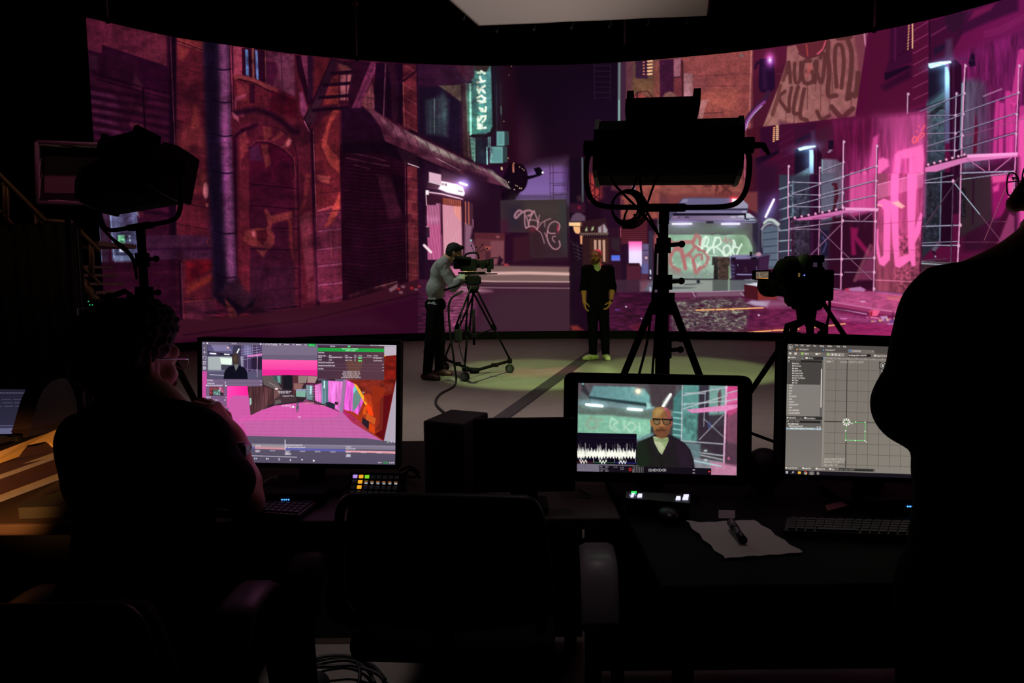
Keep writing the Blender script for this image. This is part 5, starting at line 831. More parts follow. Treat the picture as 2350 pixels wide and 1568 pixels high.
    for k,x in enumerate((368,556,745)): L(7,(170,170,160),x,850 + k * 3,x,950,a=.8); L(2.4,(250,250,250),445 + k * 188,960,445 + k * 188,1022)
    L(2.4,(200,60,50),296,1018,444,1021); L(2.4,(60,190,80),446,1022,630,1026); L(2.4,(70,80,220),636,1026,829,1031)
    c.poly(P(294,1034,640,1043,640,1058,498,1052,498,1110,294,1104),(112,106,122),1,2); c.poly(P(640,1045,850,1050,850,1058,640,1054),(110,104,118),.9,1.5)
    c.poly(P(498,1050,1496,1080,1494,1142,498,1112),(20,14,24),1,1)
    T = (190,184,196)
    c.text('INPUT',504,1067,9,T); c.text('1080p50',548,1068,9,T); c.text('2:TEST Proxy HD',504,1086,9,T); c.text('OUTPUT',504,1103,9,T); c.text('1080p50',548,1104,9,T); c.text('Rec.709',627,1071,9,T); c.text('Rec.709',685,1073,9,T); c.text('23:41:14',685,1089,9,T)
    c.ell(774,1087,14,15,(206,40,44),1,1.5); c.ell(774,1087,7,8,(24,12,18),1,1.5)
    for i in range(7): L(4.6,(150,150,146),800 + i * 15,1062 + i * .4,799 + i * 15,1112 + i * .4,a=.85)
    L(4.6,(210,210,200),800,1085,800,1111); c.text('00:00:00:00',938,1104,21,(236,236,236),1,2.8,1.4)
    for y in (1092,1120): L(8,(190,186,190),1334,y,1348,y + 1)
    c.ell(1478,1109,10,7,(236,50,44),1,2); c.texture(P(298,308,1735,333,1722,1147,294,1103),.05,10,10,103,2,2)
    return c

def paint_editor():
    c = Screen(700,436,[(220,195),(2120,226),(2088,1448),(197,1363)],(126,120,112)); P,L,R = c.P,c.L,c.R
    W = (226,220,210); D = (58,54,52)
    c.poly(P(220,195,2120,226,2120,340,218,308),(78,72,70)); c.poly(P(218,262,2120,292,2120,330,217,303),(104,97,92)); c.poly(P(770,238,1012,242,1012,276,770,272),(112,104,98))
    def logo(x,y,r):
        c.ell(x,y,r,r,W,1,1.5); c.ell(x,y,r * .88,r * .88,(52,48,48),1,1.5)
        c.line(P(x - .35 * r,y - .4 * r,x - .3 * r,y + .35 * r,x + .05 * r,y + .5 * r,x + .3 * r,y + .3 * r,x + .3 * r,y - .4 * r),.2 * r,W); c.line(P(x - .1 * r,y - .4 * r,x - .05 * r,y + .2 * r),.16 * r,W)
    logo(250,223,23)
    for x,t in ((296,'File'),(345,'Edit'),(396,'Asset'),(458,'View'),(517,'Debug'),(586,'Window'),(666,'Tools'),(728,'Help')): c.text(t,x,213 + (x - 296) * .016,13,W)
    c.poly(P(301,249,319,249,310,233),(236,170,60)); c.text('First_Desert*',329,249,13,W); c.poly(P(540,252,558,252,550,238),(90,160,226)); c.text('First_Desert*',567,253,13,W); R(781,242,798,257,(80,130,200)); c.text('PrintString*',808,259,13,W); c.text('x',986,260,12,W)
    R(238,270,258,288,W,.9); R(286,272,308,290,W,.9); L(1.6,(140,134,128),326,268,326,298); R(348,270,366,292,(150,200,90)); c.text('Compile',373,287,13,W); c.text(':',440,288,14,W); R(476,276,498,292,W); c.text('Diff',504,289,13,W); c.poly(P(576,270,736,273,736,303,576,299),(142,134,128)); c.poly(P(585,274,585,297,606,286),(150,210,90)); R(624,278,636,296,W); R(652,279,667,296,W,.8); c.poly(P(682,298,702,298,692,280),W,.8); c.text(':',722,298,14,W)
    c.poly(P(772,276,974,281,974,306,772,302),(34,30,30)); c.text('No debug object selected',778,297,13,W,1,2.6); R(1004,286,1024,302,W,.8); c.text('Widget Reflector',1028,302,13,W,.95)
    # palette
    c.poly(P(217,303,550,308,528,1300,199,1290),(98,94,90)); c.poly(P(380,308,545,310,545,336,380,334),(48,44,44)); c.text('Palette',252,323,13,W); c.text('x',356,326,10,W); R(386,313,406,328,W); c.text('Library',411,327,13,W); R(230,312,246,322,W)
    c.poly(P(228,337,536,341,536,364,228,360),(40,37,37)); c.ell(239,347,8,8,W); c.ell(239,347,5,5,(40,37,37)); c.text('Search Palette',258,353,12,(150,144,138)); c.poly(P(222,364,538,366,520,560,218,556),(70,66,64))
    for i,t in enumerate(('Button','Check Box','Image','Named Slot','Progress Bar','Radial Slider','Rich Text Block','Slider','Text')):
        y = 377 + i * 21.6; R(266,y - 12,281,y,W,.85); c.text(t,287,y,13,W)
    c.poly(P(217,556,520,561,514,845,209,838),(128,123,117))
    for i,t in enumerate(('EDITOR','INPUT','LISTS','MISC','OPTIMIZATION','PANEL','PRIMITIVE','SPECIAL EFFECTS','SYNTH','USS_CLOUDPAINTER','USS_CONFIGMANAGER')):
        y = 571 + i * 25; c.text(t,240 - i * .4,y,11,(206,200,192),.95,2.4); L(3,W,222,y - 8,226,y - 5,a=.8)
    L(9,(214,208,198),532,420,526,762); c.poly(P(209,840,516,847,516,874,208,870),(72,68,66)); c.poly(P(372,848,540,850,538,876,372,874),(46,43,43)); c.text('Hierarchy',240,864,13,W); R(218,850,232,862,W); c.text('x',344,866,10,W); R(376,853,394,868,W); c.text('Bind Widgets',400,870,13,W)
    c.poly(P(220,880,523,888,523,908,220,902),(40,37,37)); c.ell(230,888,8,8,W); c.ell(230,888,5,5,(40,37,37)); c.text('Search Widgets',248,896,12,(150,144,138)); c.text('[PrintString]',230,920,14,W,1,2.6); R(240,925,258,938,W,.8); c.text('[Canvas Panel]',262,940,14,W,1,2.4); c.poly(P(210,944,530,950,529,970,209,962),(150,172,184)); R(252,946,266,958,W); c.text('[PrintStringText] "Text Block"',268,960,13,W,1,2.4)
    for y in (938,958): R(488,y,502,y + 8,W,.9); R(510,y,524,y + 8,W,.9)
    c.poly(P(208,964,530,972,528,1300,199,1292),(112,107,102),1,1,col2=(122,116,110),g=P(300,970,300,1290))
    # grid view
    c.poly(P(548,310,2120,345,2100,1400,530,1300),(120,113,106),1,1,col2=(134,128,118),g=P(800,330,1100,1350)); c.poly(P(550,310,568,310,548,1300,530,1300),(140,134,126)); c.poly(P(550,310,2120,345,2120,362,550,328),(136,130,122)); c.ell(553,315,6,5,(80,170,240))
    for i in range(200): L(1,(92,86,82),570 + i * 9.7,330,562 + i * 9.7 - 10,1310 + i * .6,a=.26)
    for i in range(102): L(1,(92,86,82),560,332 + i * 9.7,2110,360 + i * 10.2,a=.26)
    for i in range(14): L(3.4,(84,79,75),664 + (i - 0) * 97.5,332,654 + i * 99 - 10,1308 + i * 3,a=.9)
    for i in range(11): L(3.4,(84,79,75),568 - i,420 + i * 95,2100,452 + i * 99,a=.9)
    L(5,(34,32,32),764,335,748,1306); L(5,(34,32,32),556,890,2090,925); 
    for i in range(12): L(3,(220,214,204),610 + i * 77,322,624 + i * 77,323,a=.9)
    c.text('Zoom -7',576,357,18,(206,200,190),.9); c.text('Selection: 1,052.95 x 1,062.07',701,361,15,(196,190,180),.95,2)
    Gn = (110,226,110); L(4.6,Gn,755,898,924,904,920,1066,748,1061,755,898)
    for x,y in ((838,896),(923,899),(748,976),(922,983),(748,1062),(834,1065),(920,1068)): c.ell(x,y,5.4,5.4,(250,250,245),1,1)
    L(5,W,922,1070,938,1082)
    for k in range(8):
        a = k * math.pi / 4; x,y = 755 + 24 * math.cos(a),898 + 24 * math.sin(a); c.poly(P(755 + 8 * math.cos(a),898 + 8 * math.sin(a),x + 9 * math.sin(a) + 10 * math.cos(a),y - 9 * math.cos(a) + 10 * math.sin(a),x - 9 * math.sin(a) + 10 * math.cos(a),y + 9 * math.cos(a) + 10 * math.sin(a)),(248,246,236))
    c.text('Block',788,914,12,W)
    c.text('Device Content Scale 1.0',558,1240,19,(196,190,180),.95,2.6,.82); c.text('No Device Safe Zone Set',556,1264,19,(196,190,180),.95,2.6,.82); c.text('646 x 646 (1:1)',556,1293,19,(196,190,180),.95,2.6,.9)
    # second window behind the viewer's arm
    c.poly(P(1050,350,1900,370,1890,940,1046,932),(96,90,86)); c.poly(P(1050,350,1900,370,1900,420,1050,412),(54,50,50)); logo(1084,382,26); c.text('File',1130,374,14,W); c.ell(1146,399,10,9,(70,130,220)); R(1072,430,1094,448,W,.9); R(1120,430,1140,448,W,.9); R(1062,470,1080,488,W); c.text('Components',1088,485,13,W); c.text('+ Add',1076,518,18,(140,200,100)); c.poly(P(1058,528,1300,532,1298,612,1058,610),(66,90,106)); c.ell(1074,544,9,8,W); c.poly(P(1048,866,1890,880,1890,900,1048,892),(120,113,108)); c.text('> Func',1058,888,13,W); R(1058,908,1074,922,W); c.text('Ca',1082,922,13,W)
    # bottom bars
    c.poly(P(198,1292,2100,1370,2098,1412,198,1325),(132,126,118)); c.poly(P(198,1292,1010,1322,1010,1352,198,1324),(108,102,97))
    R(206,1298,222,1310,W); c.text('Content Drawer',230,1312,12,W); R(358,1302,374,1316,W); c.text('Animations',378,1318,12,W); R(478,1308,494,1324,W); c.text('Output Log',498,1325,12,W); R(600,1314,618,1328,W); c.text('Cmd',624,1330,12,W); c.poly(P(688,1314,996,1326,995,1348,688,1336),(46,43,43)); c.text('Enter Console Command',696,1334,12,(150,144,138)); L(2,(80,76,74),1008,1322,1007,1356)
    c.poly(P(197,1323,2098,1412,2096,1450,196,1366),(24,20,28))
    for dx in (0,11):
        for dy in (0,11): R(210 + dx,1335 + dy,219 + dx,1344 + dy,(240,240,240))
    c.ell(277,1344,8,7,(230,230,230)); c.ell(277,1344,5,4.4,(24,20,28)); L(3,(230,230,230),264,1356,271,1350); R(319,1340,346,1361,(236,180,60)); R(322,1338,332,1342,(236,200,110)); L(3,W,308,1372,354,1373)
    c.ell(387,1353,16,16,(214,60,48)); c.poly(P(387,1353,373,1346,374,1362,387,1369),(60,160,80)); c.poly(P(387,1353,402,1348,401,1362,387,1369),(240,190,60)); c.ell(387,1353,7,7,(90,140,230)); c.poly(P(418,1340,468,1342,467,1378,417,1376),(90,84,84)); logo(443,1356,14); L(3,W,415,1378,469,1380); logo(499,1358,13); L(3,W,475,1380,522,1382)
    return c
import bpy,bmesh
from mathutils import Vector,Matrix,Euler,Quaternion
PI = math.pi
C = bpy.context.scene.collection

# ---------------------------------------------------------------- camera measures
FPX,PIT,ROL,HC = 1567.0,0.0905894988,-0.0102321703,1.32
CP,SP = math.cos(PIT),math.sin(PIT)
CAM = Vector((0,0,HC))
def ray(px,py):
    a,b = (px - 1175) / FPX,(784 - py) / FPX
    a,b = a * math.cos(ROL) - b * math.sin(ROL),a * math.sin(ROL) + b * math.cos(ROL)
    return Vector((a,CP + b * SP,-SP + b * CP))
def P(px,py,Y):
    """the point at distance Y behind the place (px, py) of the survey photograph"""
    r = ray(px,py); return CAM + r * (Y / r.y)
def PZ(px,py,z=0.):
    r = ray(px,py); return CAM + r * ((z - HC) / r.z)
def pix(X):
    """where in the survey photograph a place of the stage stands (arrays)"""
    x = X[...,0]; y = X[...,1]; z = X[...,2] - HC
    fw = y * CP - z * SP; up = y * SP + z * CP
    a,b = x / fw,up / fw
    return 1175 + FPX * (a * math.cos(ROL) + b * math.sin(ROL)),784 - FPX * (-a * math.sin(ROL) + b * math.cos(ROL))

# ---------------------------------------------------------------- materials
MATS = {}
def mat(name,col,rough=.6,metal=0.,var=.12,scale=30.,bump=0.,emit=None,es=1.,spec=.5,alpha=None):
    if name in MATS: return MATS[name]
    m = bpy.data.materials.new(name); m.use_nodes = True
    nt = m.node_tree; b = nt.nodes['Principled BSDF']
    lin = [float(v) for v in srgb2lin(np.array(col) / 255.)]
    tc = nt.nodes.new('ShaderNodeTexCoord'); nz = nt.nodes.new('ShaderNodeTexNoise'); nz.inputs['Scale'].default_value = scale; nz.inputs['Detail'].default_value = 4
    nt.links.new(tc.outputs['Object'],nz.inputs['Vector'])
    mx = nt.nodes.new('ShaderNodeMix'); mx.data_type = 'RGBA'
    mx.inputs[6].default_value = [v * (1 - var) for v in lin] + [1]; mx.inputs[7].default_value = [min(1,v * (1 + var)) for v in lin] + [1]
    nt.links.new(nz.outputs['Fac'],mx.inputs[0]); nt.links.new(mx.outputs[2],b.inputs['Base Color'])
    b.inputs['Roughness'].default_value = rough; b.inputs['Metallic'].default_value = metal
    b.inputs['Specular IOR Level'].default_value = spec
    if bump:
        bp = nt.nodes.new('ShaderNodeBump'); bp.inputs['Strength'].default_value = bump; bp.inputs['Distance'].default_value = .01
        nt.links.new(nz.outputs['Fac'],bp.inputs['Height']); nt.links.new(bp.outputs[0],b.inputs['Normal'])
    if emit is not None:
        b.inputs['Emission Color'].default_value = [float(v) for v in srgb2lin(np.array(emit) / 255.)] + [1]; b.inputs['Emission Strength'].default_value = es
    if alpha is not None:
        b.inputs['Transmission Weight'].default_value = alpha
    MATS[name] = m; return m

def display_material(name,strength=1.0):
    m = bpy.data.materials.new(name); m.use_nodes = True; nt = m.node_tree
    b = nt.nodes['Principled BSDF']; b.inputs['Base Color'].default_value = (.006,.006,.007,1); b.inputs['Roughness'].default_value = .55; b.inputs['Specular IOR Level'].default_value = .12
    at = nt.nodes.new('ShaderNodeAttribute'); at.attribute_name = 'picture'
    nt.links.new(at.outputs['Color'],b.inputs['Emission Color']); b.inputs['Emission Strength'].default_value = strength
    return m

# ---------------------------------------------------------------- mesh building
def frame_of(d,up=Vector((0,0,1))):
    d = d.normalized()
    if abs(d.dot(up)) > .98: up = Vector((0,1,0))
    s = d.cross(up).normalized(); return s,s.cross(d).normalized()

class MB:
    def __init__(s): s.v = []; s.f = []; s.sm = []
    def add(s,vs,fs,smooth=False):
        o = len(s.v); s.v += [Vector(v) for v in vs]; s.f += [tuple(i + o for i in f) for f in fs]; s.sm += [smooth] * len(fs); return s
    def box(s,c,size,M=None,bev=0.,seg=2):
        bm = bmesh.new(); bmesh.ops.create_cube(bm,size=1.)
        for v in bm.verts: v.co = Vector((v.co.x * size[0],v.co.y * size[1],v.co.z * size[2]))
        if bev: bmesh.ops.bevel(bm,geom=list(bm.edges),offset=min(bev,min(size) * .49),segments=seg,profile=.5,affect='EDGES')
        bm.verts.index_update(); c = Vector(c)
        s.add([(M @ v.co if M is not None else v.co) + c for v in bm.verts],[[v.index for v in f.verts] for f in bm.faces],False); bm.free(); return s
    def cyl(s,p0,p1,r0,r1=None,n=14,cap=True,sm=True):
        p0,p1 = Vector(p0),Vector(p1); r1 = r0 if r1 is None else r1
        a,b = frame_of(p1 - p0); vs = []
        for p,r in ((p0,r0),(p1,r1)):
            vs += [p + a * (r * math.cos(2 * PI * i / n)) + b * (r * math.sin(2 * PI * i / n)) for i in range(n)]
        o = len(s.v); s.add(vs,[(i,(i + 1) % n,n + (i + 1) % n,n + i) for i in range(n)],sm)
        if cap: s.f += [tuple(o + i for i in reversed(range(n))),tuple(o + n + i for i in range(n))]; s.sm += [False,False]
        return s
    def tube(s,pts,r,n=8,cap=True,close=False):
        pts = [Vector(p) for p in pts]; m = len(pts); rs = r if isinstance(r,(list,tuple)) else [r] * m
        d0 = (pts[1] - pts[0]); a,b = frame_of(d0); vs = []
        for i,p in enumerate(pts):
            if close: d = pts[(i + 1) % m] - pts[i - 1]
            else: d = pts[min(i + 1,m - 1)] - pts[max(i - 1,0)]
            if d.length < 1e-9: d = d0
            d.normalize(); a = (a - d * a.dot(d)).normalized(); b = d.cross(a)
            vs += [p + a * (rs[i] * math.cos(2 * PI * k / n)) + b * (rs[i] * math.sin(2 * PI * k / n)) for k in range(n)]
        fs = []
        for i in range(m if close else m - 1):
            j = (i + 1) % m
            fs += [(i * n + k,i * n + (k + 1) % n,j * n + (k + 1) % n,j * n + k) for k in range(n)]
        o = len(s.v); s.add(vs,fs,True)
        if cap and not close: s.f += [tuple(o + i for i in reversed(range(n))),tuple(o + (m - 1) * n + i for i in range(n))]; s.sm += [False,False]
        return s
    def ball(s,c,r,M=None,nu=16,nv=10):
        r = (r,r,r) if not isinstance(r,(tuple,list)) else r; c = Vector(c); vs = []
        for j in range(nv + 1):
            t = PI * j / nv
            for i in range(nu):
                a = 2 * PI * i / nu; q = Vector((r[0] * math.sin(t) * math.cos(a),r[1] * math.sin(t) * math.sin(a),r[2] * math.cos(t)))
                vs.append((M @ q if M is not None else q) + c)
        s.add(vs,[(j * nu + i,(j + 1) * nu + i,(j + 1) * nu + (i + 1) % nu,j * nu + (i + 1) % nu) for j in range(nv) for i in range(nu)],True); return s
    def prism(s,poly,origin,u,v,depth):
        """outline poly (2-D) in the plane origin + x*u + y*v, pushed along depth vector"""
        o = Vector(origin); u,v,d = Vector(u),Vector(v),Vector(depth); n = len(poly)
        a = [o + u * x + v * y for x,y in poly]; vs = a + [p + d for p in a]
        s.add(vs,[tuple(range(n)),tuple(reversed(range(n,2 * n)))] + [(i,n + i,n + (i + 1) % n,(i + 1) % n) for i in range(n)]); return s
    def lathe(s,prof,o,axis=(0,0,1),n=20):
        o = Vector(o); ax = Vector(axis).normalized(); a,b = frame_of(ax); vs = []
        for r,h in prof: vs += [o + ax * h + a * (r * math.cos(2 * PI * i / n)) + b * (r * math.sin(2 * PI * i / n)) for i in range(n)]
        s.add(vs,[(j * n + i,j * n + (i + 1) % n,(j + 1) * n + (i + 1) % n,(j + 1) * n + i) for j in range(len(prof) - 1) for i in range(n)],True)
        return s
    def torus(s,c,R,r,ax=(0,0,1),n=28,k=8,a0=0.,a1=2 * PI):
        u,v = frame_of(Vector(ax)); c = Vector(c); full = abs(a1 - a0 - 2 * PI) < 1e-6
        pts = [c + u * (R * math.cos(a0 + (a1 - a0) * i / n)) + v * (R * math.sin(a0 + (a1 - a0) * i / n)) for i in range(n if full else n + 1)]
        return s.tube(pts,r,k,close=full)
    def xf(s,M):
        s.v = [M @ v for v in s.v]; return s

ORG = {}
def _org(o):
    while o.parent is not None: o = o.parent
    return ORG.get(o.name,Vector((0,0,0)))
def fix_normals(me):
    bm = bmesh.new(); bm.from_mesh(me); bmesh.ops.recalc_face_normals(bm,faces=bm.faces); bm.to_mesh(me); bm.free()
def mesh_obj(name,verts,faces,m,parent=None,smooth=None,fix=True):
    me = bpy.data.meshes.new(name); o = bpy.data.objects.new(name,me); C.objects.link(o)
    org = Vector((0,0,0))
    if parent is not None: o.parent = parent; org = _org(parent)
    me.from_pydata([tuple(v - org) for v in verts],[],faces); me.update()
    if fix: fix_normals(me)
    if smooth is True: me.polygons.foreach_set('use_smooth',[True] * len(me.polygons))
    elif smooth is not None and len(smooth) == len(me.polygons): me.polygons.foreach_set('use_smooth',smooth)
    me.materials.append(m); return o
def obj(name,mb,m,parent=None,label=None):
    o = mesh_obj(name,mb.v,mb.f,m,parent,mb.sm)
    if label: o['label'] = label
    return o
def tag(o,label=None,cat=None,group=None,kind=None):
    if label: o['label'] = label
    if cat: o['category'] = cat
    if group: o['group'] = group
    if kind: o['kind'] = kind
    return o
def thing(name,label,cat,loc,group=None):
    o = bpy.data.objects.new(name,None); C.objects.link(o); o.location = loc; o.empty_display_size = .1; ORG[o.name] = Vector(loc)
    return tag(o,label,cat,group)
def copy_tree(o,parent=None):
    c = o.copy(); C.objects.link(c); c.parent = parent
    for ch in list(o.children): copy_tree(ch,c)
    return c
def picture_grid(name,pts,cols,m,parent):
    """display surface: pts (nv, nu, 3) places, cols (nv, nu, 3) what each place shows"""
    nv,nu = pts.shape[:2]; org = np.array(_org(parent)) if parent is not None else 0
    me = bpy.data.meshes.new(name); me.vertices.add(nv * nu); me.vertices.foreach_set('co',(pts - org).astype(np.float32).ravel())
    i = (np.arange(nv - 1)[:,None] * nu + np.arange(nu - 1)[None,:]).ravel().astype(np.int32)
    q = np.stack([i,i + nu,i + nu + 1,i + 1],1)
    me.loops.add(q.size); me.loops.foreach_set('vertex_index',q.ravel()); me.polygons.add(len(q)); me.polygons.foreach_set('loop_start',np.arange(0,q.size,4,dtype=np.int32))
    me.update(calc_edges=True)
    a = me.color_attributes.new('picture','FLOAT_COLOR','POINT')
    a.data.foreach_set('color',np.concatenate([srgb2lin(cols),np.ones(cols.shape[:2] + (1,))],2).astype(np.float32).ravel())
    me.materials.append(m); o = bpy.data.objects.new(name,me); C.objects.link(o)
    if parent is not None: o.parent = parent
    return o
def smooth_path(pts,n=6): return [Vector(p) for p in spline([tuple(q) for q in pts],n)]
def basis(yaw,pit=0.,rol=0.):
    return Matrix.Rotation(yaw,3,'Z') @ Matrix.Rotation(pit,3,'X') @ Matrix.Rotation(rol,3,'Y')

BLK = mat('black_metal',(10,9,11),.72,0,spec=.07); BLKP = mat('black_plastic',(13,12,14),.7,spec=.08); BLKM = mat('matt_black',(9,8,10),.9); BLKC = mat('black_cloth',(10,9,11),.95,scale=120,bump=.2)
STEEL = mat('brushed_steel',(120,116,124),.35,.9); ALU = mat('aluminium_extrusion',(200,190,176),.4,.6); RUB = mat('black_rubber',(14,13,14),.8)

# ================================================================ the setting
def structure(name,mb,m): return tag(obj(name,mb,m),kind='structure')
def concrete():
    m = mat('studio_concrete',(120,114,108),.7,0,.25,1.2); nt = m.node_tree; b = nt.nodes['Principled BSDF']; b.inputs['Specular IOR Level'].default_value = .35
    tc = nt.nodes['Texture Coordinate']; n2 = nt.nodes.new('ShaderNodeTexNoise'); n2.inputs['Scale'].default_value = 9; n2.inputs['Detail'].default_value = 8
    mp = nt.nodes.new('ShaderNodeMapping'); mp.inputs['Scale'].default_value = (.35,1.4,1); nt.links.new(tc.outputs['Object'],mp.inputs[0]); nt.links.new(mp.outputs[0],n2.inputs['Vector'])
    mr = nt.nodes.new('ShaderNodeMapRange'); mr.inputs[1].default_value = .3; mr.inputs[2].default_value = .7; mr.inputs[3].default_value = .5; mr.inputs[4].default_value = .8; nt.links.new(n2.outputs['Fac'],mr.inputs[0]); nt.links.new(mr.outputs[0],b.inputs['Roughness'])
    bp = nt.nodes.new('ShaderNodeBump'); bp.inputs['Strength'].default_value = .15; bp.inputs['Distance'].default_value = .004; nt.links.new(n2.outputs['Fac'],bp.inputs['Height']); nt.links.new(bp.outputs[0],b.inputs['Normal'])
    return m
structure('floor',MB().box((0,7,-.05),(26,22,.1)),concrete())
WB = mat('black_painted_wall',(7,6,8),.95)
structure('wall_back',MB().box((0,18.05,3.7),(26,.1,7.6)),WB); structure('wall_front',MB().box((0,-4.05,3.7),(26,.1,7.6)),WB)
structure('wall_left',MB().box((-13.05,7,3.7),(.1,22.2,7.6)),WB); structure('wall_right',MB().box((13.05,7,3.7),(.1,22.2,7.6)),WB)
structure('ceiling',MB().box((0,7,7.55),(26.2,22.2,.1)),WB)

# ================================================================ LED wall
TOPZ,BOTZ = 5.90125,.17
top_px = [(197,40),(383,82),(467,95.5),(600,114),(700,126.5),(850,140),(1000,148),(1100,151),(1200,150.5),(1320,148),(1436,142),(1554,132.5),(1728,115),(1950,83),(2130,46),(2286,4),(2350,-17)]
plan = []
for x,y in top_px:
    r = ray(x,y); t = (TOPZ - HC) / r.z; plan.append((r.x * t,r.y * t))
dx,dy = plan[-1][0] - plan[-3][0],plan[-1][1] - plan[-3][1]; L_ = math.hypot(dx,dy); dx,dy = dx / L_,dy / L_
q = plan[-1]
for k in range(3):
    dx,dy = dx * math.cos(.05) + dy * math.sin(.05) ,dy * math.cos(.05) - dx * math.sin(.05); q = (q[0] + dx * .5,q[1] + dy * .5); plan.append(q)
curve = np.array(spline(plan,60)); seg = np.r_[0,np.cumsum(np.hypot(*np.diff(curve,axis=0).T))]
for _ in range(3):   # light smoothing of the survey
    pass
def led_at(u):
    s_ = u * seg[-1]; return np.stack([np.interp(s_,seg,curve[:,0]),np.interp(s_,seg,curve[:,1])],-1)
led = thing('led_wall','huge curved LED wall showing a neon-lit purple and pink street scene','screen wall',(0,15,0))
street = paint_street(); paint_street_right(street)
NU,NV = 1640,470
xy = led_at(np.linspace(0,1,NU)); zz = np.linspace(TOPZ,BOTZ,NV)
G3 = np.zeros((NV,NU,3)); G3[...,:2] = xy[None]; G3[...,2] = zz[:,None]
px,py = pix(G3)
# the survey of the lower edge differs by a few pixels from the ideal wall: follow it
lowx = np.array([150,410,700,850,960,1140,1300,1480,1700,1850,2000,2080,2350,2600]); lowy = np.array([812,798,772.5,766,763,757,755.5,756.5,758.5,763,772,778,806,830.])
yb = py[-1]; yt = py[0]; k = (np.interp(px[-1],lowx,lowy) - yt) / (yb - yt); py = yt + (py - yt) * k[None]
def sample(cv,x,y):
    x = np.clip((x - cv.ox) * cv.sc,0,cv.w - 1.01); y = np.clip((y - cv.oy) * cv.sc,0,cv.h - 1.01); i = x.astype(int); j = y.astype(int); f = (x - i)[...,None]; g = (y - j)[...,None]; A = cv.A
    return (A[j,i] * (1 - f) + A[j,i + 1] * f) * (1 - g) + (A[j + 1,i] * (1 - f) + A[j + 1,i + 1] * f) * g
cols = np.clip(sample(street,px,py),0,1)
picture_grid('screen',G3,cols,display_material('led_tiles',1.0),led)
def ribbon(mb,z0,z1,off,th,n=90,u0=0.,u1=1.):
    c = led_at(np.linspace(u0,u1,n)); d = np.gradient(c,axis=0); d /= np.hypot(d[:,:1],d[:,1:]); nr = np.stack([d[:,1],-d[:,0]],1)
    a = c + nr * off; b = c + nr * (off - th); vs = []
    for i in range(n): vs += [(*a[i],z0),(*a[i],z1),(*b[i],z1),(*b[i],z0)]
    fs = [(4 * i + k,4 * i + (k + 1) % 4,4 * i + 4 + (k + 1) % 4,4 * i + 4 + k) for i in range(n - 1) for k in range(4)] + [(0,1,2,3),(4 * n - 4,4 * n - 1,4 * n - 2,4 * n - 3)]
    mb.add(vs,fs); return mb
obj('base',ribbon(MB(),0,BOTZ,.03,.25),BLKM,led); obj('cabinet_backing',ribbon(MB(),BOTZ,TOPZ + .01,-.02,.12),BLKM,led); obj('top_trim',ribbon(MB(),TOPZ,TOPZ + .05,.012,.16),BLKM,led)
# rigging pipes the wall hangs from
first = None
for i,(x,y1,lab) in enumerate(((247,52,'thin rigging pipe above the far left end of the screen wall'),(818,140,'thin rigging pipe with a ring, above the fire escape on the screen'),(1433,140,'thin rigging pipe above the orange building, right of the white overhead panel'),(2008,70,'thin rigging pipe above the painted mural at the upper right'))):
    r = ray(x,y1); u = np.linspace(0,1,800); c = led_at(u); kk = int(np.argmin(np.abs(c[:,0] / c[:,1] - r.x / r.y))); q = c[kk]; q = q * (1 - .12 / np.hypot(*q))
    t = thing('rigging_pipe',lab,'pipe',(q[0],q[1],TOPZ - .02),'pipes above the screen wall')
    gm = mat('dull_rigging_steel',(110,90,110),.45,.4)
    obj('tube',MB().cyl((q[0],q[1],TOPZ + (.25 if i == 2 else -.02)),(q[0],q[1],7.5),.022),gm,t); obj('clamp',MB().cyl((q[0],q[1],TOPZ + (.22 if i == 2 else -.05)),(q[0],q[1],TOPZ + (.3 if i == 2 else .03)),.035),BLK,t)
    if i == 1:
        w = P(816,9,q[1]); obj('ring',MB().torus(w,.045,.012,(0,1,.2)),mat('ring_paint',(190,90,120),.4),t)

# ================================================================ floor details
ff = MB(); ch = [PZ(1402,789),PZ(1374,789),PZ(1124,965),PZ(1165,965)]
dirv = (ch[2] - ch[1]).normalized(); dir2 = (ch[3] - ch[0]).normalized()
a0,a1 = ch[1],ch[0]; b0 = ch[1] + dirv * 10.4; b1 = ch[0] + dir2 * 10.4
n_ = 24; vs = []
for i in range(n_ + 1):
    t_ = i / n_; l = a0.lerp(b0,t_); r = a1.lerp(b1,t_); w = (r - l)
    for f_,z in ((0,.001),(.08,.014),(.92,.014),(1,.001)): vs.append((l + w * f_) + Vector((0,0,z)))
ff.add(vs,[(4 * i + k,4 * i + 4 + k,4 * i + 5 + k,4 * i + 1 + k) for i in range(n_) for k in range(3)])
mch = mat('scuffed_rubber_ramp',(44,42,44),.6,0,.5,14,.3)
tag(obj('cable_ramp',ff,mch),'long dark flat cable ramp crossing the studio floor diagonally','cable ramp')
rm = MB(); q = [PZ(880,1092),PZ(985,1042),PZ(985,1110),PZ(870,1150)]
tag(obj('rug',MB().add([v + Vector((0,0,.004)) for v in q] + [v + Vector((0,0,.010)) for v in q],[(0,1,2,3),(7,6,5,4)] + [(i,4 + i,4 + (i + 1) % 4,(i + 1) % 4) for i in range(4)]),mat('grey_speckled_rug',(72,66,70),.95,0,.6,90)),'small grey speckled rug on the floor behind the left monitor','rug')

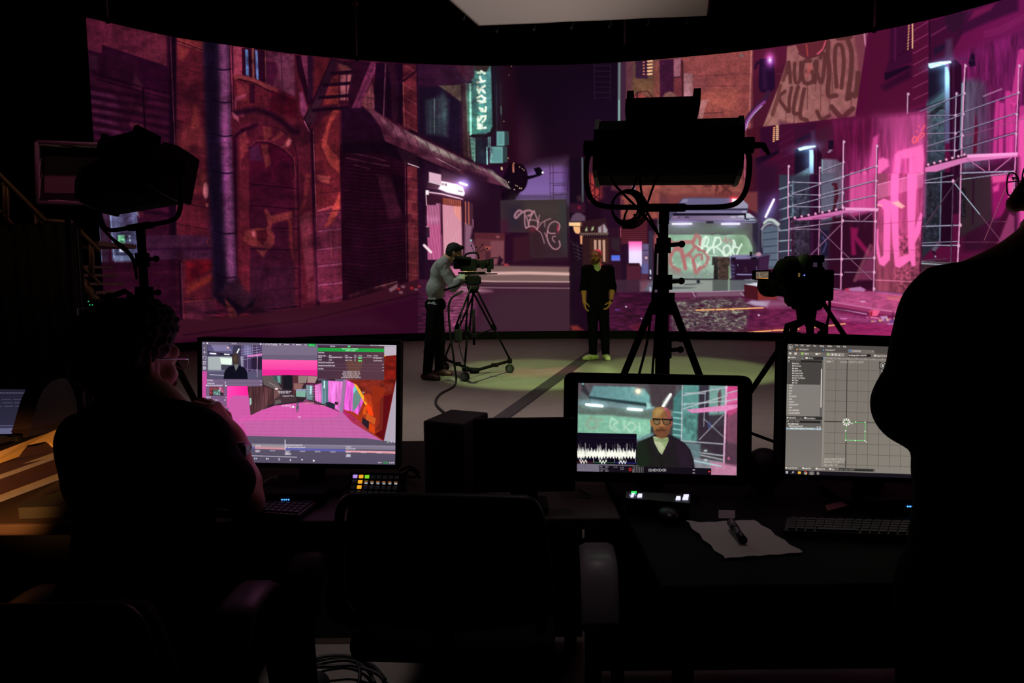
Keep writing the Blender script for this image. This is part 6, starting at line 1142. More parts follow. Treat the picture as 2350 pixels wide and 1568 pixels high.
# ================================================================ white overhead panel
def diffusion():
    m = mat('white_diffusion_cloth',(226,222,216),.9,scale=6,var=.05); nt = m.node_tree; b = nt.nodes['Principled BSDF']; t = nt.nodes.new('ShaderNodeBsdfTranslucent'); t.inputs[0].default_value = (.75,.72,.7,1); x = nt.nodes.new('ShaderNodeMixShader'); x.inputs[0].default_value = .45
    nt.links.new(b.outputs[0],x.inputs[1]); nt.links.new(t.outputs[0],x.inputs[2]); nt.links.new(x.outputs[0],nt.nodes['Material Output'].inputs[0]); return m
ov = thing('overhead_diffuser','large white fabric light panel hanging flat above the stage','diffuser',(1.1,9,5.0))
zc = 5.0; cA,cB,cC,cD = PZ(1098,60,zc),PZ(1622,36,zc),PZ(1640,-110,zc),PZ(960,-70,zc)
dv = (cA - PZ(1030,0,zc)).normalized(); cD = cA - dv * 3.2; dv2 = (cB - PZ(1626,0,zc)).normalized(); cC = cB - dv2 * 3.2
N = 22; vs = []
for j in range(N + 1):
    for i in range(N + 1):
        u_,v_ = i / N,j / N; p = cD.lerp(cC,u_).lerp(cA.lerp(cB,u_),v_); sag = -.05 * math.sin(PI * u_) * math.sin(PI * v_) + .006 * math.sin(u_ * 19) * math.sin(v_ * 13)
        vs.append(p + Vector((0,0,sag)))
o = obj('fabric',MB().add(vs,[(j * (N + 1) + i,j * (N + 1) + i + 1,(j + 1) * (N + 1) + i + 1,(j + 1) * (N + 1) + i) for j in range(N) for i in range(N)],True),diffusion(),ov)
fr = MB(); cs = [cA,cB,cC,cD]
for i in range(4): fr.cyl(cs[i] + Vector((0,0,.05)),cs[(i + 1) % 4] + Vector((0,0,.05)),.03)
obj('frame',fr,BLK,ov)
for e0,e1,n in ((cA,cB,6),(cA,cD,3)):
    for i in range(n):
        p = e0.lerp(e1,(i + .5) / n) + Vector((0,0,.0)); obj('tie_clip',MB().tube([p + Vector((0,0,.05)),p + Vector((.02,.03,-.02)),p + Vector((.0,.05,-.09)),p + Vector((-.02,.04,-.06))],.006,6),STEEL,ov)
for p in cs: obj('suspension_wire',MB().cyl(p + Vector((0,0,.05)),Vector((p.x,p.y,7.5)),.008,n=8),BLK,ov)


# ================================================================ panel lights on stands
def panel_light(name,base,Y,yaw,pit,lab,cat='studio light',roll=0.,s=1.,glow=None):
    """lamp head with ballast, yoke and lever; base = middle of the head"""
    t = thing(name,lab,cat,(base[0],base[1],base[2] - .3))
    M = basis(yaw,pit,roll); b = Vector(base)
    def W(x,y,z): return b + M @ Vector((x * s,y * s,z * s))
    prof = [(-.125,.12),(-.135,.05),(-.13,-.06),(-.115,-.115),(-.02,-.13),(.06,-.12),(.12,-.075),(.135,-.01),(.13,.06),(.12,.12)]     # (z, y)
    hs = MB(); hs.prism([(y,z) for z,y in prof],W(-.305,0,0),M @ Vector((0,s,0)),M @ Vector((0,0,s)),M @ Vector((.61 * s,0,0)))
    for i in range(9): hs.box(W(-.26 + i * .065,-.128,-.02),(.012 * s,.02 * s,.16 * s),M)
    obj('housing',hs,BLKP,t)
    for sx in (-1,1):
        e = MB(); e.prism([(y * 1.06,z * 1.06) for z,y in prof],W(sx * .305,0,0),M @ Vector((0,s,0)),M @ Vector((0,0,s)),M @ Vector((sx * .02 * s,0,0)))
        obj('end_cap',e,mat('satin_end_cap',(60,56,60),.4,.2),t)
    lens = MB().box(W(0,.124,0),(.58 * s,.008,.2 * s),M); obj('diffuser',lens,glow or mat('frosted_diffuser',(180,178,170),.5),t)
    bl = MB().box(W(-.03,-.06,.165),(.32 * s,.16 * s,.07 * s),M,.008); bl.box(W(-.17,-.06,.2),(.03 * s,.14 * s,.07 * s),M); bl.box(W(.12,-.06,.2),(.03 * s,.14 * s,.07 * s),M)
    bo = obj('ballast',bl,BLKP,t); hd = MB()
    for i in range(14): hd.box(W(-.14 + i * .018,-.145,.168),(.007 * s,.006,.014 * s),M)
    obj('vent_slots',hd,mat('vent_grey',(52,40,42),.5),bo)
    # yoke: U of tube under the head
    yk = [(-.345,0,.02),(-.365,0,-.05),(-.36,0,-.16),(-.33,0,-.225),(-.27,0,-.25),(-.12,0,-.255),(.12,0,-.255),(.27,0,-.25),(.33,0,-.225),(.36,0,-.16),(.365,0,-.05),(.345,0,.02)]
    Ry = basis(yaw,0,roll)
    def V(x,y,z): return b + Ry @ Vector((x * s,y * s,z * s))
    yo = MB().tube(smooth_path([V(*p) for p in yk],5),.0125 * s,10); yo.box(V(0,0,-.256),(.2 * s,.05 * s,.036 * s),Ry,.012)
    obj('yoke',yo,BLK,t)
    for sx in (-1,1):
        k = MB().cyl(W(sx * .32,0,.02),W(sx * .38,0,.02),.036 * s); obj('tilt_knob',k,BLK,t)
    lv = MB().tube([W(.38,0,.02),W(.42,-.01,.015),W(.44,-.03,-.03)],[.016 * s,.014 * s,.008 * s],8); obj('lever',lv,BLK,t)
    obj('spigot',MB().cyl(V(0,0,-.27),V(0,0,-.33),.024 * s),BLK,t)
    return t,V(0,0,-.33),W
def light_stand(top,lab,spread=.55,hub=.78,yaw=.5,crank=True,x_at=None):
    """heavy stand: column, collars, three legs and braces under the point top"""
    x,y,z = top; t = thing('light_stand',lab,'light stand',(x,y,0))
    c = MB(); c.cyl((x,y,.12),(x,y,z - .52),.034,n=18); c.cyl((x,y,z - .56),(x,y,z - .24),.027,n=18); c.cyl((x,y,z - .26),(x,y,z),.021,n=18); obj('column',c,BLK,t)
    for zz_ in (z - .10,z - .27,z - .54,hub - .22):
        k = MB().cyl((x,y,zz_ - .035),(x,y,zz_ + .035),.043 if zz_ < z - .2 else .034); k.cyl((x,y,zz_),(x + .075,y - .02,zz_ + .005),.01); k.ball((x + .08,y - .02,zz_ + .005),.016); obj('collar',k,BLK,t)
    obj('hub',MB().cyl((x,y,hub - .05),(x,y,hub + .05),.055),BLK,t); obj('lower_hub',MB().cyl((x,y,.13),(x,y,.2),.05),BLK,t)
    for i in range(3):
        a = yaw + i * 2 * PI / 3; d = Vector((math.cos(a),math.sin(a),0)); o_ = Vector((x,y,0))
        obj('leg',MB().box(o_,(0,0,0)) if False else MB().tube([o_ + d * .05 + Vector((0,0,hub)),o_ + d * (spread * .5) + Vector((0,0,hub * .52 + .02)),o_ + d * spread + Vector((0,0,.03))],.018,8),BLK,t)
        obj('brace',MB().cyl(o_ + d * .045 + Vector((0,0,.17)),o_ + d * (spread * .6) + Vector((0,0,hub * .42)),.01),BLK,t)
        obj('foot',MB().ball(o_ + d * spread + Vector((0,0,.022)),(.03,.03,.022)),RUB,t)
    return t
KEYG = mat('lit_diffuser',(210,255,150),.5,emit=(200,255,130),es=6.)
cl,cj,CW = panel_light('panel_light',P(1530,347,3.2),3.2,-.2,-.14,'black panel light in the middle, with a coil of cable below its yoke',glow=KEYG,roll=.03)
light_stand(cj,'heavy black stand carrying the middle panel light, behind the small monitor',.6,1.2,.35)
ll,lj,LW = panel_light('panel_light',P(312,412,3.5),3.5,-.5,-.3,'black panel light at the left, turned towards the right, in front of a softbox',roll=-.05,s=.92)
light_stand(lj,'black stand carrying the left panel light, rising behind the seated man\'s head',.6,1.1,1.1)
# crank on the left stand
# cables of the middle light
def cable(name,pts,r,lab,m=RUB,n=8,cat='cable',group=None): return tag(obj(name,MB().tube(smooth_path(pts,n),r,8),m),lab,cat,group)
cy = 3.14
coil = [P(1461,405,cy),P(1450,440,cy - .03)]
for k in range(165):
    a = k / 165 * 2 * PI * 4.6 - 1.6; tn = k / 165 * 4.6; rr = 30 + 2.4 * tn
    coil.append(P(1434 + rr * math.cos(a) + 2.6 * tn,474 + rr * 1.08 * math.sin(a) + 1.2 * tn,cy - .03 + .014 * tn))
coil += [P(1445,470,cy - .02),P(1480,500,cy),P(1506,525,cy + .03),P(1516,560,cy + .02)]
cable('coiled_cable',coil,.005,'black cable coiled into a ring, hanging below the middle panel light',n=2)
cable('power_cable',[P(1402,405,cy),P(1412,425,cy),P(1440,455,cy - .05),P(1475,490,cy - .04),P(1512,540,cy)],.006,'black cable slanting from the lamp head through the coil to the stand')
cable('power_cable',[P(1468,405,cy),P(1472,440,cy - .06),P(1482,480,cy - .04),P(1500,515,cy),P(1514,545,cy)],.005,'thin black cable hanging straight below the lamp head, beside the coil')
cable('power_cable',[P(1508,404,cy),P(1495,440,cy - .07),P(1482,475,cy - .05),P(1462,500,cy - .03),P(1455,492,cy - .02)],.005,'thin black cable curving from the right of the lamp head into the coil')
cable('power_cable',[P(1506,560,3.16),P(1502,640,3.13),P(1494,720,3.1),P(1484,790,3.05),P(1462,880,2.98),P(1440,1000,2.9),PZ(1420,1330,.02)],.006,'black cable hanging down left of the middle stand, farther from the column')
cable('power_cable',[P(1514,580,3.16),P(1512,660,3.12),P(1506,740,3.1),P(1502,800,3.08),P(1496,900,3.04),PZ(1490,1310,.02)],.0055,'black cable hanging down close to the column of the middle stand')
cable('power_cable',[P(222,475,3.3),P(228,512,3.25),P(255,545,3.28),P(290,572,3.4),P(308,600,3.46),P(314,640,3.5)],.007,'black cable drooping from the left panel light to its stand')
cable('power_cable',[P(222,480,3.3),P(236,522,3.25),P(268,560,3.3),P(300,590,3.44),P(312,625,3.5)],.006,'second black cable drooping just below the first one, left panel light')
# handle of the left stand
hd = MB().tube([P(318,690,3.5),P(296,676,3.46),P(288,668,3.45),P(250,683,3.42)],.014,8); hd.ball(P(252,682,3.42),(.03,.022,.022))
ls = [o for o in C.objects if o.name.startswith('light_stand')][-1]; obj('crank_handle',hd,BLK,ls)

# softbox behind the left light
sb = thing('softbox','white-lined rectangular softbox behind the left panel light','softbox',P(186,400,4.6) + Vector((0,0,-.25)))
f4 = [P(84,326,4.45),P(289,334,4.85),P(287,468,4.85),P(84,465,4.45)]; nrm = (f4[1] - f4[0]).cross(f4[3] - f4[0]).normalized()
if nrm.y < 0: nrm = -nrm
cc = sum(f4,Vector()) / 4; b4 = [cc + (p - cc) * .74 + nrm * .22 + Vector((.03,0,.0)) for p in f4]
sm_ = mat('white_softbox_lining',(200,190,188),.55,var=.3,scale=9,bump=.5)
for i in range(4):
    a,b_,c_,d_ = f4[i],f4[(i + 1) % 4],b4[(i + 1) % 4],b4[i]
    vs = []; n_ = 8
    for j in range(n_ + 1):
        for k in range(n_ + 1):
            p = a.lerp(b_,j / n_).lerp(d_.lerp(c_,j / n_),k / n_); vs.append(p + nrm * 0 + (p - cc).normalized() * .005 * math.sin(j * 1.9 + i) * math.sin(k * 2.3 + i * 2))
    obj('side_panel',MB().add(vs,[(j * (n_ + 1) + k,j * (n_ + 1) + k + 1,(j + 1) * (n_ + 1) + k + 1,(j + 1) * (n_ + 1) + k) for j in range(n_) for k in range(n_)],True),sm_,sb)
obj('inner_diffuser',MB().add(b4 + [p + nrm * .01 for p in b4],[(0,1,2,3),(4,5,6,7)]),mat('softbox_cloth',(120,106,106),.8,scale=4),sb)
rim = MB()
for i in range(4): rim.cyl(f4[i],f4[(i + 1) % 4],.012)
obj('rim',rim,mat('softbox_rim',(110,96,104),.8),sb); bk = [cc + (p - cc) * .2 + nrm * .4 for p in f4]
for i in range(4): pass
obj('back_shell',MB().add([cc + (p - cc) * 1.03 + nrm * .01 for p in f4] + bk,[(i,(i + 1) % 4,4 + (i + 1) % 4,4 + i) for i in range(4)] + [(4,5,6,7)]),BLKC,sb)
pm = MB(); e = cc + nrm * .36; pm.cyl(e,Vector((e.x,e.y,.1)),.02); pm.cyl((e.x,e.y,.0),(e.x,e.y,.12),.16,.03); obj('support_pole',pm,BLK,sb)

# ================================================================ left background: drape, stairs, rack
dr = MB(); n_ = 90; xs = np.linspace(P(-260,520,7.2).x,P(178,520,7.2).x,n_); vs = []
for i in range(n_):
    y_ = 7.2 + .06 * math.sin(i * .9) + .03 * math.sin(i * 2.3)
    for z in (0.0,1.0,P(100,517,7.2).z): vs.append((xs[i],y_,z))
    for z in (P(100,517,7.2).z,1.0,0.0): vs.append((xs[i],y_ + .05,z))
dr.add(vs,[(6 * i + k,6 * i + 6 + k,6 * i + 6 + (k + 1) % 6,6 * i + (k + 1) % 6) for i in range(n_ - 1) for k in range(6)],True)
dp = thing('black_drape','tall black drape closing off the far left of the studio below the stairs','drape',(xs[40],7.2,0)); obj('cloth',dr,BLKC,dp)
obj('rail',MB().cyl((xs[0],7.22,P(100,517,7.2).z),(xs[-1],7.22,P(100,517,7.2).z),.02),BLK,dp)
for x in (xs[2],xs[-3]): obj('upright',MB().cyl((x,7.28,0),(x,7.28,P(100,517,7.2).z),.022),BLK,dp)
SR = mat('brown_lit_stair_steel',(120,96,84),.5,.3); Ys = 7.9  # brownish light mixed into the colour of dark stair metal
st = thing('staircase','steel staircase with sloping handrails at the far left','stairs',(P(100,700,Ys).x,Ys,0))
def bar(name,pts,r=.02,m=SR): return obj(name,MB().tube([P(x,y,Ys) for x,y in pts],r,8),m,st)
bar('handrail',[(-60,345),(0,402),(104,507),(165,511)],.028); bar('handrail',[(176,522),(228,576)],.025)
bar('mid_rail',[(-60,425),(18,428 - 5),(84,495),(102,520)],.016); bar('mid_rail',[(0,483),(14,498),(34,520)],.016); bar('mid_rail',[(178,600),(203,625),(228,650)],.02)
for x,y0,y1 in ((9,412,520),(17,420,520),(82,488,700),(207,556,640),(213,560,640),(180,526,720)): bar('post',[(x,y0),(x,y1)],.018)
for i in range(7):
    p = P(160 + i * 14,600 + i * 20,Ys); obj('tread',MB().box((p.x,Ys + .35,p.z - .06),(.18,.7,.03)),SR,st)
sg = MB().tube([P(150,590,Ys + .02),P(250,735,Ys + .02)],.05,6); obj('stringer',sg,SR,st)
obj('landing',MB().box((P(60,560,Ys).x - .4,Ys + .45,P(60,560,Ys).z),(2.4,.8,.05)),SR,st)
obj('support',MB().cyl((P(20,600,Ys).x,Ys + .4,0),(P(20,600,Ys).x,Ys + .4,P(60,560,Ys).z),.04),SR,st)
obj('sign_plate',MB().box(P(172,614,Ys - .05),(.055,.012,.135)),mat('tan_plate',(170,130,100),.7),st)
Yr = 7.0
rk = thing('equipment_cart','metal equipment cart with tiny green lights, left of the seated man','cart',(P(208,790,Yr).x,Yr,0))
RG = mat('cart_grey',(92,84,96),.5,.4)
zt = P(205,708,Yr).z
for x in (180,228):
    for dy in (0,.4): obj('upright',MB().cyl((P(x,750,Yr).x,Yr + dy,0.02),(P(x,750,Yr).x,Yr + dy,zt),.016),RG,rk)
for y in (710,765,800):
    p = P(204,y,Yr); obj('shelf',MB().box((p.x,Yr + .2,p.z),(.26,.42,.02)),RG,rk)
bx = P(200,735,Yr); ub = obj('amplifier',MB().box((bx.x,Yr + .2,bx.z - .02),(.14,.3,.15),None,.01),mat('amp_case',(66,60,74),.5),rk)
GLED = mat('green_indicator',(20,80,50),.4,emit=(60,255,160),es=.5)
for x,y in ((203,692),(206,700),(212,700)): obj('indicator',MB().ball(P(x,y,Yr - .02),.006),GLED,rk)
bx = P(206,697,Yr); obj('receiver',MB().box((bx.x,Yr + .2,bx.z),(.16,.38,.08),None,.008),BLKP,rk)

# ================================================================ camera on the dolly (far, pointing right) and its tripod
def lens_barrel(mb,p,d,segs):
    p = Vector(p); d = Vector(d).normalized(); h = 0
    for r,l in segs: mb.cyl(p + d * h,p + d * (h + l),r,n=20); h += l
    return p + d * h
YC = 8.62
hp = P(1086,660,YC)     # tripod bowl
tp = thing('camera_tripod','tall tripod on a wheeled dolly carrying the film camera of the bending man','tripod',(hp.x,hp.y,0))
obj('bowl',MB().cyl(hp + Vector((0,0,-.07)),hp + Vector((0,0,.02)),.05,.085,18),BLK,tp)
fh = MB().box(hp + Vector((0,0,.09)),(.16,.14,.13),None,.02); fh.cyl(hp + Vector((-.1,0,.09)),hp + Vector((.1,0,.09)),.045); fh.box(hp + Vector((0,0,.18)),(.3,.09,.025),None,.005); fh.tube([hp + Vector((-.05,-.05,.1)),hp + Vector((-.2,-.1,.02)),hp + Vector((-.36,-.12,-.03))],.012)
obj('fluid_head',fh,BLK,tp)
wh = [PZ(1067,876),PZ(1170,856),PZ(1022,851)]
hubz = .17
for i,w in enumerate(wh):
    ft = Vector((w.x,w.y,.2)); top = hp + (Vector((w.x,w.y,0)) - Vector((hp.x,hp.y,0))).normalized() * .06 + Vector((0,0,-.06))
    sd = (ft - top).cross(Vector((0,0,1))).normalized(); mid = top.lerp(ft,.52)
    lg = MB()
    for s_ in (-1,1): lg.cyl(top + sd * .035 * s_,mid + sd * .028 * s_,.013); 
    lg.cyl(mid + (top - mid) * .12,ft,.014); lg.box(mid,(.06,.05,.05),None,.01); obj('leg',lg,BLK,tp)
    mp_ = Vector((hp.x,hp.y,.62)); obj('spreader',MB().cyl(mid,mp_,.009),BLK,tp)
    b = MB().cyl(Vector((hp.x,hp.y - .02,hubz)),Vector((w.x,w.y,hubz)),.02); b.box(Vector((w.x,w.y,hubz)),(.07,.07,.06),None,.01); b.box(Vector((w.x,w.y,hubz)).lerp(Vector((hp.x,hp.y,hubz)),.45),(.1,.06,.05),None,.01); obj('dolly_arm',b,BLK,tp)
    wm = MB().cyl(Vector((w.x - .008,w.y - .018,.062)),Vector((w.x + .008,w.y + .018,.062)),.061,n=24); wo = obj('wheel',wm,RUB,tp)
    obj('wheel_disc',MB().cyl(Vector((w.x - .009,w.y - .021,.062)),Vector((w.x + .009,w.y + .021,.062)),.036,n=18),STEEL,wo)
    obj('caster_fork',MB().box(Vector((w.x,w.y,.12)),(.05,.03,.06),None,.006),STEEL,tp)
obj('dolly_hub',MB().cyl((hp.x,hp.y,hubz - .03),(hp.x,hp.y,hubz + .03),.06),BLK,tp)
ct = MB().cyl((hp.x,hp.y,.5),(hp.x,hp.y,.95),.018); ct.box((hp.x,hp.y,.62),(.08,.08,.06),None,.01); obj('centre_column',ct,BLK,tp)
pb = MB().tube(smooth_path([hp + Vector((-.02,-.08,.02)),hp + Vector((-.14,-.12,-.3)),hp + Vector((-.18,-.12,-.7)),hp + Vector((-.1,-.1,-1.0))]),.007,6); obj('loose_cable',pb,RUB,tp)
# battery pouch
obj('battery_pouch',MB().box((hp.x - .2,hp.y - .06,.62),(.1,.08,.16),None,.02),BLKC,tp)
cb = P(1086,608,YC)
fc = thing('film_camera','black film camera with matte box on the dolly tripod, operated by the bending man','camera',cb + Vector((0,0,-.1)))
bd = MB().box(cb + Vector((-.06,0,0)),(.2,.14,.15),None,.012); bd.box(cb + Vector((-.2,0,.01)),(.09,.11,.12),None,.01); bd.box(cb + Vector((-.02,0,-.1)),(.34,.08,.02),None,.004); obj('body',bd,BLKP,fc)
ln = MB(); e = lens_barrel(ln,cb + Vector((.04,0,.01)),(1,.12,0),((.05,.03),(.046,.05),(.05,.03),(.055,.05))); obj('lens',ln,BLK,fc)
mb_ = MB().box(e + Vector((.03,0,0)),(.05,.16,.13),None,.006); mb_.box(e + Vector((.07,0,.075)),(.08,.16,.006)); obj('matte_box',mb_,BLKP,fc)
tb = MB().tube(smooth_path([cb + Vector((-.1,0,.07)),cb + Vector((-.09,0,.13)),cb + Vector((0,0,.15)),cb + Vector((.06,0,.13)),cb + Vector((.07,0,.07))]),.012); obj('top_handle',tb,BLK,fc)
vf = MB().cyl(cb + Vector((-.02,-.1,.07)),cb + Vector((-.22,-.1,.08)),.025,.033); vf.cyl(cb + Vector((-.05,-.1,.07)),cb + Vector((-.05,0,.05)),.012); obj('viewfinder',vf,BLKP,fc)
an = MB()
for dx_,dz_ in ((-.02,.24),(.04,.22),(.12,.25),(.18,.2)): an.cyl(cb + Vector((.02,0,.14)),cb + Vector((dx_,0,dz_)),.004,n=6); an.ball(cb + Vector((dx_,0,dz_)),.011,None,8,6)
obj('antennas',an,BLK,fc)
rd = MB()
for dy in (-.04,.04): rd.cyl(cb + Vector((-.1,dy,-.115)),cb + Vector((.3,dy,-.115)),.008)
rd.box(cb + Vector((.2,-.06,-.06)),(.05,.04,.08),None,.01); rd.cyl(cb + Vector((.12,-.09,-.02)),cb + Vector((.12,-.05,-.02)),.035); obj('follow_focus',rd,BLK,fc)
cable('floor_cable',[PZ(1051,700,.0) if False else P(1062,668,8.56),P(1033,690,8.5),P(1031,740,8.5),P(1042,830,8.5),PZ(1047,872,.02),PZ(1040,888,.012),PZ(1010,905,.012),PZ(1000,925,.012),PZ(1018,946,.012),PZ(1060,975,.012),PZ(1110,1010,.012)],.014,'dark cable snaking over the floor from the dolly tripod towards the desk',n=8)

# ================================================================ right camera
YR = 3.4
rb = P(1850,735,YR)
t2 = thing('camera_tripod','black tripod under the unattended film camera at the right','tripod',(rb.x,rb.y,0))
h2 = MB().cyl(rb + Vector((0,0,-.02)),rb + Vector((0,0,.06)),.04,.05); h2.box(rb + Vector((0,0,.10)),(.12,.13,.1),None,.02); h2.cyl(rb + Vector((-.09,0,.1)),rb + Vector((.08,0,.1)),.032); h2.box(rb + Vector((-.02,0,.165)),(.17,.16,.025),None,.006); h2.box(rb + Vector((-.11,-.02,.175)),(.06,.05,.03),None,.006)
obj('fluid_head',h2,BLK,t2)
obj('pan_bar',MB().tube([rb + Vector((.06,0,.12)),rb + Vector((.1,-.06,.02)),rb + Vector((.14,-.16,-.1)),rb + Vector((.19,-.26,-.2))],[.011,.011,.013,.017]),BLK,t2)
cr = MB()
for k in range(7):
    a = k / 7 * 2 * PI; d = Vector((math.cos(a),math.sin(a),0)); cr.tube([rb + d * .03 + Vector((0,0,-.01)),rb + d * .085 + Vector((0,0,-.03)),rb + d * .1 + Vector((0,0,-.09))],[.016,.017,.012],7)
obj('bowl_claws',cr,BLK,t2)
for k,a in enumerate((2.55,4.2,.5)):
    d = Vector((math.cos(a),math.sin(a),0)); top = rb + d * .07 + Vector((0,0,-.06)); ft = Vector((rb.x,rb.y,.02)) + d * .68; sd = d.cross(Vector((0,0,1)))
    lg = MB(); mid = top.lerp(ft,.5)
    for s_ in (-1,1): lg.cyl(top + sd * .025 * s_,mid + sd * .02 * s_,.011)
    lg.cyl(mid + (top - mid) * .1,ft,.013); lg.box(mid,(.05,.05,.05),None,.01); lg.ball(ft,.025); obj('leg',lg,BLK,t2)
    obj('spreader',MB().cyl(mid,Vector((rb.x,rb.y,mid.z - .1)),.008),BLK,t2)
cc2 = P(1858,655,YR)
fc2 = thing('film_camera','unattended film camera with a small side monitor, standing at the right','camera',cc2 + Vector((0,0,-.1)))
b2 = MB().box(cc2 + Vector((-.01,.05,.01)),(.13,.2,.16),None,.012); b2.box(cc2 + Vector((.02,-.08,.0)),(.1,.07,.15),None,.01); b2.box(cc2 + Vector((-.01,.02,-.085)),(.12,.2,.03),None,.006); obj('body',b2,BLKP,fc2)
ln2 = MB(); e2 = lens_barrel(ln2,cc2 + Vector((-.02,.18,0)),(-.25,1,0),((.055,.04),(.06,.06),(.056,.05),(.066,.05))); obj('lens',ln2,BLK,fc2)
kn = MB().cyl(cc2 + Vector((-.075,.0,-.02)),cc2 + Vector((-.11,.02,-.02)),.075,.07,24); obj('follow_focus_wheel',kn,BLKM,fc2)
th = MB().box(cc2 + Vector((.0,.0,.13)),(.12,.06,.035),None,.008); th.cyl(cc2 + Vector((-.06,0,.08)),cc2 + Vector((-.05,0,.135)),.012); th.cyl(cc2 + Vector((.05,0,.08)),cc2 + Vector((.045,0,.13)),.012); th.box(cc2 + Vector((-.1,0,.11)),(.05,.05,.07),None,.01); obj('top_handle',th,BLK,fc2)
tx = MB()
for k in range(5): tx.box(cc2 + Vector((-.095 + .012 * k,-.031,.124)),(.007,.002,.008))
obj('handle_lettering',tx,mat('pale_print',(120,116,126),.6),fc2)
lp = MB().ball(P(1845,606,YR - .08),(.042,.04,.05)); obj('rain_cover',lp,mat('grey_cover',(92,88,96),.5),fc2)
vf2 = MB().tube([P(1826,612,YR - .05),P(1800,618,YR - .1),P(1782,632,YR - .12)],[.05,.052,.03],14); vf2.tube([P(1815,625,YR - .05),P(1790,650,YR - .08)],.03,10); obj('viewfinder',vf2,BLKM,fc2)
mq = [P(1729,621,YR - .12),P(1769,620,YR - .12),P(1768,643,YR - .1),P(1729,642,YR - .1)]
def slab(q,nrm,d): return MB().add(list(q) + [p + nrm * d for p in q],[(0,1,2,3),(7,6,5,4)] + [(i,4 + i,4 + (i + 1) % 4,(i + 1) % 4) for i in range(4)])
mo = obj('side_monitor',slab(mq,Vector((0,1,0)),.02),BLKP,fc2)
mi = [mq[0].lerp(mq[2],.14),mq[1].lerp(mq[3],.14),mq[2].lerp(mq[0],.14),mq[3].lerp(mq[1],.14)]
cv = Canvas(60,36,0,0,1,(112,98,84)); cv.line([(16,4),(16,26),(24,26)],2,(190,176,150)); cv.line([(40,20),(54,10)],2,(170,156,130)); cv.rect(0,32,60,36,(226,150,80)); cv.line([(2,4),(10,4)],1.4,(160,150,130))
gu = np.linspace(0,1,60)[None,:,None]; gv = np.linspace(0,1,36)[:,None,None]; A_,B_,C_,D_ = [np.array(p + Vector((0,-.002,0))) for p in mi]
picture_grid('screen',(A_ * (1 - gu) + B_ * gu) * (1 - gv) + (D_ * (1 - gu) + C_ * gu) * gv,cv.A,display_material('small_monitor_glow',.8),mo)
ar = MB().tube([P(1768,636,YR - .11),P(1785,640,YR - .09),P(1800,640,YR - .05),P(1822,650,YR)],.012,8); obj('monitor_arm',ar,BLK,fc2)
ca = MB().torus(P(1797,637,YR - .16),.028,.005,(0,1,0),20,6,2.2,5.2); obj('loop_cable',ca,RUB,fc2)
ld = MB().box(P(1834,631,YR - .16),(.007,.004,.018)); obj('tally_label',ld,mat('yellow_label',(200,160,90),.5,emit=(200,160,90),es=.25),fc2); obj('status_light',MB().ball(P(1846,632,YR - .16),.004),mat('blue_status',(90,110,230),.4,emit=(120,140,255),es=1.),fc2)
cable('power_cable',[P(1893,662,YR),P(1903,680,YR - .03),P(1903,720,YR - .03),P(1898,745,YR),P(1897,775,YR + .05),P(1890,830,YR + .1),PZ(1900,1180,.02)],.0065,'black cable hanging from the unattended camera down to the floor')

# ================================================================ desks
DZ = .745
DESK = mat('dark_brown_laminate',(50,32,27),.65,0,.25,8); DK2 = mat('black_laminate',(9,8,9),.8,spec=.15)
def desk(name,x0,x1,y0,y1,lab,m,skirt=True,gap=None):
    t = thing(name,lab,'desk',((x0 + x1) / 2,(y0 + y1) / 2,0))
    obj('desktop',MB().box(((x0 + x1) / 2,(y0 + y1) / 2,DZ - .015),(x1 - x0,y1 - y0,.03),None,.006),m,t)
    for x in (x0 + .06,x1 - .06):
        for y in (y0 + .07,y1 - .07): obj('leg',MB().cyl((x,y,0),(x,y,DZ - .03),.022),BLK,t)
    if skirt: obj('modesty_panel',MB().box(((x0 + x1) / 2,y1 - .03,(DZ - .03 + (gap or .02)) / 2),(x1 - x0 - .02,.018,DZ - .03 - (gap or .02))),BLKM,t)
    return t
desk('desk',-2.05,.26,1.60,2.42,'long dark brown desk across the left, under the lighting console and the left monitor',DESK,False)
L0_ = [o for o in C.objects if o.name == 'desk'][0]
for x0,x1,g in ((-2.03,-.79,.02),(-.79,-.42,.025),(-.42,.245,.02)): obj('modesty_panel',MB().box(((x0 + x1) / 2,2.39,(DZ - .03 + g) / 2),(x1 - x0,.018,DZ - .03 - g)),BLKM,L0_)
desk('desk',.275,2.0,1.23,2.2,'black desk at the right, under the small monitor and the sheet of paper',DK2)

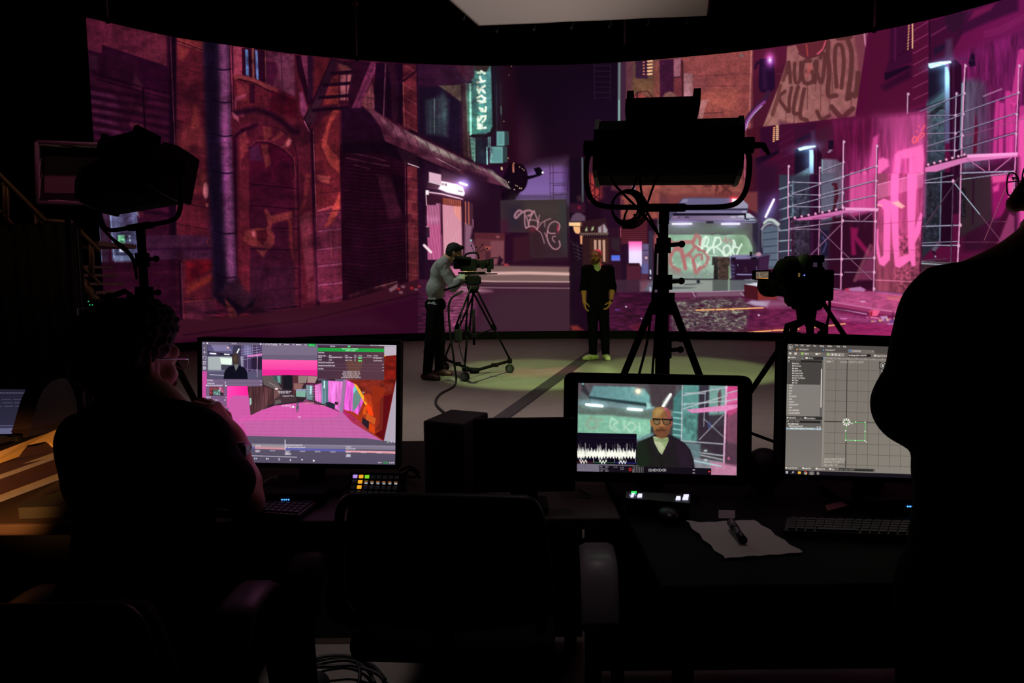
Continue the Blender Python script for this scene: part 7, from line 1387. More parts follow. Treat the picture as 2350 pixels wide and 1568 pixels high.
# ---------------------------------------------------------------- monitors
def monitor(name,c,w,h,ypr,bez,cv,lab,depth=.05,rnd=.004,strength=1.,stand=True,group=None):
    M = basis(*ypr); c = Vector(c)
    def W(x,y,z): return c + M @ Vector((x,y,z))
    t = thing(name,lab,'monitor',(c.x,c.y + .05,DZ))
    # bezel ring of four bars with rounded outer corners
    ow,oh = w / 2 + bez[0],h / 2 + bez[1]; n = 6; out = []
    for k,(sx,sz) in enumerate(((1,1),(-1,1),(-1,-1),(1,-1))):
        for i in range(n + 1):
            a = PI / 2 * (k + i / n); out.append((sx * (ow - rnd) + rnd * math.cos(a),sz * (oh - rnd) + rnd * math.sin(a)))
    inn = []
    for k,(sx,sz) in enumerate(((1,1),(-1,1),(-1,-1),(1,-1))): inn += [(sx * w / 2,sz * h / 2)] * (n + 1)
    m = len(out); vs = [W(x,-.004,z) for x,z in out] + [W(x,-.004,z) for x,z in inn] + [W(x,.004,z) for x,z in inn] + [W(x,depth,z) for x,z in out]
    fs = []
    for i in range(m):
        j = (i + 1) % m; fs += [(i,j,m + j,m + i),(m + i,m + j,2 * m + j,2 * m + i),(i,3 * m + i,3 * m + j,j)]
    fs.append(tuple(3 * m + i for i in range(m)))
    obj('housing',MB().add(vs,fs),BLKP,t)
    if cv is not None:
        nv,nu = cv.A.shape[:2]; X = np.linspace(-w / 2,w / 2,nu)[None,:].repeat(nv,0); Z = np.linspace(h / 2,-h / 2,nv)[:,None].repeat(nu,1)
        Mn = np.array(M); pts = np.array(c) + X[...,None] * Mn[:,0] + Z[...,None] * Mn[:,2] + .0 * Mn[:,1]
        picture_grid('screen',pts,np.clip(cv.A,0,1),display_material('display_' + name + str(len(bpy.data.materials)),strength),t)
    else: obj('screen',MB().box(W(0,0,0),(w,.004,h),M),mat('dark_glass',(6,6,8),.4,spec=.2),t)
    if stand:
        zb = c.z - h / 2 - bez[1]
        s = MB().box(W(0,depth + .015,-.02),(.1,.03,.1),M,.006); s.box((c.x,c.y + depth + .045,(zb + DZ) / 2 + .075),(.07,.03,abs(zb - DZ) + .14),None,.006); obj('stand_neck',s,BLKP,t)
        obj('stand_foot',MB().box((c.x,c.y + .06,DZ + .007),(.22,.16,.014) if w > .3 else (.12,.1,.014),None,.005),BLKP,t)
    return t,W
monitor('monitor',(-.573,1.8126,.9936),.518,.324,(.016,-.0419,.0295),(.011,.012),paint_stage_software(),'left monitor showing the bright pink stage plan and the green session panel')
monitor('monitor',(.3734,1.7439,.9302),.41,.2306,(-.0575,-.1087,.021),(.036,.026),paint_recorder(),'small middle monitor with thick rounded bezel showing the bald man and a waveform',.05,.022)
mr,MW = monitor('monitor',(.939,1.6715,.9827),.518,.324,(-.0232,-.1075,.0356),(.011,.012),paint_editor(),'right monitor showing a grey grid editor, partly hidden by the standing man')
bo,BW = monitor('monitor',(.027,1.625,.895),.238,.17,(0.,-.05,0.),(.004,.004),None,'switched-off black screen between the black speaker and the small middle monitor',.02,.003)

# speaker box with a red light
q = [PZ(970,966,.955),PZ(1063,974,.955),PZ(1121,946,.955),PZ(1034,939,.955)]; lo = [Vector((p.x,p.y,DZ)) for p in q]
sp = thing('speaker','black box speaker with a red light standing on the desk left of the dark screen','speaker',sum(lo,Vector()) / 4)
cab = bmesh.new(); vs = [cab.verts.new(p) for p in q + lo]
for f in ((0,1,2,3),(7,6,5,4),(0,4,5,1),(1,5,6,2),(2,6,7,3),(3,7,4,0)): cab.faces.new([vs[i] for i in f])
bmesh.ops.bevel(cab,geom=list(cab.edges),offset=.006,segments=3,profile=.5,affect='EDGES'); cab.verts.index_update()
cm = MB().add([v.co.copy() for v in cab.verts],[[v.index for v in f.verts] for f in cab.faces]); obj('cabinet',cm,mat('speaker_vinyl',(44,40,44),.55,0,.15,60,.1),sp)
fn = (q[1] - q[0]).cross(Vector((0,0,1))).normalized(); fn = fn if fn.y < 0 else -fn
cf = (q[0] + q[1] + lo[0] + lo[1]) / 4
obj('woofer',MB().cyl(cf + fn * .001 + Vector((0,0,-.03)),cf + fn * .004 + Vector((0,0,-.03)),.042,n=24),BLKM,sp); obj('power_light',MB().ball(P(1049,1001,(q[0].y + q[1].y) / 2 - .005),.0022),mat('red_indicator',(200,10,20),.4,emit=(255,20,40),es=3.),sp)

# docks with four blue lights
BLED = mat('blue_indicator',(40,90,230),.4,emit=(70,150,255),es=2.5)
def dock(px,py,Y,lab):
    p = P(px,py,Y); t = thing('dock',lab,'dock',(p.x,p.y + .05,DZ)); obj('case',MB().box((p.x,p.y + .052,DZ + .018),(.19,.1,.036),None,.006),BLKP,t)
    for i in range(4):
        e = Vector((p.x - .0085 + i * .0057,p.y - .0005,DZ + .021)); obj('light',MB().ball(e,.0021,None,10,8),BLED,t)
dock(654,1127,1.70,'small black dock with four blue lights under the left monitor'); dock(2090,1187,1.60,'small black dock with four blue lights under the right monitor')

# keyboards
KEY = mat('keycap',(30,27,30),.5); KB = mat('keyboard_plate',(96,88,92),.4,.5)
def keyboard(q,lab,rows=5,cols=19,plate=KB):
    a,b,c_,d = q   # back-left, back-right, front-right, front-left
    t = thing('keyboard',lab,'keyboard',sum(q,Vector()) / 4 - Vector((0,0,.01)))
    up = Vector((0,0,.009)); obj('plate',MB().add([p - up for p in q] + list(q),[(0,1,2,3),(7,6,5,4)] + [(i,4 + i,4 + (i + 1) % 4,(i + 1) % 4) for i in range(4)]),plate,t)
    r = 0
    for j in range(rows):
        for i in range(cols):
            if j == rows - 1 and 3 <= i <= 7 and i != 3: continue
            u0,u1 = (i + .08) / cols * .97 + .015,(i + .92) / cols * .97 + .015; v0,v1 = (j + .1) / rows * .9 + .05,(j + .9) / rows * .9 + .05
            if j == rows - 1 and i == 3: u1 = (7.92) / cols * .97 + .015
            f = lambda u,v: a.lerp(b,u).lerp(d.lerp(c_,u),v)
            k = [f(u0,v0),f(u1,v0),f(u1,v1),f(u0,v1)]; e = Vector((0,0,.004)); ctr = sum(k,Vector()) / 4; tp_ = [ctr.lerp(p,.9) + e for p in k]
            obj('key',MB().add(k + tp_,[(4,5,6,7)] + [(i_,4 + i_,4 + (i_ + 1) % 4,(i_ + 1) % 4) for i_ in range(4)]),KEY,t); r += 1
    return t
kz = DZ + .016
keyboard([PZ(468,1135,kz),PZ(728,1151,kz),PZ(686,1182,kz),PZ(440,1165,kz)],'flat keyboard with dark keys under the seated man\'s elbow',5,18)
keyboard([PZ(1806,1188,kz),PZ(2210,1200,kz),PZ(2196,1232,kz),PZ(1800,1218,kz)],'black keyboard in front of the right monitor',5,18,mat('keyboard_black',(34,28,34),.5))

# button pad with small coloured screens
YK = 1.79
def kp(r,c_,dx=0.,dy=0.,off=0.): return P(400 + (1625 + 53.5 * c_ - 8.5 * r + dx) / 3.917,740 + (1390 + 48 * r + 1.5 * c_ + dy) / 3.917,YK - .016 * r + off)
cpd = thing('control_pad','button pad with purple, orange and green lit keys right of the left monitor','control pad',kp(3,3.5,0,40) * 1.0)
cpd_base = [kp(-.9,-.9,off=.004),kp(-.9,8.4,off=.004),kp(3.9,8.4,off=.004),kp(3.9,-.9,off=.004)]
obj('body',slab(cpd_base,Vector((0,.03,-.012)),1.),BLKP,cpd); obj('easel',MB().add([cpd_base[3],cpd_base[2],Vector((cpd_base[2].x,cpd_base[2].y,DZ)),Vector((cpd_base[3].x,cpd_base[3].y,DZ)),cpd_base[3] + Vector((0,.09,0)),cpd_base[2] + Vector((0,.09,0)),Vector((cpd_base[2].x,cpd_base[2].y + .09,DZ)),Vector((cpd_base[3].x,cpd_base[3].y + .09,DZ))],[(0,1,2,3),(7,6,5,4),(0,4,5,1),(1,5,6,2),(2,6,7,3),(3,7,4,0)]),BLKP,cpd)
KC = {(0,0): (186,150,240),(0,1): (250,176,40),(0,2): (130,220,40),(1,1): (250,176,40),(2,1): (250,176,40)}
for r in range(4):
    for c_ in range(8):
        col = KC.get((r,c_)); k = [kp(r,c_,-19,-17),kp(r,c_,19,-17),kp(r,c_,17,17),kp(r,c_,-21,17)]
        m = mat('key_lit_%d_%d_%d' % col,col,.5,emit=col,es=.9) if col else mat('key_dark',(30,28,32),.4,emit=(26,24,28),es=.5)
        o = obj('key',slab(k,Vector((0,.004,0)),1.),m,cpd)
        if (r == 1 and c_ >= 2) or (r == 3 and c_ in (6,7)):
            g = MB()
            if r == 1: 
                for dy,dx in ((-2,15),(4,13),(10,9 + 2 * (c_ % 3))): g.add([kp(r,c_,-dx,dy - 1.6,-.001),kp(r,c_,dx,dy - 1.6,-.001),kp(r,c_,dx,dy + 1.6,-.001),kp(r,c_,-dx,dy + 1.6,-.001)],[(0,1,2,3)])
            else: g.add([kp(r,c_,-10,4,-.001),kp(r,c_,10,4,-.001),kp(r,c_,9,10,-.001),kp(r,c_,-11,10,-.001)],[(0,1,2,3)])
            obj('caption',g,mat('key_caption',(220,220,220),.5,emit=(226,226,230),es=.7),o)
            if r == 1: obj('stripe',MB().add([kp(r,c_,-15,-15,-.001),kp(r,c_,12,-15,-.001),kp(r,c_,12,-9,-.001),kp(r,c_,-15,-9,-.001)],[(0,1,2,3)]),mat('key_stripe',(200,110,30),.5,emit=(200,110,30),es=.6),o)

# video switcher with lit buttons in front of the middle monitor
def sw(x,y): return PZ(1250 + x / 3.917,800 + y / 3.917,.788)
sq = [sw(735,1285),sw(1312,1312),sw(1305,1392),sw(728,1345)]
vs_ = thing('video_switcher','slim black switcher with glowing white and green buttons below the small middle monitor','switcher',sum(sq,Vector()) / 4 - Vector((0,0,.043)))
obj('case',MB().add(sq + [Vector((p.x,p.y,DZ)) for p in sq],[(0,1,2,3),(7,6,5,4)] + [(i,4 + i,4 + (i + 1) % 4,(i + 1) % 4) for i in range(4)]),mat('switcher_case',(46,40,46),.5),vs_)
WL = mat('white_lit_button',(220,220,240),.5,emit=(226,226,255),es=1.1); GLB = mat('green_lit_button',(40,220,100),.5,emit=(50,230,110),es=.9)
for x,y,w_,h_,m in ((803,1300,24,7,GLB),(772,1322,10,4,mat('dim_lit_button',(120,116,150),.5,emit=(120,116,160),es=.7)),(797,1315,12,5,WL),(787,1333,13,6,WL),(813,1325,9,4,mat('dim_lit_button',(0,0,0))),(859,1321,18,6,WL),(855,1334,21,7,WL),(1203,1343,18,6,WL),(1201,1358,21,7,WL),(1273,1330,23,8,WL),(1266,1355,25,9,WL)):
    k = [sw(x - w_,y - h_),sw(x + w_,y - h_),sw(x + w_ - 3,y + h_),sw(x - w_ - 3,y + h_)]; obj('button',MB().add([p + Vector((0,0,.003)) for p in k] + k,[(0,1,2,3)] + [(i,4 + i,4 + (i + 1) % 4,(i + 1) % 4) for i in range(4)]),m,vs_)

# mouse, card, paper, marker, pouch
p = PZ(1530,1170,DZ + .02); ms = thing('mouse','dark computer mouse on the desk below the lit switcher','mouse',(p.x,p.y,DZ)); obj('shell',MB().ball((p.x,p.y,DZ + .014),(.03,.055,.019)),mat('mouse_shell',(44,38,46),.35),ms); obj('wheel',MB().cyl((p.x - .004,p.y + .03,DZ + .03),(p.x + .004,p.y + .03,DZ + .03),.007),RUB,ms)
cq = [P(1650,1157,1.60),P(1687,1158,1.60),P(1687,1176,1.585),P(1649,1175,1.585)]; lz = min(v.z for v in cq) - DZ - .001
tag(obj('card',slab([v - Vector((0,0,lz)) for v in cq],Vector((0,.0015,0)),1.),mat('pale_card',(214,196,204),.7)),'small pale card standing on the desk right of the lit switcher','card')
pq = [PZ(1573,1203,DZ + .002),PZ(1728,1195,DZ + .002),PZ(1842,1270,DZ + .002),PZ(1664,1284,DZ + .002)]
n_ = 14; vs = []
for j in range(n_ + 1):
    for i in range(n_ + 1):
        u_,v_ = i / n_,j / n_; b_ = pq[0].lerp(pq[1],u_).lerp(pq[3].lerp(pq[2],u_),v_); e = .002 * math.sin(u_ * 7 + v_ * 3) * math.sin(v_ * 6) + .0022 + (.006 * max(0,.25 - u_) * max(0,.3 - v_) * 16)
        b_ = b_ + Vector((.003 * math.sin(v_ * 22),.002 * math.sin(u_ * 25),0)) if i in (0,n_) or j in (0,n_) else b_; vs.append(b_ + Vector((0,0,max(e,0))))
tag(obj('paper',MB().add(vs,[(j * (n_ + 1) + i,j * (n_ + 1) + i + 1,(j + 1) * (n_ + 1) + i + 1,(j + 1) * (n_ + 1) + i) for j in range(n_) for i in range(n_)],True),mat('crumpled_paper',(206,192,190),.8,scale=14,bump=.3)),'crumpled sheet of pale paper lying on the right desk','paper')
m0,m1 = PZ(1679,1202,DZ + .018),PZ(1704,1238,DZ + .018); mk = thing('marker_pen','thick black marker pen lying on the sheet of paper','pen',(m0 + m1) / 2 - Vector((0,0,.012)))
dm = (m1 - m0).normalized(); obj('barrel',MB().cyl(m0 + dm * .03,m1,.0085),mat('marker_barrel',(60,52,58),.35),mk); obj('cap',MB().cyl(m0 - dm * .005,m0 + dm * .035,.0095),mat('marker_cap',(96,84,92),.3),mk); obj('end_plug',MB().cyl(m1,m1 + dm * .006,.0092),BLKP,mk)
pp = PZ(1762,1130,DZ); ph = thing('pouch','dark purple-lit soft pouch on the desk between the small and the right monitor','pouch',pp); obj('bag',MB().ball(pp + Vector((0,.03,.055)),(.055,.05,.058)),mat('dark_nylon',(64,46,60),.6,scale=20,bump=.4),ph); obj('zip',MB().torus(pp + Vector((0,.03,.075)),.046,.003,(.1,0,1)),BLK,ph)
# desk cables
W1 = mat('pale_cable',(170,168,176),.5)
cable('desk_cable',[PZ(596,1116,DZ + .006),PZ(612,1104,DZ + .006),PZ(632,1094,DZ + .006),PZ(655,1092,DZ + .006)],.0035,'pale cable on the desk under the left end of the left monitor',W1)
cable('desk_cable',[PZ(744,1096,DZ + .006),PZ(770,1098,DZ + .006),PZ(790,1104,DZ + .006),PZ(800,1110,DZ + .006)],.0035,'pale cable on the desk between the left monitor and the button pad',W1)
cable('desk_cable',[PZ(918,1080,DZ + .008),PZ(940,1072,DZ + .03),PZ(960,1085,DZ + .02),PZ(950,1096,DZ + .01),PZ(930,1090,DZ + .012),PZ(945,1078,DZ + .03),PZ(965,1098,DZ + .01)],.004,'tangle of thin black cable between the button pad and the speaker')
cable('desk_cable',[PZ(1327,1122,DZ + .005),PZ(1340,1128,DZ + .005),PZ(1354,1136,DZ + .005)],.003,'short pale cable on the desk below the small middle monitor',W1)
for x0,x1,lab in ((630,700,'pale booklet lying flat under the left monitor'),):
    k = [PZ(x0,1092,DZ + .012),PZ(x1,1096,DZ + .012),PZ(x1 + 2,1104,DZ + .012),PZ(x0 - 2,1099,DZ + .012)]; tag(obj('booklet',slab(k,Vector((0,0,-.011)),1.),mat('pale_booklet',(120,124,136),.6)),lab,'booklet')
kq = [PZ(1893,1160,DZ + .01),PZ(1990,1135,DZ + .01),PZ(2010,1144,DZ + .01),PZ(1900,1172,DZ + .01)]; tag(obj('wooden_ruler',slab(kq,Vector((0,0,-.009)),1.),mat('warm_wood',(150,84,50),.5,scale=40)),'narrow strip of warm brown wood on the desk under the right monitor','wood strip')

# ================================================================ lighting console on its flight case, far left
fcx = thing('flight_case','flight case tray with bare aluminium edges under the lighting console','flight case',(-1.6,1.9,DZ))
def side(pts,depth,m,name,par=fcx,xoff=0.):
    """outline measured on the case's right-hand face"""
    out = []
    for x,y in pts:
        t = x / 170.; Yv = 1.72 + .33 * max(-.6,t); out.append(P(x,y,Yv))
    n = len(out); d = Vector((-depth,.0,0)); out = [p + Vector((xoff,0,0)) for p in out]
    return obj(name,MB().add(out + [p + d for p in out],[tuple(range(n)),tuple(reversed(range(n,2 * n)))] + [(i,n + i,n + (i + 1) % n,(i + 1) % n) for i in range(n)]),m,par)
TAN = mat('tan_case_board',(196,164,110),.5,0,.1,30); side([(-60,1056),(0,1036),(60,1013),(120,990),(172,970),(174,985),(160,1010),(158,1014),(125,1027),(116,1017),(104,1014),(64,1022),(54,1034),(44,1048),(0,1064),(-60,1085)],.6,TAN,'tray_board')
side([(-60,1088),(0,1067),(44,1051),(56,1035),(66,1024),(104,1016),(116,1019),(126,1029),(160,1016),(176,1006),(176,1030),(0,1092),(-60,1112)],.58,mat('dark_case_board',(58,36,30),.6,scale=50),'handle_recess',xoff=-.006)
side([(-60,1104),(0,1083),(176,1021),(176,1036),(0,1100),(-60,1122)],.6,ALU,'upper_edge')
side([(-60,1122),(0,1099),(176,1035),(176,1072),(0,1137),(-60,1160)],.58,mat('dark_case_board',(0,0,0)),'side_panel',xoff=-.004)
side([(-60,1158),(0,1136),(176,1071),(176,1086),(0,1153),(-60,1176)],.6,ALU,'lower_edge')
for x,y in ((32,1124),(67,1112),(103,1099),(136,1087),(165,1077)):
    p = P(x,y + 6,1.72 + .33 * x / 170.); obj('rivet',MB().cyl(p + Vector((-.002,0,0)),p + Vector((.003,0,0)),.004,n=10),STEEL,fcx)
con = thing('lighting_console','lighting console with a dim bluish screen at the far left','console',(-1.55,2.1,.9))
side([(60,1004),(70,985),(88,920),(100,893),(118,876),(140,868),(154,870),(168,897),(177,925),(177,955),(171,972),(120,990)],.05,mat('console_cheek',(38,26,30),.5),'side_cheek',con)
side([(-40,1006),(62,1002),(60,1010),(-40,1044)],.4,BLKP,'console_bed',con,-.06)
sq = [P(-90,893,1.92),P(85,894,2.1),P(36,996,1.85),P(-90,998,1.75)]
cv = Canvas(150,90,0,0,1,(30,28,44)); cv.poly([(0,0),(150,0),(150,90),(0,90)],(36,34,52),col2=(52,50,74),g=((0,0),(0,90)))
for i in range(24): cv.line([(4 + i * 6,8),(7 + i * 6,8)],2,(130,130,156),.7)
for j in range(3):
    for i in range(26): cv.line([(3 + i * 5,22 + j * 7),(6 + i * 5,22 + j * 7)],1.6,(110,108,136),.6 if (i * 7 + j * 3) % 5 else .1)
for i in range(26): cv.line([(3 + i * 5,74),(6 + i * 5,74)],1.6,(150,150,190),.6)
cv.rect(0,78,150,90,(120,120,160),.8)
A_,B_,C_,D_ = [np.array(v) for v in sq]; gu = np.linspace(0,1,150)[None,:,None]; gv = np.linspace(0,1,90)[:,None,None]
picture_grid('screen',(A_ * (1 - gu) + B_ * gu) * (1 - gv) + (D_ * (1 - gu) + C_ * gu) * gv,cv.A,display_material('console_display',.8),con)
obj('screen_back',slab([Vector(v) + Vector((0,.01,-.004)) for v in (A_,B_,C_,D_)],Vector((-.0,.04,-.03)),1.),BLKP,con)
side([(-40,1005),(36,1000),(62,1006),(40,1016),(0,1028),(-40,1040)],.3,mat('console_keys',(40,34,44),.4),'key_bed',con,-.03)
obj('console_body',MB().box((-1.66,2.04,.888),(.64,.44,.05),None,.01),BLKP,con)
bz = thing('dark_case','small dark red-lit case on the desk below the flight case','case',PZ(110,1165,DZ)); k = [PZ(42,1166,DZ + .03),PZ(60,1152,DZ + .03),PZ(185,1112,DZ + .03),PZ(185,1160,DZ + .03)]
obj('lid',slab(k,Vector((0,0,-.028)),1.),mat('dark_red_case',(12,5,5),.8),bz)

# ================================================================ cables on the floor under the desk
for i,(pts,lab) in enumerate((([(655,1568),(680,1535),(730,1510),(790,1506),(850,1525),(884,1560)],'black cable looping on the floor under the desk, outermost of the bundle'),([(690,1540),(740,1522),(800,1516),(840,1535),(860,1568)],'black cable looping on the floor under the desk, middle of the bundle'),([(700,1530),(760,1530),(810,1528),(868,1548),(886,1575)],'black cable looping on the floor under the desk, innermost of the bundle'),([(820,1520),(826,1545),(822,1580)],'short black cable end on the floor under the desk'))):
    cable('floor_cable',[PZ(x,y,.012 + .016 * i) for x,y in pts],.0065,lab,mat('floor_cable_rubber',(17,15,17),.5))

# ================================================================ office chairs
CHM = mat('black_mesh_fabric',(9,8,9),.95,scale=200,bump=.3); CHF = mat('chair_frame',(24,22,24),.5)
def office_chair(name,x,y,yaw,lab,back_top=.9,w=.43,arm_x=.3,armz=.655,backm=CHM,arm_y=-.12):
    M = basis(yaw); o_ = Vector((x,y,0)); t = thing(name,lab,'chair',(x,y,0))
    def W(a,b,c): return o_ + M @ Vector((a,b,c))
    n = 12; vs = []   # seat faces +y (towards the desk), backrest at -y
    for s_ in (0,.03):
        for j in range(n + 1):
            for i in range(n + 1):
                u_ = i / n * 2 - 1; v_ = j / n; ww = w / 2 * (1 - .12 * v_ ** 3) * (1 if v_ > .1 else .93); vs.append(W(u_ * ww,-.27 - .06 * v_ + .05 * (u_ * u_) - s_,.56 + (back_top - .56) * v_ - .02 * u_ ** 4 * v_))
    L = (n + 1) ** 2; fs = []
    for j in range(n):
        for i in range(n): a = j * (n + 1) + i; fs += [(a,a + 1,a + n + 2,a + n + 1),(L + a,L + a + n + 1,L + a + n + 2,L + a + 1)]
    for i in range(n):
        for a,b in ((i,i + 1),(n * (n + 1) + i,n * (n + 1) + i + 1),(i * (n + 1),(i + 1) * (n + 1)),(i * (n + 1) + n,(i + 1) * (n + 1) + n)): fs.append((a,b,L + b,L + a))
    obj('backrest',MB().add(vs,fs,True),backm,t)
    rim = [W(sx * w / 2 * f,-.29 - .06 * v_,.56 + (back_top - .56) * v_) for sx,v_,f in ((1,0,.93),(1,.3,1),(1,.7,.96),(1,.96,.88),(.6,1.0,1),(-.6,1.0,1),(-1,.96,.88),(-1,.7,.96),(-1,.3,1),(-1,0,.93))]
    obj('back_frame',MB().tube(smooth_path(rim,5),.011,8),CHF,t)
    obj('seat',MB().box(W(0,0,.47),(.48,.47,.07),M,.03,3),CHM,t)
    obj('back_support',MB().tube([W(0,-.1,.43),W(0,-.3,.43),W(0,-.33,.6)],.025),BLK,t)
    for sx in (-1,1):
        obj('armrest_post',MB().tube(smooth_path([W(sx * .22,0,.43),W(sx * arm_x,0,.44),W(sx * arm_x,0,.56),W(sx * arm_x,arm_y + .11,armz - .03)]),.02),BLK,t)
        pad = []; nn = 10
        for k in range(nn + 1):
            v_ = k / nn; pad.append((W(sx * arm_x,arm_y + .25 * v_,armz - .05 * (2 * v_ - 1) ** 4 - (.07 * (1 - v_ * 4) ** 2 if v_ < .25 else 0))))
        vs = []; hw = .042
        for p in pad:
            for dx_,dz_ in ((-hw,-.012),(-hw,.004),(-hw * .6,.012),(hw * .6,.012),(hw,.004),(hw,-.012)): vs.append(p + M @ Vector((dx_,0,dz_)))
        fs = [(6 * k + i,6 * k + 6 + i,6 * k + 6 + (i + 1) % 6,6 * k + (i + 1) % 6) for k in range(nn) for i in range(6)] + [tuple(range(6)),tuple(6 * nn + i for i in range(6))]
        obj('armrest_pad',MB().add(vs,fs,True),mat('armrest_pad',(150,145,148),.4),t)
    obj('gas_column',MB().cyl(W(0,0,.09),W(0,0,.43),.026),STEEL,t)
    for k in range(5):
        a = k * 2 * PI / 5 + .3; e = W(.29 * math.cos(a),.29 * math.sin(a),.075); obj('base_arm',MB().cyl(W(0,0,.1),e,.024,.016),BLK,t); obj('caster',MB().ball(Vector((e.x,e.y,.03)),(.022,.022,.03)),RUB,t)
    return t
office_chair('office_chair',-.135,1.72,-.06,'empty black office chair pushed up to the desk in the middle',.872,.45,.34,.672,arm_y=-.25)

# ================================================================ people: one continuous surface grown around posed bones
def V3(*a): return np.array(a,np.float32)
class Blob:
    def __init__(s,h=.005): s.pr = []; s.h = h; s.cuts = []
    def cone(s,a,b,ra,rb,k=.03): s.pr.append(('c',np.array(a,np.float32),np.array(b,np.float32),ra,rb,k)); return s
    def chain(s,pts,rs,k=.02):
        for i in range(len(pts) - 1): s.cone(pts[i],pts[i + 1],rs[i],rs[i + 1],k)
        return s
    def ell(s,c,r,R=None,k=.03): s.pr.append(('e',np.array(c,np.float32),np.array(r,np.float32),np.eye(3,dtype=np.float32) if R is None else np.array(R,np.float32),k)); return s
    def dent(s,c,r,k=.01): s.pr.append(('s',np.array(c,np.float32),r,k)); return s
    def cut(s,p,n): s.cuts.append((np.array(p,np.float32),np.array(n,np.float32) / np.linalg.norm(n))); return s
    def mesh(s,grow=0.,noise=None,only=None,mask=None):
        h = s.h; lo = np.full(3,1e9); hi = -lo
        for q in s.pr:
            if q[0] == 'c': ps = [(q[1],q[3]),(q[2],q[4])]
            elif q[0] == 'e': ps = [(q[1],float(q[2].max()))]
            else: continue
            for p,r in ps: lo = np.minimum(lo,p - r); hi = np.maximum(hi,p + r)
        pad = grow + .03; lo -= pad; hi += pad
        for p,n in s.cuts: pass
        dim = np.ceil((hi - lo) / h).astype(int) + 1
        ax = [(lo[i] + h * np.arange(dim[i])).astype(np.float32) for i in range(3)]
        F = np.full(dim,1.,np.float32)
        for q in s.pr:
            if q[0] == 'c': a = np.minimum(q[1] - q[3],q[2] - q[4]); b = np.maximum(q[1] + q[3],q[2] + q[4]); k = q[5]
            elif q[0] == 'e': r = float(q[2].max()); a,b = q[1] - r,q[1] + r; k = q[4]
            else: a,b = q[1] - q[2],q[1] + q[2]; k = q[3]
            m = k + grow + .02
            i0 = np.clip(((a - m - lo) / h).astype(int),0,dim - 1); i1 = np.clip(((b + m - lo) / h).astype(int) + 2,1,dim)
            if (i1 <= i0).any(): continue
            sl = tuple(slice(i0[t],i1[t]) for t in range(3)); X = ax[0][sl[0]][:,None,None]; Y = ax[1][sl[1]][None,:,None]; Z = ax[2][sl[2]][None,None,:]
            if q[0] == 'c':
                p,d = q[1],q[2] - q[1]; L = float(d @ d) + 1e-12
                t = np.clip(((X - p[0]) * d[0] + (Y - p[1]) * d[1] + (Z - p[2]) * d[2]) / L,0,1)
                D = np.sqrt((X - p[0] - t * d[0]) ** 2 + (Y - p[1] - t * d[1]) ** 2 + (Z - p[2] - t * d[2]) ** 2) - (q[3] + (q[4] - q[3]) * t)
            elif q[0] == 'e':
                x,y,z = X - q[1][0],Y - q[1][1],Z - q[1][2]; R = q[3]; u = [x * R[0,i] + y * R[1,i] + z * R[2,i] for i in range(3)]
                k0 = np.sqrt(sum((u[i] / q[2][i]) ** 2 for i in range(3))); k1 = np.sqrt(sum((u[i] / q[2][i] ** 2) ** 2 for i in range(3))) + 1e-9; D = k0 * (k0 - 1) / k1
            else: D = np.sqrt((X - q[1][0]) ** 2 + (Y - q[1][1]) ** 2 + (Z - q[1][2]) ** 2) - q[2]
            G = F[sl]
            if q[0] == 's':
                hh = np.clip(.5 - .5 * (G + D) / k,0,1); F[sl] = G + (-D - G) * hh + k * hh * (1 - hh)
            else:
                hh = np.clip(.5 + .5 * (G - D) / k,0,1); F[sl] = G + (D - G) * hh - k * hh * (1 - hh)
        F -= grow
        X = ax[0][:,None,None]; Y = ax[1][None,:,None]; Z = ax[2][None,None,:]
        if noise:
            am,f = noise; F += am * (np.sin(X * f + 1.3 * np.sin(Y * f * .7)) * np.sin(Y * f * 1.1 + np.sin(Z * f * .9)) * np.sin(Z * f * .95 + 1.7 * np.sin(X * f * .6)))
        for p,n in s.cuts: F = np.maximum(F,(X - p[0]) * n[0] + (Y - p[1]) * n[1] + (Z - p[2]) * n[2])
        F[0] = F[-1] = 1; F[:,0] = F[:,-1] = 1; F[:,:,0] = F[:,:,-1] = 1
        return surface_net(F,lo,h)

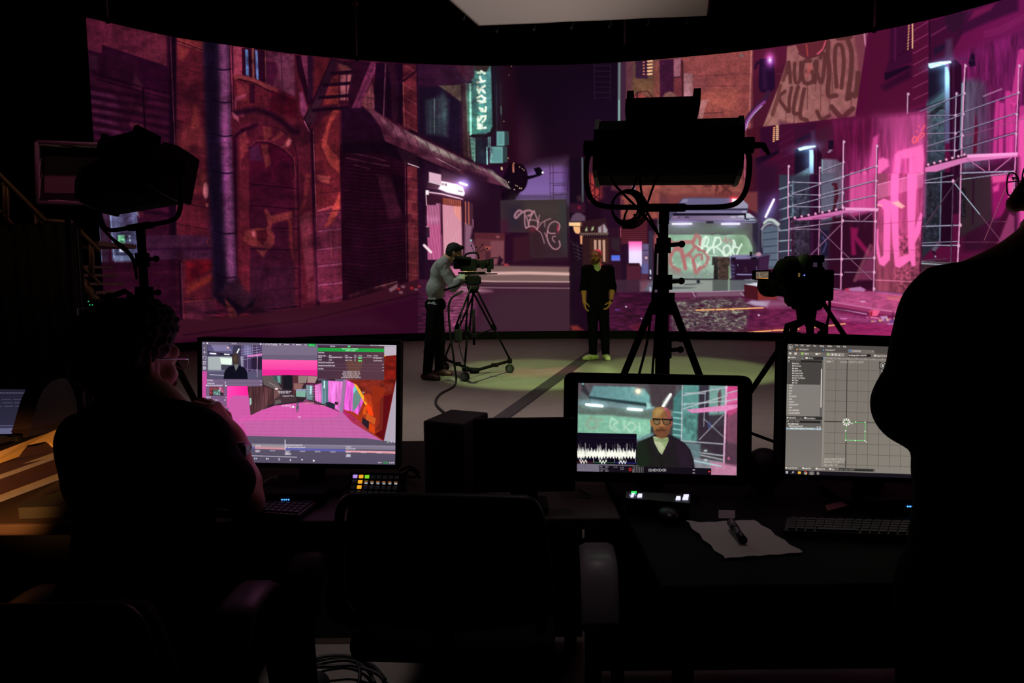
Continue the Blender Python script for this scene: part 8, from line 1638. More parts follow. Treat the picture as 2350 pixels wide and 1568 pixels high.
def surface_net(F,lo,h):
    S = F < 0; n = F.shape
    c = np.zeros(tuple(v - 1 for v in n),np.uint8)
    for dx in (0,1):
        for dy in (0,1):
            for dz in (0,1): c += S[dx:n[0] - 1 + dx,dy:n[1] - 1 + dy,dz:n[2] - 1 + dz]
    I = np.argwhere((c > 0) & (c < 8)); idx = np.full(c.shape,-1,np.int32); idx[tuple(I.T)] = np.arange(len(I))
    acc = np.zeros((len(I),3),np.float64); cnt = np.zeros(len(I))
    cor = [(x,y,z) for x in (0,1) for y in (0,1) for z in (0,1)]
    val = {k: F[I[:,0] + k[0],I[:,1] + k[1],I[:,2] + k[2]] for k in cor}
    for a in cor:
        for ax_ in range(3):
            if a[ax_]: continue
            b = list(a); b[ax_] = 1; b = tuple(b); va,vb = val[a],val[b]; m = (va < 0) != (vb < 0); t = np.where(m,va / (va - vb + 1e-20),0)
            p = np.array(a)[None] + t[:,None] * (np.array(b) - np.array(a))[None]; acc += p * m[:,None]; cnt += m
    Vt = (I + acc / np.maximum(cnt,1)[:,None]) * h + lo
    quads = []
    for ax_ in range(3):
        u,v = [(1,2),(2,0),(0,1)][ax_]
        sl0 = [slice(0,n[i]) for i in range(3)]; sl1 = list(sl0); sl0[ax_] = slice(0,n[ax_] - 1); sl1[ax_] = slice(1,n[ax_])
        E = np.argwhere(S[tuple(sl0)] != S[tuple(sl1)]); E = E[(E[:,u] > 0) & (E[:,v] > 0) & (E[:,u] < n[u] - 1) & (E[:,v] < n[v] - 1)]
        def at(du,dv):
            q = E.copy(); q[:,u] += du; q[:,v] += dv; return idx[tuple(q.T)]
        Q = np.stack([at(-1,-1),at(0,-1),at(0,0),at(-1,0)],1); fl = S[tuple(E.T)]; Q[~fl] = Q[~fl][:,::-1]; quads.append(Q)
    Q = np.concatenate(quads); return Vt,Q[(Q >= 0).all(1)]

def blob_obj(name,VQ,m,parent,label=None):
    Vt,Q = VQ; org = np.array(_org(parent)); me = bpy.data.meshes.new(name); me.vertices.add(len(Vt)); me.vertices.foreach_set('co',(Vt - org).astype(np.float32).ravel())
    me.loops.add(Q.size); me.loops.foreach_set('vertex_index',Q.ravel().astype(np.int32)); me.polygons.add(len(Q)); me.polygons.foreach_set('loop_start',np.arange(0,Q.size,4,dtype=np.int32)); me.update(calc_edges=True)
    me.polygons.foreach_set('use_smooth',np.ones(len(Q),bool)); me.materials.append(m); o = bpy.data.objects.new(name,me); C.objects.link(o); o.parent = parent
    if label: o['label'] = label
    return o

def unit(v): v = np.array(v,float); return v / np.linalg.norm(v)
class Head:
    def __init__(s,c,fwd,up=(0,0,1),k=1.):
        s.c = np.array(c,float); s.f = unit(fwd); u = np.array(up,float); s.u = unit(u - s.f * (u @ s.f)); s.s = np.cross(s.f,s.u); s.k = k; s.R = np.stack([s.s,s.f,s.u],1)
    def H(s,a,f,u): return s.c + s.k * (a * s.s + f * s.f + u * s.u)
    def build(s,B,neck,nr=.057,beard=False):
        k = s.k; H = s.H
        B.ell(H(0,-.012,.035),(.077 * k,.097 * k,.085 * k),s.R,.02); B.ell(H(0,.038,-.025),(.063 * k,.062 * k,.088 * k),s.R,.02); B.ell(H(0,.045,-.082),(.05 * k,.05 * k,.04 * k),s.R,.02); B.ell(H(0,.078,-.102),(.024 * k,.022 * k,.018 * k),s.R,.02)
        B.cone(H(-.045,.075,.026),H(.045,.075,.026),.016 * k,.016 * k,.018); B.cone(H(-.05,.06,-.03),H(.05,.06,-.03),.022 * k,.022 * k,.02)
        for a in (-1,1): B.dent(H(a * .032,.112,.004),.016 * k,.012)
        for a in (-1,1): B.ell(H(a * .031,.084,.004),(.014 * k,.013 * k,.012 * k),s.R,.003)
        B.chain([H(0,.094,.016),H(0,.108,-.012),H(0,.118,-.03)],[.009 * k,.011 * k,.014 * k],.008)
        for a in (-1,1): B.ell(H(a * .013,.104,-.034),(.009 * k,.01 * k,.008 * k),s.R,.006)
        B.cone(H(-.02,.096,-.062),H(.02,.096,-.062),.008 * k,.008 * k,.006); B.cone(H(-.017,.094,-.073),H(.017,.094,-.073),.009 * k,.009 * k,.005)
        for a in (-1,1):
            B.ell(H(a * .079,-.006,-.004),(.008 * k,.02 * k,.031 * k),s.R,.008); B.cone(H(a * .083,-.02,.012),H(a * .083,-.018,-.012),.009 * k,.008 * k,.006)
        B.cone(H(0,-.022,-.06),neck,nr * k,(nr + .006) * k,.03)
def hand(B,w,d,n,t,curl=.35,k=1.,thumb=.5,spread=1.,lens=(1,1,1,1)):
    """w wrist, d towards the fingers, n the way the palm faces, t the thumb side"""
    w = np.array(w,float); d = unit(d); n = np.array(n,float); n = unit(n - d * (n @ d)); t = np.array(t,float); t = unit(t - d * (t @ d) - n * (t @ n))
    kn = []
    for i,(tt,dd) in enumerate(((.028,.088),(.0095,.093),(-.009,.09),(-.026,.083))):
        b = w + k * (d * dd + t * tt * spread - n * .002); kn.append(b); B.cone(w + k * (d * .012 + t * tt * .55),b,.0145 * k,.0118 * k,.014)
    B.cone(w - d * .02 * k,w + d * .02 * k,.025 * k,.026 * k,.02)
    for i,b in enumerate(kn):
        f = (.94,1.06,1.,.8)[i] * lens[i]; c = curl * (1 + .12 * i); p = b; ang = 0.
        for L,r0,r1,a in ((.044,.0098,.0088,c),(.027,.0088,.008,c * 1.3),(.021,.008,.0066,c * .9)):
            ang += a; e = p + k * f * L * (d * math.cos(ang) + n * math.sin(ang) + t * (.05 * (1.5 - i)) * spread); B.cone(p,e,r0 * k,r1 * k,.004); p = e
    p0 = w + k * (d * .022 + t * .024 + n * .006); v1 = unit(d * .75 + t * .8 + n * thumb); p1 = p0 + v1 * .042 * k; v2 = unit(d * .9 + t * .25 + n * thumb * 1.2); p2 = p1 + v2 * .032 * k; p3 = p2 + unit(d + n * thumb * 1.4) * .024 * k
    B.cone(w + d * .01 * k,p0,.018 * k,.015 * k,.015); B.chain([p0,p1,p2,p3],[.0145 * k,.0115 * k,.0102 * k,.0082 * k],.005)
def torso(B,hip,waist,chest,neck,S,f,sh,rchest=(.165,.115,.17),rw=(.14,.1,.14),rh=(.16,.115,.13),up=None):
    u = unit(np.array(chest) - np.array(hip)); S = unit(S); R = lambda uu: np.stack([S,unit(np.cross(uu,S)),uu],1)
    u1 = unit(np.array(neck) - np.array(waist)); B.ell(chest,rchest,R(u1),.05); B.ell(waist,rw,R(u),.06); B.ell(hip,rh,R(u),.05)
    for a in (0,1): B.cone(np.array(neck) - u1 * .02,sh[a],.05,.058,.05); B.cone(chest,sh[a],.08,.06,.05)
def arm(B,s,e,w,r=(.056,.047,.042,.029)):
    s,e,w = map(np.array,(s,e,w)); B.cone(s,s + (e - s) * .4,r[0],r[0] * .93,.03); B.cone(s + (e - s) * .4,e,r[0] * .93,r[1] * .9,.02); B.cone(e,e + (w - e) * .3,r[1] * .92,r[2] * 1.05,.02); B.cone(e + (w - e) * .3,w,r[2] * 1.05,r[3],.02)
def leg(B,h,kn,an,r=(.088,.062,.056,.04)):
    h,kn,an = map(np.array,(h,kn,an)); B.cone(h,kn,r[0],r[1],.03); B.cone(kn,kn + (an - kn) * .35,r[1] * .95,r[2] * 1.06,.02); B.cone(kn + (an - kn) * .35,an,r[2] * 1.06,r[3],.02)
def shoe(B,an,toe_dir,L=.27,k=.012):
    an = np.array(an,float); d = unit(toe_dir); a = an.copy(); a[2] = 0
    s_ = np.cross(d,(0,0,1)); h = a - d * .06; t = a + d * (L - .1)
    z = np.array((0,0,1.)); B.cone(h + z * .045,a + d * .03 + z * .05,.042,.046,.02); B.cone(an - z * .0,a + d * .0 + z * .05,.045,.05,.02); B.cone(a + d * .02 + z * .055,t - d * .05 + z * .04,.047,.042,.02); B.cone(t - d * .06 + z * .037 - s_ * .01,t + z * .03 - s_ * .004,.04,.032,.02); B.cone(t - d * .06 + z * .034 + s_ * .012,t - d * .015 + z * .03 + s_ * .012,.036,.03,.02)
    B.cut((0,0,.004),(0,0,-1))

SKIN = mat('skin',(206,150,122),.55,0,.08,40); SKIN2 = mat('skin_far',(214,168,136),.55,0,.08,40)
def cloth(name,col,rough=.9,sc=60,var=.15): return mat(name,col,rough,0,var,sc,.25,spec=.08)
def glasses(name,hd,m,parent,gap=.0,r=.0022):
    g = MB(); H = hd.H
    for a in (-1,1):
        pts = [H(a * .031 + .024 * math.cos(t),.113 + gap - .004 * abs(math.cos(t)),.004 + .018 * math.sin(t)) for t in np.linspace(0,2 * PI,24,endpoint=False)]; g.tube([Vector(p) for p in pts],r,6,close=True)
        g.tube([Vector(H(a * .056,.108 + gap,.01)),Vector(H(a * .077,.085,.012)),Vector(H(a * .084,.0,.01)),Vector(H(a * .083,-.02,-.006))],r,6)
    g.tube([Vector(H(-.008,.115 + gap,.008)),Vector(H(0,.12 + gap,.011)),Vector(H(.008,.115 + gap,.008))],r,6); return obj(name,g,m,parent)

# ---------------------------------------------------------------- presenter on the stage
b0 = PZ(1372,826); bx,by = b0.x,b0.y
def A3(x,y,z): return (bx + x,by + y,z)
pr = thing('person','bald bearded man in dark jacket and pale trainers standing on the stage','person',(bx,by,0))
J = dict(hip=A3(0,.02,.96),waist=A3(0,.01,1.12),chest=A3(.0,.0,1.32),neck=A3(-.01,.02,1.53),sl=A3(-.185,.02,1.46),sr=A3(.185,.03,1.46),el=A3(-.228,.03,1.18),er=A3(.245,.05,1.18),wl=A3(-.225,-.03,.955),wr=A3(.2,-.06,.95),
         hl=A3(-.085,.02,.93),hr=A3(.085,.03,.93),kl=A3(-.085,-.01,.51),kr=A3(.11,.0,.51),al=A3(-.075,.02,.09),ar=A3(.13,.02,.09))
hd = Head(A3(-.02,-.0,1.675),(-.62,-.78,-.02),k=.98)
B = Blob(.0045); hd.build(B,J['neck']); torso(B,J['hip'],J['waist'],J['chest'],J['neck'],(1,.03,0),0,(J['sl'],J['sr']),(.165,.115,.18),(.15,.115,.14),(.155,.115,.13))
arm(B,J['sl'],J['el'],J['wl']); arm(B,J['sr'],J['er'],J['wr']); hand(B,J['wl'],(.12,-.1,-1),(.9,.25,.1),(.2,-1,-.1),.3); hand(B,J['wr'],(-.45,-.2,-1),(-.9,.3,.2),(-.3,-1,-.2),.35)
leg(B,J['hl'],J['kl'],J['al']); leg(B,J['hr'],J['kr'],J['ar'])
blob_obj('body',B.mesh(),mat('skin_presenter',(208,132,98),.55,0,.08,40),pr)
T = Blob(.006); torso(T,J['hip'],J['waist'],J['chest'],J['neck'],(1,.03,0),0,(J['sl'],J['sr']),(.168,.12,.19),(.165,.13,.16),(.17,.13,.13))
arm(T,J['sl'],J['el'],J['wl'],(.062,.056,.05,.045)); arm(T,J['sr'],J['er'],J['wr'],(.062,.056,.05,.045))
def cuts(T,lst):
    for p,n in lst: T.cut(p,n)
T.cut(A3(0,0,.88),(0,0,-1)); T.cut(A3(-.01,-.02,1.535),(0,-.35,1))
for s_,w_,e_ in (('l','wl','el'),('r','wr','er')): pass
# sleeves end just below the elbows
jv = T.mesh(.012); Vt,Q = jv
keep = np.ones(len(Vt),bool)
for e_,w_ in (('el','wl'),('er','wr')):
    e,w = np.array(J[e_]),np.array(J[w_]); d = w - e; L = np.linalg.norm(d); d /= L; rel = Vt - e; t = rel @ d; rad = np.linalg.norm(rel - t[:,None] * d,axis=1); keep &= ~((t > L * .3) & (rad < .11) & (np.abs(Vt[:,0] - bx) > .165))
NAVY = cloth('dark_navy_jacket',(9,9,14)); jo = blob_obj('jacket',(Vt,Q[keep[Q].all(1)]),NAVY,pr)
TN = Blob(.005); TN.cone(A3(-.012,-.012,1.475),A3(-.02,.0,1.575),.068,.064); TN.cone(A3(-.01,-.06,1.38),A3(-.012,-.03,1.48),.06,.062); TN.cut(A3(-.02,0,1.585),(0,-.2,1)); blob_obj('turtleneck',TN.mesh(),cloth('cream_turtleneck',(206,206,176)),pr)
TR = Blob(.006); TR.ell(J['hip'],(.165,.125,.12),None,.05); leg(TR,J['hl'],J['kl'],J['al'],(.095,.073,.066,.058)); leg(TR,J['hr'],J['kr'],J['ar'],(.095,.073,.066,.058)); TR.cut(A3(0,0,.085),(0,0,-1)); blob_obj('trousers',TR.mesh(.006),cloth('dark_jeans',(9,9,15)),pr)
SH = mat('pale_trainer',(214,212,180),.6)
for a,d,nm in ((J['al'],(-.9,-.42,0),'l'),(J['ar'],(.12,-1,0),'r')):
    s_ = Blob(.005); shoe(s_,a,d); so = blob_obj('shoe',s_.mesh(),SH,pr)
    av = np.array(a); av[2] = 0; dd = unit(d); sdv = np.cross(dd,(0,0,1)); st_ = MB()
    for k in range(3):
        for sg_ in (-1,1):
            q0 = av + dd * (.03 + .028 * k) + sdv * sg_ * .047 + np.array((0,0,.03)); q1 = av + dd * (.055 + .028 * k) + sdv * sg_ * .035 + np.array((0,0,.078)); st_.cyl(q0,q1,.006,n=6)
    obj('stripes',st_,mat('trainer_stripe',(150,150,120),.6),so)
BR = Blob(.005); H = hd.H; BR.ell(H(0,.058,-.092),(.056,.055,.04),hd.R,.01); BR.cone(H(-.055,.03,-.05),H(-.045,.06,-.085),.018,.02,.02); BR.cone(H(.055,.03,-.05),H(.045,.06,-.085),.018,.02,.02); BR.cone(H(-.022,.1,-.05),H(.022,.1,-.05),.008,.008,.01); BR.dent(H(0,.113,-.068),.014,.006)
blob_obj('beard',BR.mesh(.002,(.002,400)),mat('reddish_beard',(96,56,40),.9),pr); glasses('glasses',hd,mat('dark_spectacle_frame',(18,16,18),.4),pr,.002,.0032)
w = Vector(J['wr']); e = Vector(J['er']); d = (w - e).normalized(); wt = MB().torus(w - d * .015,.034,.008,d); wt.cyl(w - d * .015 + Vector((.012,-.034,0)),w - d * .015 + Vector((.014,-.044,.0)),.019); obj('wristwatch',wt,mat('dark_watch',(26,24,26),.4),pr)

# ---------------------------------------------------------------- camera operator, bent over the viewfinder
b0 = PZ(1000,870); bx,by = b0.x,b0.y
op = thing('person','dark-haired man in a grey shirt bending over the film camera on the dolly','person',(bx,by,0))
def px3(x,y,dy=0.): return tuple(P(x,y,by + dy))
J = dict(hip=px3(999,700,.0),waist=px3(1000,662,.0),chest=px3(1010,622,.0),neck=px3(1026,593,.0),sl=px3(1013,607,.15),sr=px3(1014,608,-.15),er=px3(1040,660,-.2),wr=px3(1064,632,-.14),el=px3(1046,650,.18),wl=px3(1072,626,.1),
         hr=px3(996,712,-.08),hl=px3(1001,712,.09),kr=px3(988,782,-.1),kl=px3(1009,782,.1))
J['ar'] = tuple(PZ(981,872)[:2]) + (.09,); J['al'] = tuple(PZ(1008,862)[:2]) + (.09,)
hd = Head(px3(1043,581,-.01),(.93,.12,-.38),(.33,0,.94),.98)
B = Blob(.0045); hd.build(B,J['neck'],.054); torso(B,J['hip'],J['waist'],J['chest'],J['neck'],(0,-1,0),0,(J['sl'],J['sr']),(.15,.105,.15),(.13,.1,.13),(.145,.115,.12))
arm(B,J['sl'],J['el'],J['wl'],(.05,.043,.038,.027)); arm(B,J['sr'],J['er'],J['wr'],(.05,.043,.038,.027)); hand(B,J['wr'],(.5,.15,.85),(.55,.8,-.1),(.75,-.4,-.3),.4,1.0); hand(B,J['wl'],(.6,-.1,.8),(.3,-.9,0),(.5,.4,-.3),.5)
leg(B,J['hl'],J['kl'],J['al']); leg(B,J['hr'],J['kr'],J['ar']); blob_obj('body',B.mesh(),SKIN2,op)
T = Blob(.006); torso(T,J['hip'],J['waist'],J['chest'],J['neck'],(0,-1,0),0,(J['sl'],J['sr']),(.155,.112,.16),(.15,.122,.15),(.155,.125,.1))
arm(T,J['sl'],J['el'],J['wl'],(.06,.055,.05,.04)); arm(T,J['sr'],J['er'],J['wr'],(.06,.055,.05,.04)); T.cut(np.array(J['hip']) + np.array((0,0,-.0)),(-.1,0,-1)); T.cut(np.array(J['neck']) + np.array((.0,0,.015)),(.65,0,.75)); 
jv = T.mesh(.008,(.0035,55)); Vt,Q = jv; keep = np.ones(len(Vt),bool)
# the neck cut must not touch the sleeves: rebuild sleeves as their own closed tubes
SHIRT = cloth('grey_shirt',(166,161,166)); blob_obj('shirt',jv,SHIRT,op)
for s_,e_,w_ in (('sr','er','wr'),('sl','el','wl')):
    S_ = Blob(.006); s0,e0,w0 = map(np.array,(J[s_],J[e_],J[w_])); w1 = e0 + (w0 - e0) * .72; arm(S_,s0,e0,w1,(.06,.056,.052,.044)); blob_obj('sleeve',S_.mesh(.006,(.0035,60)),SHIRT,op)
TR = Blob(.006); TR.ell(J['hip'],(.135,.155,.11),None,.05); leg(TR,J['hl'],J['kl'],J['al'],(.093,.07,.062,.056)); leg(TR,J['hr'],J['kr'],J['ar'],(.093,.07,.062,.056)); TR.cut((bx,by,.08),(0,0,-1)); blob_obj('trousers',TR.mesh(.006,(.003,40)),cloth('black_trousers',(12,11,13)),op)
for a,d in ((J['ar'],(.88,-.47,0)),(J['al'],(.88,-.3,0))):
    s_ = Blob(.005); shoe(s_,a,d); blob_obj('shoe',s_.mesh(),mat('dark_red_shoe',(70,28,36),.6),op)
HR = Blob(.005); H = hd.H; HR.ell(H(0,-.016,.05),(.084,.103,.08),hd.R,.02); HR.ell(H(0,-.05,.0),(.076,.065,.085),hd.R,.03); HR.cone(H(-.03,.07,.1),H(.03,.07,.1),.026,.026,.03); HR.cut(H(0,.06,.06),tuple(hd.f * .75 - hd.u * .66)); blob_obj('hair',HR.mesh(.004,(.004,130)),mat('dark_hair',(16,13,14),.7),op)

# ---------------------------------------------------------------- seated man, seen from behind
Yh = 1.44
se = thing('person','seated bearded man in black T-shirt watching the left monitor, seen from behind','person',(P(330,1100,1.45).x,1.42,0))
q = lambda x,y,Y: tuple(P(x,y,Y))
J = dict(neck=q(347,938,1.49),chest=q(338,1078,1.46),waist=q(333,1200,1.44),hip=q(330,1325,1.43),sl=q(227,1014,1.48),sr=q(446,1024,1.5),el=q(212,1160,1.46),wl=q(240,1185,1.7),er=q(566,1152,1.63),wr=q(533,1008,1.70))
hd = Head(q(300,828,1.55),(.4,.91,-.14),(.08,.1,1),.97)
B = Blob(.0045); hd.build(B,J['neck'],.058); torso(B,J['hip'],J['waist'],J['chest'],J['neck'],(1,-.02,0),0,(J['sl'],J['sr']),(.13,.095,.14),(.122,.09,.13),(.14,.105,.11))
arm(B,J['sl'],J['el'],J['wl'],(.05,.044,.04,.029)); arm(B,J['sr'],J['er'],J['wr'],(.05,.042,.04,.03)); hand(B,J['wr'],(-.5,-.2,.84),(-.75,.3,-.5),(.1,.9,.2),.8,1.0,.3); hand(B,J['wl'],(.35,.9,-.1),(0,0,-1),(1,0,0),.3)
hp_ = np.array(J['hip']); kz_ = .5
leg(B,hp_ + (-.09,0,-.06),hp_ + (-.14,.42,-.08),(hp_[0] - .14,hp_[1] + .46,.09),(.085,.06,.055,.04)); leg(B,hp_ + (.09,0,-.06),hp_ + (.14,.42,-.08),(hp_[0] + .16,hp_[1] + .5,.09),(.085,.06,.055,.04))
blob_obj('body',B.mesh(),mat('skin_warm',(196,134,108),.5,0,.08,40),se)
T = Blob(.006); torso(T,J['hip'],J['waist'],J['chest'],J['neck'],(1,-.02,0),0,(J['sl'],J['sr']),(.136,.1,.15),(.13,.1,.17),(.145,.11,.12)); s0,e0 = np.array(J['sr']),np.array(J['er']); s1,e1 = np.array(J['sl']),np.array(J['el'])
T.cone(s0,s0 + (e0 - s0) * .62,.058,.053,.03); T.cone(s1,s1 + (e1 - s1) * .62,.058,.053,.03); T.cone(np.array(J['neck']) - (0,0,.04),np.array(J['neck']) + (-.006,.008,.012),.066,.062,.03); T.cut(np.array(J['neck']) + (-.005,0,.0),(-.15,.45,.9)); T.cut(hp_ + (0,0,-.06),(0,0,-1))
TSH = cloth('black_t_shirt',(13,12,15)); blob_obj('t_shirt',T.mesh(.01),TSH,se)
TR = Blob(.006); TR.ell(hp_ + (0,0,-.03),(.16,.125,.1),None,.05)
for s_ in (-1,1): leg(TR,hp_ + (s_ * .09,0,-.06),hp_ + (s_ * .14,.42,-.08),(hp_[0] + s_ * .15,hp_[1] + (.46 if s_ < 0 else .5),.09),(.095,.072,.066,.06))
blob_obj('trousers',TR.mesh(.006),cloth('black_trousers',(0,0,0)),se)
for s_ in (-1,1):
    z = Blob(.006); shoe(z,(hp_[0] + s_ * .15,hp_[1] + (.46 if s_ < 0 else .5),.09),(.1 * s_,1,0)); blob_obj('shoe',z.mesh(),mat('black_shoe',(14,13,14),.6),se)
HR = Blob(.0045); H = hd.H; HR.ell(H(0,-.02,.052),(.084,.1,.08),hd.R,.02); HR.ell(H(0,-.045,.005),(.08,.07,.088),hd.R,.03); HR.ell(H(0,.03,.095),(.06,.06,.045),hd.R,.03); HR.cut(H(0,.062,.05),tuple(hd.f * .7 - hd.u * .6)); HR.cut(H(0,-.05,-.088),tuple(-hd.u * .9 + hd.f * .3)); blob_obj('hair',HR.mesh(.006,(.007,150)),mat('dark_brown_hair',(20,14,14),.8),se)
BR = Blob(.0045); BR.ell(H(0,.062,-.105),(.054,.058,.055),hd.R,.02); BR.cone(H(-.062,.02,-.045),H(-.048,.06,-.1),.02,.026,.02); BR.cone(H(.062,.02,-.045),H(.048,.06,-.1),.02,.026,.02); BR.cone(H(0,.078,-.13),H(0,.075,-.165),.036,.02,.02); BR.cone(H(-.022,.1,-.052),H(.022,.1,-.052),.009,.009,.01); blob_obj('beard',BR.mesh(.003,(.004,230)),mat('reddish_beard_near',(120,66,46),.85),se)
glasses('glasses',hd,mat('bright_spectacle_frame',(170,176,176),.25,.8),se,.004,.0018)
w = Vector(J['wr']); e = Vector(J['er']); d = (w - e).normalized(); wt = MB().torus(w - d * .03,.034,.008,d); wc = w - d * .03 + Vector((.034,-.014,0)); wt.box(wc,(.012,.036,.04),None,.005); obj('smartwatch',wt,mat('watch_case',(120,104,116),.3,.5),se)
office_chair('office_chair',J['hip'][0] + .0,1.40,.02,'black office chair the seated man sits on, left of the empty chair',.80,.4,.228,.645)

# ---------------------------------------------------------------- standing man at the right edge, arms folded
st2 = thing('person','man in black with folded arms standing at the right edge before the right monitor','person',(P(2330,1100,1.0).x,1.0,0))
J = dict(neck=q(2430,600,1.06),chest=q(2375,820,1.04),waist=q(2378,1080,1.03),hip=q(2362,1300,1.03),sl=q(2212,735,1.06),sr=q(2585,690,.96),el=q(2108,930,1.12),wl=q(2300,968,1.2),er=q(2560,960,1.0),wr=q(2380,950,1.12))
hd = Head(q(2540,405,1.06),(-.95,.3,-.05),k=1.0)
B = Blob(.005); hd.build(B,J['neck'],.06); torso(B,J['hip'],J['waist'],J['chest'],J['neck'],(.97,-.22,0),0,(J['sl'],J['sr']),(.155,.115,.17),(.15,.115,.16),(.15,.115,.12))
arm(B,J['sl'],J['el'],J['wl'],(.06,.05,.046,.034)); arm(B,J['sr'],J['er'],J['wr'],(.06,.05,.046,.034)); hand(B,J['wl'],(1,-.1,.1),(0,-1,0),(0,.1,1),.5); hand(B,J['wr'],(-1,.1,-.1),(.1,-1,0),(0,.1,1),.6)
hp_ = np.array(J['hip'])
for s_ in (-1,1): leg(B,hp_ + (s_ * .09,0,-.05),(hp_[0] + s_ * .11,hp_[1] - .02,.5),(hp_[0] + s_ * .12,hp_[1] - .03,.09),(.09,.063,.057,.042))
blob_obj('body',B.mesh(),SKIN,st2)
T = Blob(.006); torso(T,J['hip'],J['waist'],J['chest'],J['neck'],(.97,-.22,0),0,(J['sl'],J['sr']),(.16,.12,.18),(.158,.125,.18),(.158,.122,.13)); arm(T,J['sl'],J['el'],J['wl'],(.066,.06,.055,.046)); arm(T,J['sr'],J['er'],J['wr'],(.066,.06,.055,.046)); T.cut(hp_ + (0,0,-.06),(0,0,-1)); T.cone(np.array(J['neck']) + (0,0,-.05),np.array(J['neck']) + (0,0,.005),.075,.07,.03); T.cut(np.array(J['neck']) + (0,0,.015),(-.1,.1,1)); blob_obj('pullover',T.mesh(.012),cloth('black_pullover',(11,10,12)),st2)
TR = Blob(.006); TR.ell(hp_ + (0,0,-.02),(.16,.125,.11),None,.05)
for s_ in (-1,1): leg(TR,hp_ + (s_ * .09,0,-.05),(hp_[0] + s_ * .11,hp_[1] - .02,.5),(hp_[0] + s_ * .12,hp_[1] - .03,.09),(.1,.075,.07,.062))
blob_obj('trousers',TR.mesh(.006),cloth('black_trousers',(0,0,0)),st2)
for s_ in (-1,1):
    z = Blob(.006); shoe(z,(hp_[0] + s_ * .12,hp_[1] - .03,.09),(.3 * s_,1,0)); blob_obj('shoe',z.mesh(),mat('black_shoe',(0,0,0)),st2)
HR = Blob(.006); H = hd.H; HR.ell(H(0,-.018,.05),(.085,.103,.082),hd.R,.02); HR.ell(H(0,-.05,.0),(.08,.07,.088),hd.R,.03); HR.cut(H(0,.06,.05),tuple(hd.f * .75 - hd.u * .6)); blob_obj('hair',HR.mesh(.004,(.004,120)),mat('dark_hair',(0,0,0)),st2)
glasses('glasses',hd,mat('dark_spectacle_frame',(0,0,0)),st2,.003,.0012)

# ================================================================ light
def lamp(name,kind,loc,target,energy,col,**k):
    l = bpy.data.lights.new(name,kind); l.energy = energy; l.color = [float(v) for v in srgb2lin(np.array(col) / 255.)]
    for a,v in k.items(): setattr(l,a,v)
    o = bpy.data.objects.new(name,l); C.objects.link(o); o.location = loc; o.rotation_euler = (Vector(target) - Vector(loc)).to_track_quat('-Z','Y').to_euler(); return o
w = bpy.data.worlds.new('studio_dark'); bpy.context.scene.world = w; w.use_nodes = True; w.node_tree.nodes['Background'].inputs[0].default_value = (0,0,0,1)
kp_ = CW(0,.16,0)
lamp('key_beam','SPOT',kp_,(.85,9.8,.38),460,(205,255,110),spot_size=math.radians(28),spot_blend=.6,shadow_soft_size=.12)
lamp('green_stage_light','SPOT',(.5,5.9,5.1),(.25,9.45,0),1500,(218,255,165),spot_size=math.radians(25),spot_blend=.3,shadow_soft_size=.12)
lamp('green_stage_light','SPOT',(2.4,5.9,5.1),(2.5,9.6,0),1500,(218,255,165),spot_size=math.radians(25),spot_blend=.3,shadow_soft_size=.12)
lamp('diffuser_fill','SPOT',(1.0,8.8,7.3),(1.0,8.8,0),40,(255,230,215),spot_size=math.radians(100),spot_blend=.8,shadow_soft_size=.3)  # added spot above the fabric panel, brightens its underside
lamp('stage_wash','AREA',(-.5,9.0,7.3),(-.3,9.0,0),36,(255,232,226),shape='RECTANGLE',size=8,size_y=4,spread=math.radians(64))
lamp('front_wash','AREA',(0,6.4,7.3),(0,6.4,0),32,(255,232,228),shape='RECTANGLE',size=6,size_y=1.6,spread=math.radians(46))
lamp('warm_desk_lamp','SPOT',(-1.0,1.06,.88),(-1.36,1.84,.77),62,(255,176,92),spot_size=math.radians(27),spot_blend=.8,shadow_soft_size=.03)
lamp('softbox_pink_fill','SPOT',(1.2,1.4,6.6),(-2.75,4.5,1.95),260,(255,120,170),spot_size=math.radians(17),spot_blend=.5,shadow_soft_size=.2)  # added spot lifting the softbox lining, stands in for spill from the LED wall
lamp('stair_fill','SPOT',(-3.4,5.2,6.8),(-5.2,7.95,1.9),75,(255,190,140),spot_size=math.radians(40),spot_blend=.8,shadow_soft_size=.2)  # added warm fill so the stairs show, no fixture there
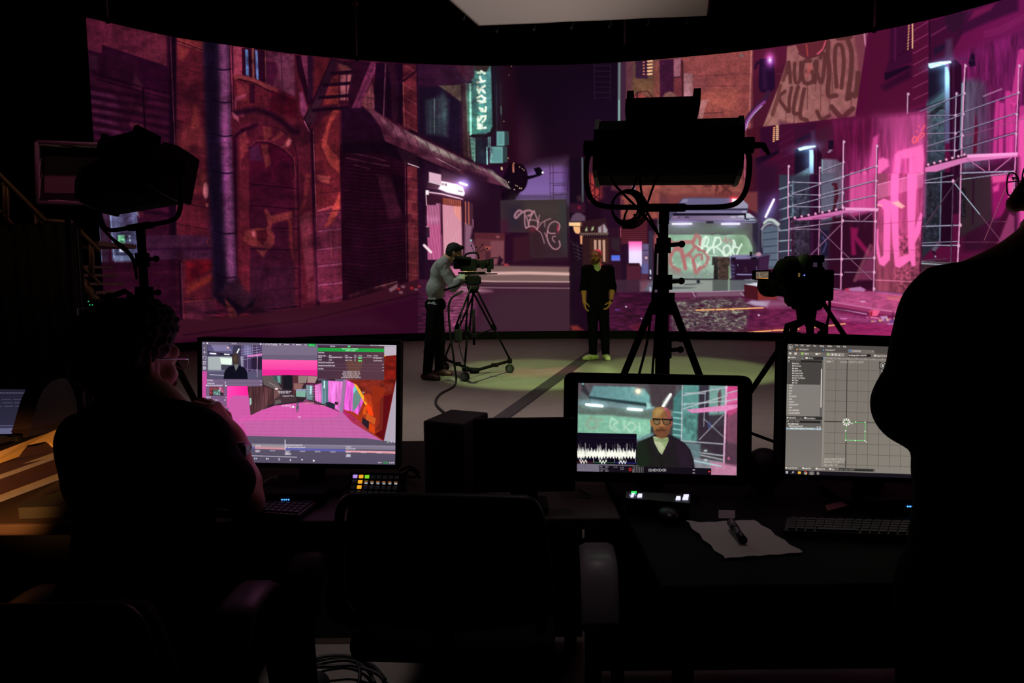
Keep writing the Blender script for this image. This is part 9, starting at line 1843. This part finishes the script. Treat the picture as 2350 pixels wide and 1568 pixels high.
lamp('operator_light','SPOT',(-4.2,6.4,6.2),(-.95,8.7,1.35),420,(226,255,232),spot_size=math.radians(13),spot_blend=.6,shadow_soft_size=.1)
lamp('desk_downlight','SPOT',(.25,1.4,3.7),(.25,1.55,.7),16,(255,226,232),spot_size=math.radians(26),spot_blend=.9,shadow_soft_size=.05)
lamp('floor_patch_fill','SPOT',(-.62,2.3,.66),(-.6,2.22,0),2.6,(255,235,235),spot_size=math.radians(44),spot_blend=.4,shadow_soft_size=.03)  # added fill brightening the floor patch with the cables
lamp('back_magenta','SPOT',(3.6,13.2,5.6),(1.36,10.75,1.62),900,(255,40,140),spot_size=math.radians(9),spot_blend=.6,shadow_soft_size=.1)

cam = bpy.data.cameras.new('camera'); cam.sensor_width = 36; cam.sensor_fit = 'HORIZONTAL'; cam.lens = FPX / 2350 * 36; cam.clip_start = .05; cam.clip_end = 100
co = bpy.data.objects.new('camera',cam); C.objects.link(co)
Rr,U_,F_ = Vector((1,0,0)),Vector((0,SP,CP)),Vector((0,CP,-SP))
rt = Rr * math.cos(ROL) + U_ * math.sin(ROL); up_ = U_ * math.cos(ROL) - Rr * math.sin(ROL)
M = Matrix((rt,up_,-F_)).transposed().to_4x4(); M.translation = CAM; co.matrix_world = M
sc = bpy.context.scene; sc.camera = co
sc.view_settings.view_transform = 'Standard'; sc.view_settings.look = 'None'; sc.view_settings.gamma = 1.; sc.view_settings.exposure = 0.
try: sc.view_settings.use_curve_mapping = False
except Exception: pass
sc.cycles.use_denoising = True; sc.cycles.max_bounces = 6; sc.cycles.sample_clamp_indirect = 4.

for n_,g_ in (('monitor','monitors on the desks'),('dock','docks with blue lights'),('keyboard','keyboards on the desks'),('power_cable','power cables of the lamps and camera'),('desk_cable','loose cables on the left desk'),('floor_cable','cables on the floor'),('office_chair','office chairs at the desk'),('camera_tripod','camera tripods'),('film_camera','film cameras'),('panel_light','panel lights on stands'),('light_stand','stands of the panel lights'),('desk','desks of the control area'),('person','people in the studio')):
    for o in C.objects:
        if o.parent is None and o.name.split('.')[0] == n_ and 'label' in o: o['group'] = g_
